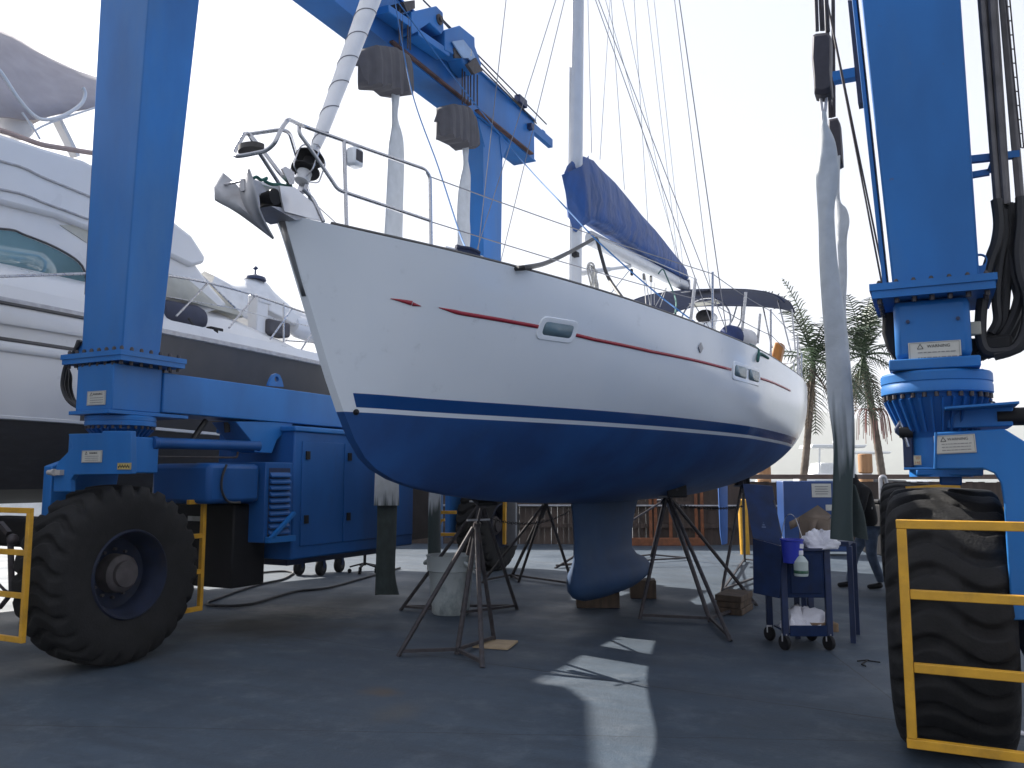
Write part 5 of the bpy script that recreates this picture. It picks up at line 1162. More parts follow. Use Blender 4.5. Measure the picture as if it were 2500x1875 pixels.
wn = MB(); q_ = smooth([ax(*q, XH + .012) for q in ((-260, 560), (0, 562), (60, 578), (140, 612), (195, 650), (207, 700), (190, 706), (100, 690), (0, 664), (-260, 640))], 4)
wn.add(q_, [tuple(range(len(q_)))]); yp('side_window', wn, M_YGLASS, hou, solid=.02)
wf = MB(); q2 = smooth([ax(*q, XH + .02) for q in ((-260, 556), (0, 558), (62, 574), (144, 608), (200, 648), (213, 703))], 5); wf.tube(q2, .012, 6); yp('window_frame', wf, M_YDARK, hou)
vt = MB(); vt.prism([ax(*R1(*q), XH + .004) for q in ((400, 1518), (600, 1525), (585, 1640))], (.01, 0, 0)); yp('corner_window', vt, M_BEIGE, hou)
# windscreen cover
ws = MB(); ws.add([ax(*R2(1050, 30), -8.9), ax(*R2(1140, 60), -8.9), ax(*R2(1250, 85), -9.0), ax(*R2(1640, 480), -8.95), ax(*R2(1400, 410), -8.62), ax(*R2(1050, 320), -8.62)], [(0, 1, 4, 5), (1, 2, 3, 4)]); yp('windscreen_cover', ws, M_BEIGE, hou, solid=.03)
ws = MB(); ws.add([ax(*R2(1240, 80), -9.0), ax(*R2(1640, 480), -8.95), V(-11.6, ax(*R2(1640, 480), -8.95).y + .3, ax(*R2(1640, 480), -8.95).z), V(-11.6, ax(*R2(1240, 80), -9.).y + .3, ax(*R2(1240, 80), -9.).z)], [(0, 1, 2, 3)]); yp('windscreen_cover', ws, M_BEIGE, hou, solid=.03)
tw = MB(); tw.tube([ax(*R2(1240, 85), -8.95), ax(*R2(1600, 430), -8.9)], .014, 6); yp('windscreen_trim', tw, M_STEEL, hou)
# flybridge with rounded brow
fbm = MB(); up_ = [(-600, 120), (0, 325), (110, 362), (205, 390), (300, 440), (400, 520), (470, 575), (504, 628), (500, 643), (470, 650), (412, 622), (330, 590), (217, 560), (140, 530), (0, 495), (-600, 360)]
fbm_rows = []
for X, k_ in ((XH - .12, .90), (XH - .02, .97), (XH + .08, 1.0)):
    pts_ = [ax(*q, XH + .08) for q in up_]; cen = V(0, pts_[0].y, pts_[8].z + .1)
    fbm_rows.append([V(X, cen.y + (p.y - cen.y) * (1 - (1 - k_) * .4), cen.z + (p.z - cen.z) * k_) for p in pts_])
rows = fbm_rows[::-1][0:1] + [[V(2 * YC - p.x, p.y, p.z) for p in r] for r in fbm_rows[::-1][0:1]]
fbm.prism(fbm_rows[2], (2 * (YC - XH - .08), 0, 0)); fly = yp('flybridge', fbm, M_YACHT, bev=.07)
for ln in (((-400, 330), (0, 393), (110, 435), (225, 482)), ((-400, 420), (0, 462), (120, 500), (215, 535))):
    m_ = MB(); m_.tube(smooth([ax(*q, XH + .09) for q in ln], 4), .014, 6); yp('moulding_line', m_, M_GALV, fly)
m_ = MB(); m_.tube(smooth([ax(*R1(*q), XH + .02) for q in ((-300, 820), (0, 880), (150, 930), (280, 975), (420, 1000), (640, 1035), (760, 1050))], 4), [.03] * 25, 8); yp('flybridge_coaming', m_, mat('coaming_brown', (.34, .25, .22), .6), fly)
# flybridge canopy and its frame
nb = smooth([ax(*R1(*q), -8.95) for q in ((-500, 820), (0, 790), (190, 810), (420, 765), (560, 740), (662, 715))], 4)
tpb = smooth([ax(*R1(*q), -10.1) for q in ((-500, 60), (0, 205), (250, 345), (500, 488), (560, 540), (680, 612))], 4)
cn = MB(); cn.loft([[nb[i] + (tpb[i] - nb[i]) * t + V(0, 0, .25 * math.sin(math.pi * t)) for i in range(len(nb))] for t in (0, .15, .35, .6, .8, 1)] + [[V(-11.6, p.y, p.z - .2) for p in tpb]]); can = yp('flybridge_canopy', cn, M_YBIM, solid=.02, ang=60)
def ytube(pts, X, r, name, m=M_ALU, par=None):
    m_ = MB(); m_.tube(smooth([ax(*R1(*q), X) for q in pts], 5), r, 8); return yp(name, m_, m, par or fly)
ytube([(-100, 400), (0, 480), (120, 660), (230, 780), (320, 808), (430, 780), (540, 710), (575, 640), (560, 590)], -8.85, .022, 'canopy_hoop', par=can)
ytube([(150, 760), (235, 880), (270, 940)], -8.85, .012, 'canopy_strut', par=can)
ytube([(240, 878), (350, 825), (640, 728)], -8.85, .012, 'canopy_strut', par=can)
m_ = MB(); m_.bar(ax(*R1(380, 800), -9.2), ax(*R1(510, 1060), -9.2), .12, .05); yp('radar_arch', m_, M_YACHT, fly)
m_ = MB(); m_.ball(ax(*R1(90, 850), -9.3), .22, 14, (1, 1, .7)); yp('helm_seat', m_, M_YACHT, fly)
# bow rail with slanted stanchions
def X2(y): return YC + yw(y) - .1
def onY(px, py):
    r = ray(px, py); t = 3.
    while t < 40:
        p = O + r * t
        if p.x < YC + yw(p.y) - .12: return p
        t += .005
    return O + r * 12
rl2 = [onY(*q) for q in ((-60, 676), (0, 675), (205, 668), (300, 664), (407, 673), (505, 690), (625, 722), (770, 772), (860, 800))]
m_ = MB(); m_.tube(smooth(rl2, 5), .016, 7); brl = yp('bow_rail', m_, M_STEEL)
for a, c_ in (((1400, 255), (1190, 475)), ((1720, 340), (1545, 555)), ((1975, 420), (1825, 630)), ((2130, 550), (2035, 700)), ((1915, 385), (1915, 650))):
    m_ = MB(); m_.tube([onY(*R2(*a)), onY(*R2(*c_))], .014, 7); yp('rail_stanchion', m_, M_STEEL, brl)
m_ = MB(); m_.tube([onY(*R2(1110, 340)), onY(*R2(1600, 425)), onY(*R2(1830, 490)), onY(*R2(2100, 545))], .006, 5); yp('rail_wire', m_, M_STEEL, brl)
m_ = MB(); m_.tube([onY(*R2(1930, 640)), onY(*R2(2160, 655))], .012, 6); yp('rail_stanchion', m_, M_STEEL, brl)
# things on its deck
a = onY(*R2(1180, 440)) + V(-.3, 0, .0); c_ = onY(*R2(1460, 490)) + V(-.3, 0, 0); d = (c_ - a).normalized(); ln = (c_ - a).length
ft = thing('yacht_fender', 'fat dark blue fender lying on the motor yacht side deck', 'fender', a); fm = MB(); fm.lathe([(.02, -.08), (.09, -.06), (.16, .0), (.185, .1), (.185, ln - .12), (.16, ln - .03), (.09, ln + .02), (.02, ln + .04)], a, d, 22); build('body', fm, mat('fender_cover', (.035, .04, .07), .8, var=.2), ft)
rope('fender_rope', [onY(*R2(*q)) + V(.03, 0, 0) for q in ((1260, 490), (1295, 540), (1330, 590), (1375, 615), (1415, 628))], .016, M_HOSE, 'dark mooring rope from the yacht deck down to its rub rail cleat', 'rope', 5)
m_ = MB(); p = onY(*R2(1450, 565)); m_.box(p, (.09, .22, .05)); m_.box(p + V(.05, -.05, -.09), (.05, .09, .2)); yp('deck_cleat', m_, M_BLACK, bev=.01)
# covered tender on the foredeck
p0 = ax(*R2(1560, 250), -9.9)
tn_ = thing('covered_tender', 'small tender under a wrinkled clear cover with blue cap on the yacht foredeck', 'dinghy', p0)
ups = [(1380, 170), (1480, 210), (1560, 248), (1630, 232), (1720, 214), (1800, 250), (1850, 310), (1930, 380), (2000, 420), (2080, 470), (2110, 520)]
lows = [(1400, 330), (1480, 400), (1560, 440), (1630, 480), (1720, 520), (1800, 545), (1850, 560), (1930, 580), (2000, 600), (2060, 600), (2105, 560)]
m_ = MB(); A = smooth([ax(*R2(*q), -10.2) for q in ups], 3); B = smooth([ax(*R2(*q), -9.6) for q in lows], 3); rws = []
for a, c_ in zip(A, B):
    far = V(-10.9, a.y + .1, c_.z); rws.append([c_, c_ + (a - c_) * .5 + V(.18, 0, .08), a, a + (far - a) * .5 + V(-.1, 0, .1), far])
m_.loft(rws); build('clear_cover', m_, M_SHRINK, tn_, ang=60)
m_ = MB(); q = ax(*R2(1722, 225), -10.2); m_.lathe([(.19, -.02), (.17, .03), (.05, .07), (.015, .09), (.012, .16), (.05, .19), (.02, .22)], q, (0, 0, 1), 16); build('cover_cap', m_, M_DKBLUE, tn_)
m_ = MB(); m_.lathe([(.02, 0), (.14, .05), (.19, .2), (.20, .9), (.19, 1.3), (.10, 1.42), (.02, 1.45)], ax(*R2(1960, 530), -9.5), (ax(*R2(2110, 580), -9.5) - ax(*R2(1960, 530), -9.5)), 18); build('tube', m_, M_YACHT, tn_)
cr_ = thing('deck_crane', 'white boxy davit column with grey motor on the yacht foredeck', 'davit', ax(*R2(1740, 560), -9.2))
m_ = MB(); a = ax(*R2(1740, 470), -9.2); m_.box(a, (.20, .24, .62)); build('column', m_, M_YACHT, cr_, bev=.02)
m_ = MB(); m_.box(ax(*R2(1755, 378), -9.2), (.24, .28, .08)); build('cap', m_, M_YACHT, cr_, bev=.02)
m_ = MB(); m_.bar(ax(*R2(1790, 400), -9.3), ax(*R2(2090, 560), -9.6), .16, .2); build('boom_arm', m_, M_YACHT, cr_, bev=.02)
m_ = MB(); m_.box(ax(*R2(1850, 560), -9.15), (.25, .5, .24)); build('winch_motor', m_, M_GREY, cr_, bev=.04)
M_DARKT = mat('dark_timber', (.085, .058, .04), .9, var=.4, scale=14, streak=.2, bump=.3)
# ================================================================== boat stands
def stand(label, apex, feet, hub, top, pad=True, r=.022):
    apex = Vector(apex); hub = Vector(hub) if hub else None; t = thing('boat_stand', label, 'boat stand', V(*(sum(feet, Vector()) / len(feet)).xy, 0), 'steel stands under the sailboat')
    for f_ in feet:
        d = f_ - apex; m_ = MB(); m_.tube([apex + V(d.x, d.y, 0).normalized() * .03, V(f_.x, f_.y, .0) + V(d.x, d.y, 0).normalized() * .03 ], r, 8); build('leg', m_, M_STAND, t)
    br = MB()
    if hub:
        for f_ in feet: br.bar(V(hub.x, hub.y, .045), V(f_.x, f_.y, .045), .03, .03)
        m_ = MB(); m_.tube([apex, V(hub.x, hub.y, .0)], r * 1.15, 8); build('centre_post', m_, M_STAND, t)
    else:
        for i in range(len(feet)): br.bar(V(*feet[i].xy, .05), V(*feet[(i + 1) % len(feet)].xy, .05), .028, .028)
    build('base_bar', br, M_STAND, t)
    top = Vector(top); d = (top - apex).normalized()
    m_ = MB(); m_.tube([apex - d * .28, apex + d * .05], .036, 10); build('collar', m_, M_STAND, t)
    m_ = MB(); m_.tube([apex, top], .016, 8); build('screw', m_, M_STAND, t)
    xx, yy = frame(d); h_ = MB(); h_.tube([apex + d * .08 - xx * .13, apex + d * .08 + xx * .13], .011, 7); build('turn_handle', h_, M_GALV, t)
    if pad:
        c_ = MB(); M = Matrix((xx, yy, d)).transposed(); c_.box(top - d * .02, (.22, .17, .035), M=M); po = build('pad', c_, M_BLACK, t, bev=.01)
        c_ = MB(); c_.box(top - d * .058, (.11, .09, .038), M=M); build('pad_bracket', c_, M_STAND, po)
    return t
def seat_on_hull(s, xo, sg=1):
    """point on the hull bottom at offset xo from the centreline"""
    z = hk(s)
    while hx(s, z) < xo: z += .004
    return V(CX + sg * xo, Y0 + s, z - .02)
F5 = lambda x, y: az(*R11(x, y)); F6 = lambda x, y: az(*R12(x, y))
stand('grey paint-worn stand nearest the camera, in front of the plastic bin', ax(1163, 1288, -3.86), [F5(240, 1515), F5(835, 1595), F5(918, 1410)], F5(650, 1500), seat_on_hull(3.1, .25, -1) - V(0, 0, .0))
stand('dark stand standing just behind the plastic bin', ax(*R11(830, 400), -4.75), [F5(250, 1178), F5(1083, 1172), F5(720, 1220)], None, seat_on_hull(4.3, 1.05, -1))
stand('thin legged stand between the plastic bin and the keel', ax(*R11(1300, 400), -5.05), [F5(845, 978), F5(1110, 972), F5(1498, 1000)], F5(1050, 935), seat_on_hull(7.0, 1.25, -1))
stand('heavy dark stand propping the hull just right of the keel', ax(*R12(850, 500), -2.78), [F6(655, 1392), F6(1298, 1552), F6(1490, 1295)], F6(1160, 1415), seat_on_hull(5.4, .95))
stand('far stand seen in the sunlight between the keel and its nearest stand', ax(*R12(822, 520), -4.72), [F6(25, 1018), F6(725, 935), F6(985, 960)], None, seat_on_hull(9.3, 1.2, -1))
stand('stand beneath the sailboat stern half hidden behind the raised lid of the tool cart', ax(*R12(1400, 420), -2.45), [F6(1252, 1200), F6(1412, 970), F6(1760, 1010)], None, seat_on_hull(9.0, .95))
# chain between the stands
ch = MB()
def chain(a, c_, n_, sag):
    for i in range(n_):
        t = (i + .5) / n_; p = a + (c_ - a) * t - V(0, 0, sag * 4 * t * (1 - t)); d = (c_ - a).normalized(); xx, yy = frame(d); k_ = xx if i % 2 else yy
        ch.tube([p + d * (.034 * math.cos(q)) + k_ * (.016 * math.sin(q)) for q in [2 * math.pi * j / 8 for j in range(9)]], .005, 4, cap=False)
chain(ax(*R11(900, 500), -4.8), ax(*R11(1480, 445), -5.0), 46, .12)
chain(ax(*R12(860, 540), -2.9), ax(*R12(1400, 560), -2.6), 50, .05)
tag(build('safety_chain', ch, M_BLACK, loc=ax(*R11(900, 500), -4.8)), 'dark chain strung between the boat stands past the keel', 'chain')
# timber under the keel
def timber(label, a, c_, w, h, m=M_RAW, z0=0.):
    a = V(*Vector(a).xy, z0 + h / 2); c_ = V(*Vector(c_).xy, z0 + h / 2); m_ = MB(); m_.bar(a, c_, w, h); o = build('timber_block', m_, m, loc=a, bev=.012); return tag(o, label, 'timber block', 'timber blocks under the keel')
timber('front dark timber block under the keel bulb', (-4.06, 9.92, 0), (-3.58, 10.14, 0), .30, .22, M_DARKT)
timber('rear dark timber block under the tail of the keel bulb', (-3.72, 11.0, 0), (-3.40, 11.12, 0), .30, .24, M_DARKT)
pa = thing('timber_stack', 'low stack of dark weathered timber beside the tool cart', 'timber stack', az(1770, 1480), None)
qa, qb, qc = az(*R12(1195, 1350)), az(*R12(1392, 1372)), az(*R12(1475, 1320)); qd = qa + (qc - qb)
for i in range(3):
    m_ = MB(); k_ = .012 * (i % 2); e_ = [qa + V(k_, k_, 0), qb + V(-k_, k_, 0), qc + V(-k_, -k_, 0), qd + V(k_, -k_, 0)]; m_.prism([p + V(0, 0, .002 + .075 * i) for p in e_], (0, 0, .07)); build('plank_layer', m_, M_DARKT, pa, bev=.008)
# plywood sheet
m_ = MB(); m_.prism([az(*R11(*q)) + V(0, 0, .004) for q in ((765, 1455), (1025, 1472), (1100, 1415), (900, 1405))], (0, 0, .018)); tag(build('plywood_sheet', m_, M_PLY, loc=az(*R11(950, 1440))), 'pale square of plywood lying on the ground by the nearest stand', 'plywood')
# plastic bin
p = az(*R11(565, 1210)); bn = thing('plastic_bin', 'grimy translucent white plastic bin standing among the boat stands', 'bin', V(p.x, p.y + .1, 0))
q = V(p.x, p.y + .12, 0); m_ = MB(); hgt = (az(*R11(575, 1235)) - O).length; 
tz = ay(*R11(575, 765), q.y - .0).z
m_.lathe([(.02, .012), (.205, .0), (.22, .02), (.235, tz * .3), (.262, tz * .72), (.264, tz * .725), (.285, tz * .74), (.29, tz * .97), (.30, tz), (.285, tz), (.262, tz * .74), (.24, .3), (.21, .06), (.02, .05)], q, (0, 0, 1), 40); build('tub', m_, M_BIN, bn, ang=50)
m_ = MB()
for k_ in range(2):
    a = math.pi * (.95 + k_) ; u = V(math.cos(a), math.sin(a), 0); m_.tube(fillet([q + u * .28 + V(-u.y, u.x, 0) * .09 + V(0, 0, tz * .90), q + u * .36 + V(-u.y, u.x, 0) * .08 + V(0, 0, tz * .83), q + u * .36 - V(-u.y, u.x, 0) * .08 + V(0, 0, tz * .83), q + u * .28 - V(-u.y, u.x, 0) * .09 + V(0, 0, tz * .90)], .04), .022, 8)
build('handle', m_, M_BIN, bn)
m_ = MB(); m_.lathe([(.02, 0), (.25, .0)], q + V(0, 0, tz * .80), (0, 0, 1), 30); build('water', m_, mat('bin_water', (.02, .05, .06), .1), bn)
# hose on the ground
h1 = [az(*R3(*q)) + V(0, 0, .02) for q in ((2700, 800), (2450, 870), (2212, 935), (2000, 960), (1850, 1000), (1700, 1045), (1560, 1060), (1420, 1055), (1400, 1035), (1480, 1005), (1600, 960), (1760, 910), (1900, 880), (1960, 850), (1975, 830), (1900, 822), (1770, 832))]
rope('ground_hose', h1, .018, M_HOSE, 'black hose looped across the ground beside the left wheel of the lift', 'hose', 8)
# wheeled creeper and small trolleys under the cabinet
do = az(780, 1400); dly = thing('wheeled_dolly', 'low black wheeled dolly standing under the blue engine cabinet', 'dolly', do)
cw = []
for px, py in ((730, 1404), (783, 1405), (828, 1397)):
    q = az(px, py); cw.append(q); m_ = MB(); m_.lathe([(.03, -.05), (.11, -.05), (.125, -.03), (.125, .03), (.11, .05), (.03, .05)], V(q.x, q.y, .125), (1, .2, 0), 24); t = build('castor', m_, M_RUBBER, dly)
    m_ = MB(); m_.lathe([(.055, -.055), (.055, .055)], V(q.x, q.y, .125), (1, .2, 0), 16); build('hub', m_, M_STAND, t)
    m_ = MB(); m_.bar((q.x + .07, q.y, .125), (q.x + .07, q.y, .29), .015, .05); m_.bar((q.x - .08, q.y, .125), (q.x - .08, q.y, .29), .015, .05); m_.box((q.x - .005, q.y, .285), (.17, .10, .02)); build('fork', m_, M_DKBLUE, t)
m_ = MB(); m_.prism([cw[0] + V(-.15, -.1, .30), cw[2] + V(.1, -.1, .30), cw[2] + V(.0, .6, .30), cw[0] + V(-.3, .6, .30)], (0, 0, .06)); build('platform', m_, M_BLACK, dly, bev=.01)
q = az(890, 1398); cs = thing('castor_stool', 'low black stool base with five castors beside the hanging strap', 'stool', q)
m_ = MB()
for i in range(5):
    a = 2 * math.pi * i / 5; u = V(math.cos(a), math.sin(a), 0); m_.bar(q + V(0, 0, .16), q + u * .25 + V(0, 0, .10), .03, .025); m_.lathe([(.035, -.02), (.035, .02)], q + u * .25 + V(0, 0, .035), (-u.y, u.x, 0), 12)
m_.tube([q + V(0, 0, .12), q + V(0, 0, .36)], .025, 8); build('base', m_, M_BLACK, cs)
m_ = MB(); m_.lathe([(.02, .36), (.15, .36), (.16, .40), (.02, .42)], q, (0, 0, 1), 20); build('seat', m_, M_DKBLUE, cs)
# ================================================================== tool cart
a = az(*R10(45, 955)); c_ = az(*R10(298, 955)); d = (c_ - a).normalized(); dn = V(-d.y, d.x, 0); W = (c_ - a).length + .08; D = .48
ct = thing('tool_cart', 'dark blue two shelf tool cart with its lid standing open', 'tool cart', a)
B = lambda u, v, z: a + d * u + dn * v + V(0, 0, z)
def cbox(name, u0, u1, v0, v1, z0, z1, m=M_CART, par=None, bev=.006):
    m_ = MB(); m_.prism([B(u0, v0, z0), B(u1, v0, z0), B(u1, v1, z0), B(u0, v1, z0)], (0, 0, z1 - z0)); return build(name, m_, m, par or ct, bev=bev)
zt = ay(*R10(180, 345), a.y).z
for u in (-.02, W - .08):
    for v in (0, D): cbox('corner_post', u, u + .06, v, v + .045, .13, zt, M_DKBLUE)
for u in (0.0, W - .06):
    for v in (.02, D):
        t_ = MB(); t_.lathe([(.02, -.02), (.065, -.02), (.07, -.01), (.07, .01), (.065, .02), (.02, .02)], B(u, v, .07), d + dn * .4, 20); w_ = build('castor', t_, M_BLACK, ct); t_ = MB(); t_.bar(B(u, v, .08), B(u, v, .15), .05, .03); build('castor_fork', t_, M_GALV, w_)
cbox('lower_shelf', .042, W - .082, .0, D, .135, .155); cbox('shelf_lip', .042, W - .082, -.012, -.002, .13, .23)
cbox('bin_body', .042, W - .082, .01, D, zt - .46, zt - .02); cbox('drawer_front', .07, W - .11, -.006, .008, zt - .42, zt - .06)
cbox('top_rim', -.02, W - .02, -.015, .0, zt - .03, zt, M_DKBLUE); cbox('top_rim', -.02, W - .02, D + .047, D + .06, zt - .03, zt, M_DKBLUE)
cbox('inner_tray', .03, W - .07, .03, D - .02, zt - .018, zt - .012, M_DKBLUE)
lid = MB(); lq = [R12(1395, 395), R12(1590, 410), R12(1665, 850), R12(1470, 795)]
Lp = [ay(*lq[0], a.y + .40), ay(*lq[1], a.y + .55), ay(*lq[2], a.y + .15), ay(*lq[3], a.y + .02)]
lid.prism(Lp, (.03, .05, 0)); lo_ = build('open_lid', lid, M_CART, ct, bev=.006)
def lpt(u, v): return Lp[0] * (1 - u) * (1 - v) + Lp[1] * u * (1 - v) + Lp[2] * u * v + Lp[3] * (1 - u) * v
nl_ = (Lp[1] - Lp[0]).cross(Lp[3] - Lp[0]).normalized()
if nl_.y > 0: nl_ = -nl_
em = MB(); cc = lpt(.42, .36); uu = (Lp[1] - Lp[0]).normalized(); vv = nl_.cross(uu)
em.add([cc + nl_ * .003 + uu * (.022 * math.cos(q)) + vv * (.055 * math.sin(q)) for q in [2 * math.pi * i / 20 for i in range(20)]], [tuple(range(20))]); build('worn_emblem', em, mat('emblem_pale', (.07, .10, .18), .6), lo_)
em = MB(); cc = lpt(.46, .72)
for i in range(3): em.add([cc + nl_ * .003 + uu * x_ + vv * (y_ + .026 * (i - 1)) for x_, y_ in ((-.04, -.007), (.035 - .006 * i, -.007), (.035 - .006 * i, .007), (-.04, .007))], [(0, 1, 2, 3)])
build('worn_lettering', em, mat('emblem_pale', (.07, .10, .18), .6), lo_)
st2 = MB(); st2.tube([lpt(1, .25) + V(.02, .02, 0), ay(*R12(1700, 870), a.y + .3)], .010, 6); build('lid_stay', st2, M_STAND, lo_)
sl_ = MB(); sl_.prism([ay(*R12(1470, 800), a.y + .05), ay(*R12(1690, 860), a.y - .02), ay(*R12(1665, 1240), a.y - .02), ay(*R12(1475, 1200), a.y + .05)], (.01, .03, 0)); build('side_panel', sl_, M_CART, ct, bev=.004)
def crumple(name, c_, rx, ry, rz, m, label, cat, seed, group=None):
    rnd = random.Random(seed); n1, n2 = 13, 26; rows = []
    for i in range(n1 + 1):
        th = math.pi / 2 * i / n1 * 1.0; row = []
        for j in range(n2):
            ph = 2 * math.pi * j / n2; k_ = 1 + .28 * math.sin(3 * ph + seed) * math.sin(th * 2) + rnd.uniform(-.17, .17)
            row.append(Vector(c_) + V(math.sin(th) * math.cos(ph) * rx * k_, math.sin(th) * math.sin(ph) * ry * k_, math.cos(th) * rz * k_))
        rows.append(row)
    m_ = MB(); m_.loft(rows, closed=True, caps=True); o = build(name, m_, m, loc=c_, ang=80); return tag(o, label, cat, group)
crumple('rag', B(.40, .10, zt - .01), .16, .12, .15, M_RAG, 'heap of white rags on top of the tool cart', 'rag', 3)
crumple('rag', B(.22, .18, .155), .20, .15, .19, M_RAG, 'crumpled white rag on the lower shelf of the tool cart', 'rag', 8)
crumple('rag', B(.10, .12, .155), .09, .09, .13, M_RAG, 'smaller white rag at the left end of the lower cart shelf', 'rag', 12)
crumple('rag', B(.02, .35, zt), .09, .09, .11, M_RAG, 'small white rag hanging against the open cart lid', 'rag', 15)
m_ = MB(); m_.prism([B(.26, .04, .157), B(.52, .04, .157), B(.52, .3, .157), B(.26, .3, .157)], (0, 0, .085)); tag(build('wood_offcut', m_, M_RAW, loc=B(.26, .04, .157), bev=.01), 'brown timber offcut on the lower shelf of the tool cart', 'timber')
bt = thing('spray_bottle', 'white spray bottle with green liquid hanging on the front of the tool cart', 'bottle', ay(*R10(138, 510), a.y - .06))
q = ay(*R10(138, 510), a.y - .06); bh = ay(*R10(138, 385), a.y - .06).z - q.z
m_ = MB(); m_.lathe([(.01, 0), (.06, .005), (.065, .02), (.065, bh * .5), (.066, bh * .72), (.04, bh * .92), (.022, bh), (.022, bh * 1.1)], q, (0, 0, 1), 22); build('body', m_, mat('bottle_white', (.42, .48, .46), .4), bt)
m_ = MB(); m_.lathe([(.0655, .03), (.0665, .035), (.0665, bh * .3), (.0655, bh * .31)], q, (0, 0, 1), 22); build('liquid_band', m_, mat('liquid_green', (.02, .09, .05), .3), bt)
m_ = MB(); m_.lathe([(.026, bh * 1.05), (.026, bh * 1.25)], q, (0, 0, 1), 14); m_.bar(q + V(-.06, -.01, bh * 1.5), q + V(.03, .0, bh * 1.45), .03, .04); m_.bar(q + V(-.03, 0, bh * 1.25), q + V(0, 0, bh * 1.6), .022); build('trigger_head', m_, M_RAG, bt)
tu = thing('blue_tub', 'bright blue plastic tub in the top left of the tool cart', 'tub', B(.06, .02, zt - .1)); m_ = MB(); q = B(.075, -.06, zt - .13); m_.lathe([(.01, 0), (.085, 0), (.10, .20), (.108, .205), (.108, .22), (.095, .22), (.08, .02), (.01, .015)], q, (0, 0, 1), 26); build('tub', m_, M_TUB, tu); m_ = MB(); m_.tube(smooth([q + V(-.1, 0, .2), q + V(-.05, .02, .42), q + V(.03, .02, .42), q + V(.1, 0, .2)], 5), .004, 5); build('wire_handle', m_, M_STEEL, tu)
# cardboard box behind the cart
cbx_ = thing('cardboard_box', 'open crushed brown cardboard box behind the tool cart', 'cardboard box', az(*R9(600, 1480)) )
q = ay(*R9(600, 1420), a.y + .75)
def cq(x, y, dy): return ay(*R9(x, y), a.y + dy)
m_ = MB(); m_.add([cq(480, 1300, .7), cq(700, 1330, .7), cq(700, 1480, .7), cq(480, 1490, .7), cq(500, 1290, 1.1), cq(730, 1310, 1.1), cq(730, 1470, 1.1), cq(500, 1480, 1.1)], [(0, 1, 2, 3), (4, 5, 6, 7), (0, 4, 7, 3), (1, 5, 6, 2), (3, 2, 6, 7)]); build('box_walls', m_, M_CARD, cbx_, solid=.006)
for fl_ in (((480, 1300, .7), (620, 1212, .85), (725, 1290, .9), (700, 1330, .7)), ((480, 1300, .7), (400, 1340, .6), (410, 1400, .6), (470, 1370, .68)), ((570, 1330, .66), (620, 1320, .66), (580, 1450, .6), (530, 1450, .6))):
    m_ = MB(); m_.add([cq(*f_) for f_ in fl_], [(0, 1, 2, 3)]); build('flap', m_, M_CARD, cbx_, solid=.006)
ctb = thing('work_table', 'low dark bench behind the tool cart carrying the cardboard box', 'bench', az(*R9(650, 1659)))
q0, q1 = cq(440, 1490, .65), cq(860, 1490, .65); m_ = MB(); m_.prism([q0, q1, q1 + V(0, .55, 0), q0 + V(0, .55, 0)], (0, 0, -.05)); build('top', m_, M_DKBLUE, ctb, bev=.006)
for p in (q0, q1, q1 + V(0, .5, 0), q0 + V(0, .5, 0)): m_ = MB(); m_.bar(p + V(.0, .03, -.05), V(p.x, p.y + .03, 0), .05); build('leg', m_, M_DKBLUE, ctb)
# ================================================================== person
pp = az(2118, 1434); pp.y -= .1
pt = thing('person', 'person in black hooded top and blue jeans half hidden behind the right hand strap', 'person', pp)
def skin_body(name, nodes, edges, m, root, sub=2, parent=None):
    """one continuous surface grown round a skeleton, then frozen to a mesh"""
    me = bpy.data.meshes.new('t'); me.from_pydata([tuple(n_[0]) for n_ in nodes], edges, []); o = bpy.data.objects.new('t', me); COL.objects.link(o)
    o.modifiers.new('s', 'SKIN'); me.skin_vertices[0].data
    for i, n_ in enumerate(nodes): me.skin_vertices[0].data[i].radius = (n_[1], n_[2] if len(n_) > 2 else n_[1]); me.skin_vertices[0].data[i].use_root = (i == root)
    s_ = o.modifiers.new('u', 'SUBSURF'); s_.levels = s_.render_levels = sub
    bpy.context.view_layer.update(); e_ = bpy.data.meshes.new_from_object(o.evaluated_get(bpy.context.evaluated_depsgraph_get()))
    mb = MB(); mb.add([v.co for v in e_.vertices], [tuple(p.vertices) for p in e_.polygons]); bpy.data.objects.remove(o)
    return build(name, mb, m, parent, ang=80)
Lx = V(math.cos(YAW), math.sin(YAW), 0)                    # across the view
Fx = V(-math.sin(YAW), math.cos(YAW), 0)
def Pn(a, b_, z): return pp + Lx * a + Fx * b_ + V(0, 0, z)
# stooping to the left, one foot forward
J = [(Pn(.08, .0, .86), .16, .13), (Pn(.06, 0, 1.04), .17, .14), (Pn(.01, 0, 1.24), .185, .15), (Pn(-.05, 0, 1.42), .18, .14), (Pn(-.12, 0, 1.51), .08, .08), (Pn(-.17, -.01, 1.59), .10, .11), (Pn(-.18, -.01, 1.66), .09, .10),
     (Pn(-.04, -.18, 1.42), .075), (Pn(-.14, -.25, 1.12), .058), (Pn(-.26, -.22, .93), .046), (Pn(-.30, -.2, .87), .038),
     (Pn(-.06, .18, 1.42), .075), (Pn(-.18, .25, 1.12), .058), (Pn(-.32, .2, .95), .046), (Pn(-.36, .18, .89), .038)]
skin_body('hooded_top', J, [(0, 1), (1, 2), (2, 3), (3, 4), (4, 5), (5, 6), (3, 7), (7, 8), (8, 9), (9, 10), (3, 11), (11, 12), (12, 13), (13, 14)], M_HOOD, 0, parent=pt)
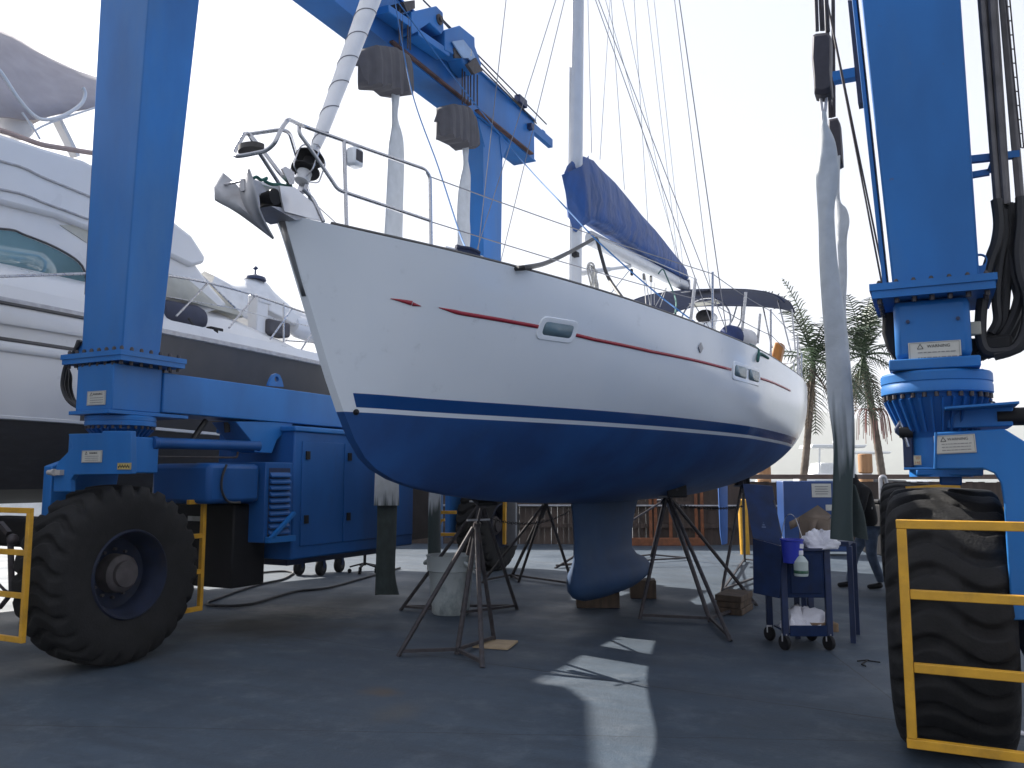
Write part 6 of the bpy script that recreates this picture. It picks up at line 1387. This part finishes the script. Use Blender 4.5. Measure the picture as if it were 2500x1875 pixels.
JL = [(Pn(.06, 0, .93), .15, .125), (Pn(.06, -.09, .82), .105), (Pn(.04, -.10, .48), .075), (Pn(.16, -.10, .14), .062), (Pn(.17, -.10, .09), .06), (Pn(.06, .09, .82), .105), (Pn(-.12, .10, .48), .075), (Pn(-.20, .10, .12), .06), (Pn(-.2, .10, .08), .06)]
skin_body('jeans', JL, [(0, 1), (1, 2), (2, 3), (3, 4), (0, 5), (5, 6), (6, 7), (7, 8)], M_JEAN, 0, parent=pt)
skin_body('shoe', [(Pn(.19, -.10, .06), .048, .05), (Pn(.10, -.11, .045), .046, .045), (Pn(-.05, -.12, .035), .042, .035)], [(0, 1), (1, 2)], M_BLACK, 0, parent=pt)
skin_body('shoe', [(Pn(-.17, .10, .06), .048, .05), (Pn(-.26, .09, .045), .046, .045), (Pn(-.40, .08, .035), .042, .035)], [(0, 1), (1, 2)], M_BLACK, 0, parent=pt)
hf = [(Pn(-.24, -.01, 1.61), .055, .07), (Pn(-.265, -.01, 1.64), .05, .06), (Pn(-.27, -.01, 1.57), .04, .05)]
skin_body('head', hf, [(0, 1), (0, 2)], M_SKIN, 0, parent=pt)
nsm = MB(); nsm.ball(Pn(-.32, -.01, 1.61), .018, 8, (1.2, .8, 1)); build('nose', nsm, M_SKIN, pt)
for bx_, by_, bz_ in ((-.31, -.2, .83), (-.37, .18, .85)):
    hd_ = [(Pn(bx_, by_, bz_ + .03), .028, .02), (Pn(bx_ - .02, by_, bz_ - .03), .034, .016)]; ed = [(0, 1)]
    for i in range(4):
        o_ = -.026 + .0175 * i; ln_ = (.05, .06, .056, .044)[i]; k0 = len(hd_)
        hd_ += [(Pn(bx_ - .03, by_ + o_, bz_ - .055), .010), (Pn(bx_ - .04, by_ + o_, bz_ - .06 - ln_ * .55), .009), (Pn(bx_ - .033, by_ + o_, bz_ - .06 - ln_), .0075)]; ed += [(1, k0), (k0, k0 + 1), (k0 + 1, k0 + 2)]
    k0 = len(hd_); hd_ += [(Pn(bx_ - .025, by_ - .035, bz_ - .01), .011), (Pn(bx_ - .045, by_ - .045, bz_ - .05), .009)]; ed += [(0, k0), (k0, k0 + 1)]
    skin_body('hand', hd_, ed, M_SKIN, 0, 1, pt)
bg_ = MB(); bg_.box(Pn(.05, -.155, 1.16), (.04, .004, .03)); build('sleeve_patch', bg_, M_PLATE, pt)
# ================================================================== fence, posts, containers
fen = thing('timber_fence', 'dark weathered timber fence with orange braces across the back of the yard', 'fence', fp)
fm = MB(); rnd = random.Random(4); fe0 = -9.5; u = fe0
zf = 1.62
while u < 34:
    w_ = rnd.uniform(.13, .17); h_ = zf - .12 + rnd.uniform(-.02, .01)
    p = fp + fd * (u + w_ / 2); M = Matrix((fd, fn, V(0, 0, 1))).transposed()
    fm.box(p + V(0, 0, h_ / 2) + fn * rnd.uniform(0, .012), (w_ - (.008 if rnd.random() > .9 else .0015), .03, h_), M=M)
    u += w_
build('boards', fm, M_WOOD, fen)
fm = MB(); fm.bar(fp + fd * fe0 + V(0, 0, zf) - fn * .03, fp + fd * 34 + V(0, 0, zf) - fn * .03, .18, .11); build('top_rail', fm, mat('rail_brown', (.11, .075, .06), .8, var=.25, scale=6), fen, bev=.01)
for z in (.45, .98): fm = MB(); fm.bar(fp + fd * fe0 - fn * .06 + V(0, 0, z), fp + fd * 34 - fn * .06 + V(0, 0, z), .05, .10); build('cross_rail', fm, M_WOOD, fen)
fm = MB(); fm.tube([fp + fd * fe0 - fn * .14 + V(0, 0, .93), fp + fd * 9 - fn * .14 + V(0, 0, .93)], .025, 8); build('water_pipe', fm, M_GALV, fen)
for px_ in (1588, 1600, 1698, 1712, 1636):
    q = az(px_, 1329); fm = MB(); s_ = (q - fp).dot(fd); p = fp + fd * s_ - fn * .11; fm.bar(p, p + V(0, 0, 1.5), .07, .05); build('fence_brace', fm, M_RUST, fen)
fm = MB(); fm.bar(az(1540, 1332) + V(0, 0, .09), az(1720, 1332) + V(0, 0, .09), .12, .18); build('base_board', fm, M_RUST, fen, bev=.01)
def pile(px, ytop, lab, dd):
    q = az(px, 1327); p = q + fn * dd; t = thing('mooring_pile', lab, 'mooring pile', V(p.x, p.y, -1.3), 'piles behind the fence')
    top_ = (p - V(0, 0, 0)); dist = (p - V(0, 0, p.z)).length
    zt_ = H + (1166 - ytop) / F * dist * .98; m_ = MB(); m_.lathe([(.19, -1.3), (.18, zt_ - .62), (.15, zt_ - .58), (.15, zt_ - .52), (.18, zt_ - .48), (.18, zt_ - .02), (.16, zt_)], V(p.x, p.y, 0), (0, 0, 1), 18); build('post', m_, M_PILE, t)
    m_ = MB(); m_.lathe([(.155, zt_ - .58), (.16, zt_ - .55), (.155, zt_ - .52)], V(p.x, p.y, 0), (0, 0, 1), 18); build('collar', m_, M_GALV, t)
    return t
pile(1910, 1115, 'wooden pile rising behind the fence beside the sailboat stern', 1.6); pile(2180, 1112, 'wooden pile rising behind the fence close to the right lift leg', 1.6)
# blue container with white plate
dcon = 17.5
def cdp(x, y): 
    r = ray(*R9(x, y)); f = r.dot(Fx); return O + r * (dcon / f)
bxo = thing('blue_container', 'blue steel box with a sunlit left end and white label in front of the fence', 'container', az(*R9(540, 1340)))
q0, q1, q2 = cdp(352, 1025), cdp(740, 1025), cdp(740, 1350)
m_ = MB(); W_ = (q1 - q0); m_.prism([q0 + V(0, 0, 0), q0 + W_ * 1.35, q0 + W_ * 1.35 - V(0, 0, q0.z - .08), q0 - V(0, 0, q0.z - .08)], Fx * .45); build('body', m_, M_CONT, bxo, bev=.02)
m_ = MB(); q = cdp(648, 1098) - Fx * .012; m_.prism([q + Lx * x_ + V(0, 0, z_) for x_, z_ in ((-.2, -.14), (.2, -.14), (.2, .14), (-.2, .14))], Fx * .01); lbp = build('white_plate', m_, M_PLATE, bxo)
m_ = MB()
for i in range(4): m_.box(q - Fx * .004 + V(0, 0, .08 - .05 * i), (.28 - .03 * (i % 2), .004, .016), M=Matrix((Lx, Fx, V(0, 0, 1))).transposed())
build('small_print', m_, M_INKG, lbp)
m_ = MB(); q = cdp(715, 1230) - Fx * .012; m_.prism([q + Lx * x_ + V(0, 0, z_) for x_, z_ in ((-.09, -.06), (.09, -.06), (.09, .06), (-.09, .06))], Fx * .01); build('small_label', m_, M_PLATE, bxo)
# yellow bollards
for (x0, y0, x1, y1, lab) in ((38, 1165, 62, 1590, 'leaning yellow bollard at the back left of the tool cart'), (412, 1190, 412, 1480, 'upright yellow bollard in front of the blue container')):
    b_ = az(*R9(x1, y1 if y1 > 1500 else 1500)); t_ = O + ray(*R9(x0, y0)) * (ray(*R9(x1, y1)).length and ((b_ - O).length / ray(*R9(x1, y1 if y1 > 1500 else 1500)).length)); t = thing('bollard', lab, 'bollard', b_, 'yellow bollards in the yard')
    m_ = MB(); L_ = (t_ - b_).length; m_.lathe([(.10, 0), (.10, L_ - .05), (.08, L_ - .01), (.03, L_)], b_, t_ - b_, 20); build('post', m_, M_YELLOW, t)
m_ = MB(); q = [cdp(x_, y_) for x_, y_ in ((1110, 1200), (1105, 1000), (1118, 988), (1138, 995), (1195, 1190))]; m_.tube(fillet(q, .1), .04, 8); tag(build('bent_pipe', m_, M_GALV, loc=q[0]), 'bent grey pipe standing by the fence right of the person', 'pipe')
cn = thing('dark_bin', 'black wheeled bin between the person and the right front tyre', 'bin', az(*R10(650, 300)))
q = O + ray(*R9(1095, 1200)) * 14.5; q2 = O + ray(*R9(1240, 1490)) * 14.5
m_ = MB(); m_.prism([V(q.x, q.y, q.z), q + Lx * 1.2, V((q + Lx * 1.2).x, (q + Lx * 1.2).y, .25), V(q.x, q.y, .25)], Fx * .8); build('body', m_, M_BLACK, cn, bev=.03)
m_ = MB(); m_.prism([q + V(0, 0, .01) - Lx * .03 - Fx * .03, q + Lx * 1.23 + V(0, 0, .01) - Fx * .03, q + Lx * 1.23 + V(0, 0, .06) - Fx * .03, q + V(0, 0, .06) - Lx * .03 - Fx * .03], Fx * .86); build('lid', m_, M_BLACK, cn, bev=.01)
for dx in (.15, 1.0): m_ = MB(); c_ = V((q + Lx * dx).x, (q + Lx * dx).y, .12); m_.lathe([(.03, -.03), (.12, -.03), (.12, .03), (.03, .03)], c_, Lx, 18); build('wheel', m_, M_RUBBER, cn)
# far boats on the water
def far_boat(label, px, py, dist, L_, m1_, cabin=True, seed=0):
    r = ray(px, 1166); f = Vector((r.x, r.y, 0)).normalized(); c_ = V(f.x * dist, f.y * dist, -1.3); ld = Lx
    t = thing('moored_boat', label, 'motorboat', c_, 'boats moored beyond the fence'); P = lambda u, v, z: c_ + ld * u + Fx * v + V(0, 0, z)
    m_ = MB(); rows = []
    for u in [i / 12 for i in range(13)]:
        x_ = (u - .5) * L_; w_ = L_ * .15 * (1 - max(0, u - .5) ** 2 * 3.9); z1 = L_ * .10 * (1 + .5 * u * u); rows.append([P(x_, w_ * s_, z_) for s_, z_ in ((1, z1), (.85, .0), (.5, -.3), (0, -.4), (-.5, -.3), (-.85, 0), (-1, z1), (0, z1 + .05))])
    m_.loft(rows, closed=True, caps=True); build('hull', m_, m1_, t)
    return t, P
t, P = far_boat('white sportfishing boat with hardtop moored left of the right hand strap', 2035, 1140, 62, 12, M_FARW)
m_ = MB(); m_.prism([P(-2.6, -1.2, 1.2), P(2.2, -1.2, 1.2), P(1.2, -1.2, 3.0), P(-1.6, -1.2, 3.2), P(-2.4, -1.2, 2.9)], Fx * 2.4); build('cabin', m_, M_FARW, t, bev=.1)
m_ = MB(); m_.prism([P(-1.9, -1.22, 2.1), P(1.5, -1.22, 2.1), P(1.1, -1.22, 2.7), P(-1.7, -1.22, 2.7)], Fx * -.03); build('window', m_, M_GLASS, t)
m_ = MB(); m_.prism([P(-1.9, -1.3, 4.9), P(1.7, -1.3, 4.9), P(1.9, -1.3, 5.1), P(-1.8, -1.3, 5.15)], Fx * 2.6); build('hardtop', m_, M_FARW, t, bev=.05)
for a_ in (-1.4, 1.1):
    for v_ in (-1.1, 1.1): m_ = MB(); m_.bar(P(a_, v_, 3.0), P(a_ * .9, v_, 4.92), .10); build('hardtop_leg', m_, M_FARW, t)
m_ = MB(); m_.prism([P(-1.5, -1., 3.0), P(1.3, -1., 3.0), P(1.0, -1., 3.9), P(-1.2, -1., 3.9)], Fx * 2.); build('flybridge', m_, M_FARW, t, bev=.08)
m_ = MB(); m_.ball(P(.4, 0, 5.35), .35, 12, (1, 1, .8)); m_.tube([P(.4, 0, 5.1), P(.4, 0, 5.4)], .1, 8); build('radar_dome', m_, M_FARW, t)
t, P = far_boat('dark hulled motorboat with red mark and white hardtop moored behind the palm trunk', 2125, 1150, 70, 12, mat('far_dark', (.05, .05, .055), .4))
m_ = MB(); m_.prism([P(-3, -1.2, 1.2), P(3.2, -1.2, 1.2), P(2.2, -1.2, 2.7), P(-2.2, -1.2, 2.9)], Fx * 2.4); build('cabin', m_, mat('far_dark', (.05, .05, .055), .4), t, bev=.1)
m_ = MB(); m_.ball(P(-1.1, -1.22, 2.0), .6, 14, (1.2, .05, .5)); build('red_mark', m_, mat('far_red', (.5, .06, .05), .5), t)
m_ = MB(); m_.prism([P(-2.3, -1.3, 4.7), P(1.0, -1.3, 4.7), P(1.2, -1.3, 4.85), P(-2.1, -1.3, 4.9)], Fx * 2.6); build('hardtop', m_, M_FARW, t, bev=.04)
for a_ in (-1.8, .6): m_ = MB(); m_.bar(P(a_, -1, 2.8), P(a_ * .9, -1, 4.72), .12); build('hardtop_leg', m_, M_FARW, t)
for px_, ds, ln_, lab in ((1880, 110, 10, 'small pale motorboat moored just beyond the sailboat stern'), (2235, 95, 11, 'low white motorboat moored beside the right lift leg'), (1815, 170, 12, 'tiny distant white boat low on the water under the sailboat stern')):
    t, P = far_boat(lab, px_, 1160, ds, ln_, M_FARW); m_ = MB(); m_.prism([P(-2, -1, 1.2), P(2, -1, 1.2), P(1.2, -1, 2.6), P(-1.6, -1, 2.6)], Fx * 2); build('cabin', m_, M_FARW, t, bev=.1)
# white shed beyond the yacht
r0 = az(-200, 1262); wsx = thing('white_shed', 'low white shed wall glimpsed below the motor yacht', 'shed', az(60, 1268)); m_ = MB(); q0 = az(-160, 1272); q1 = az(150, 1272); m_.prism([q0, q1, q1 + V(0, 0, 2.), q0 + V(0, 0, 2.)], Fx * 2); build('wall', m_, M_FARW, wsx)
m_ = MB(); m_.bar(az(85, 1215, 0) if False else q0 + (q1 - q0) * .80 + V(0, 0, 1.7) - Fx * .02, q0 + (q1 - q0) * .88 + V(0, 0, .4) - Fx * .02, .06); build('wall_brace', m_, M_RAW, wsx)
# props under the yacht
for i, (x_, y_, lab) in enumerate(((-9.4, 4.2, 'stout timber crib under the stern half of the motor yacht'), (-10.3, 8.6, 'timber crib under the keel of the motor yacht bow'))):
    t = thing('timber_crib', lab, 'timber crib', (x_, y_, 0), 'cribs under the motor yacht')
    for j in range(6):
        m_ = MB(); z = .105 + .205 * j
        for s_ in (-.35, .35):
            if j % 2: m_.box((x_ + s_, y_, z), (.2, 1.1, .2))
            else: m_.box((x_, y_ + s_, z), (1.1, .2, .2))
        build('timber_course', m_, M_RAW, t)
# scraps on the ground
q = az(*R10(1418, 1455)); m_ = MB(); m_.prism([q + V(x_, y_, .003) for x_, y_ in ((-.05, -.03), (.06, -.02), (.05, .04), (-.04, .035))], (0, 0, .012)); tag(build('paper_scrap', m_, M_RAG, loc=q), 'small scrap of white paper on the ground behind the right front tyre', 'paper')
q = az(*R10(540, 1035)); m_ = MB()
for a_, b_ in (((475, 1022), (535, 1018)), ((500, 1040), (525, 1055)), ((535, 1018), (612, 1032)), ((500, 1040), (540, 1016))): m_.tube([az(*R10(*a_)) + V(0, 0, .006), az(*R10(*b_)) + V(0, 0, .01)], .006, 5)
tag(build('dark_twig', m_, M_BLACK, loc=q), 'thin dark twig lying on the ground between the cart and the right tyre', 'twig')
# ================================================================== palms
def frond(mb, c_, az_, el, L_, droop, rnd, leaf=.55, nl=26):
    d0 = V(math.cos(az_) * math.cos(el), math.sin(az_) * math.cos(el), math.sin(el)); pts = []; p = Vector(c_); d = d0.copy()
    for i in range(nl + 1):
        pts.append(p.copy()); p = p + d * (L_ / nl); d = (d + V(0, 0, -droop / nl)).normalized()
    mb.tube(pts[::3] + [pts[-1]], [.028 * (1 - .8 * i / len(pts[::3])) for i in range(len(pts[::3]) + 1)], 4, cap=False)
    for i in range(3, nl + 1):
        t = i / nl; d = (pts[i] - pts[i - 1]).normalized(); s_ = d.cross(V(0, 0, 1)); s_ = s_.normalized() if s_.length > .05 else V(1, 0, 0); up = s_.cross(d)
        l = leaf * (math.sin(math.pi * min(1, t * .9 + .1)) ** .6) * rnd.uniform(.8, 1.1)
        for sg in (1, -1):
            v = (s_ * sg * .8 + d * .55 + up * .22 + V(0, 0, -.12 - .35 * rnd.random())).normalized(); w_ = d * .022
            a = pts[i]; m_ = a + v * l * .5; e = a + v * l + V(0, 0, -.18 * l)
            mb.add([a - w_, a + w_, m_ + w_ * .9, m_ - w_ * .9, e], [(0, 1, 2, 3), (3, 2, 4)])
def palm(label, base_px, top_px, dist, fr, L_, rb, rt, seed, pink=False):
    rnd = random.Random(seed); r = ray(*top_px); top_ = O + r * (dist / r.dot(Fx)); r = ray(*base_px); b_ = O + r * (dist / r.dot(Fx)); dd = (b_ - top_); b_ = top_ + dd * ((top_.z - 0) / -dd.z) if dd.z < 0 else b_
    t = thing('palm_tree', label, 'palm tree', b_, 'palms behind the fence')
    m_ = MB(); N = 60; pts = []; rs = []
    for i in range(N + 1):
        u = i / N; p = b_ + (top_ - b_) * u + V(.15 * math.sin(u * 2.5), 0, 0) * (1 - u); pts.append(p); rs.append((rb + (rt - rb) * u) * (1 + (.06 if i % 2 else 0)))
    m_.tube(pts, rs, 14); build('trunk', m_, M_TRUNK, t)
    c_ = MB(); c_.tube([top_ - V(0, 0, .1), top_ + V(0, 0, .5)], [rt * 1.1, rt * .5], 10)
    for i in range(fr):
        az_ = 2 * math.pi * i / fr * 1.618 * 2 + rnd.uniform(-.2, .2); el = R(rnd.choice((82, 72, 60, 42, 20, -10, -35)) + rnd.uniform(-8, 8)); frond(c_, top_ + V(0, 0, .25), az_, el, L_ * rnd.uniform(.8, 1.1), 1.5 + rnd.uniform(-.3, .5), rnd, leaf=L_ * .26)
    build('crown', c_, M_FROND, t)
    g_ = MB()
    for i in range(6): frond(g_, top_ - V(0, 0, .05), rnd.uniform(0, 6.28), R(rnd.uniform(-60, -35)), L_ * .75, 1.0, rnd, leaf=L_ * .14, nl=18)
    build('dead_fronds', g_, M_DEADF, t)
    if pink:
        g_ = MB(); q = top_ + (b_ - top_) * pink
        for i in range(34):
            a = rnd.uniform(0, 6.28); l = rnd.uniform(.3, .6); u = V(math.cos(a), math.sin(a), 0); g_.tube(smooth([q, q + u * l * .6 + V(0, 0, .12), q + u * l + V(0, 0, -.1), q + u * l * 1.15 + V(0, 0, -.55 - .5 * rnd.random())], 3), .010, 4)
        build('flower_stalk', g_, M_PINKF, t)
    return t
palm('tall palm with leaning trunk between the strap and the right lift leg', (2147, 1160), R9(975, 120), 27., 24, 2.4, .13, .095, 3, pink=.30)
palm('palm with low drooping crown half hidden behind the sailboat stern', (1956, 1155), (1985, 900), 24., 22, 2.5, .11, .085, 9)
# bare tree tips seen past the yacht bow
bt_ = MB(); rnd = random.Random(2); r = ray(778, 905); b0_ = O + r * 24
def twig(p, d, l, r_, k_):
    q = p + d * l; bt_.tube([p, q], [r_, r_ * .6], 5, cap=False)
    if k_:
        for i in range(3): twig(q, (d + V(rnd.uniform(-.7, .7), rnd.uniform(-.7, .7), rnd.uniform(-.1, .6))).normalized(), l * .62, r_ * .6, k_ - 1)
twig(V(b0_.x, b0_.y, 0), V(0, 0, 1), b0_.z - .1, .08, 0); twig(b0_ - V(0, 0, .1), V(.2, 0, 1).normalized(), .35, .045, 4)
tre = thing('bare_tree', 'bare twiggy tree showing between the yacht bow and the sailboat stem', 'tree', (b0_.x, b0_.y, 0)); build('branches', bt_, M_TRUNK, tre)
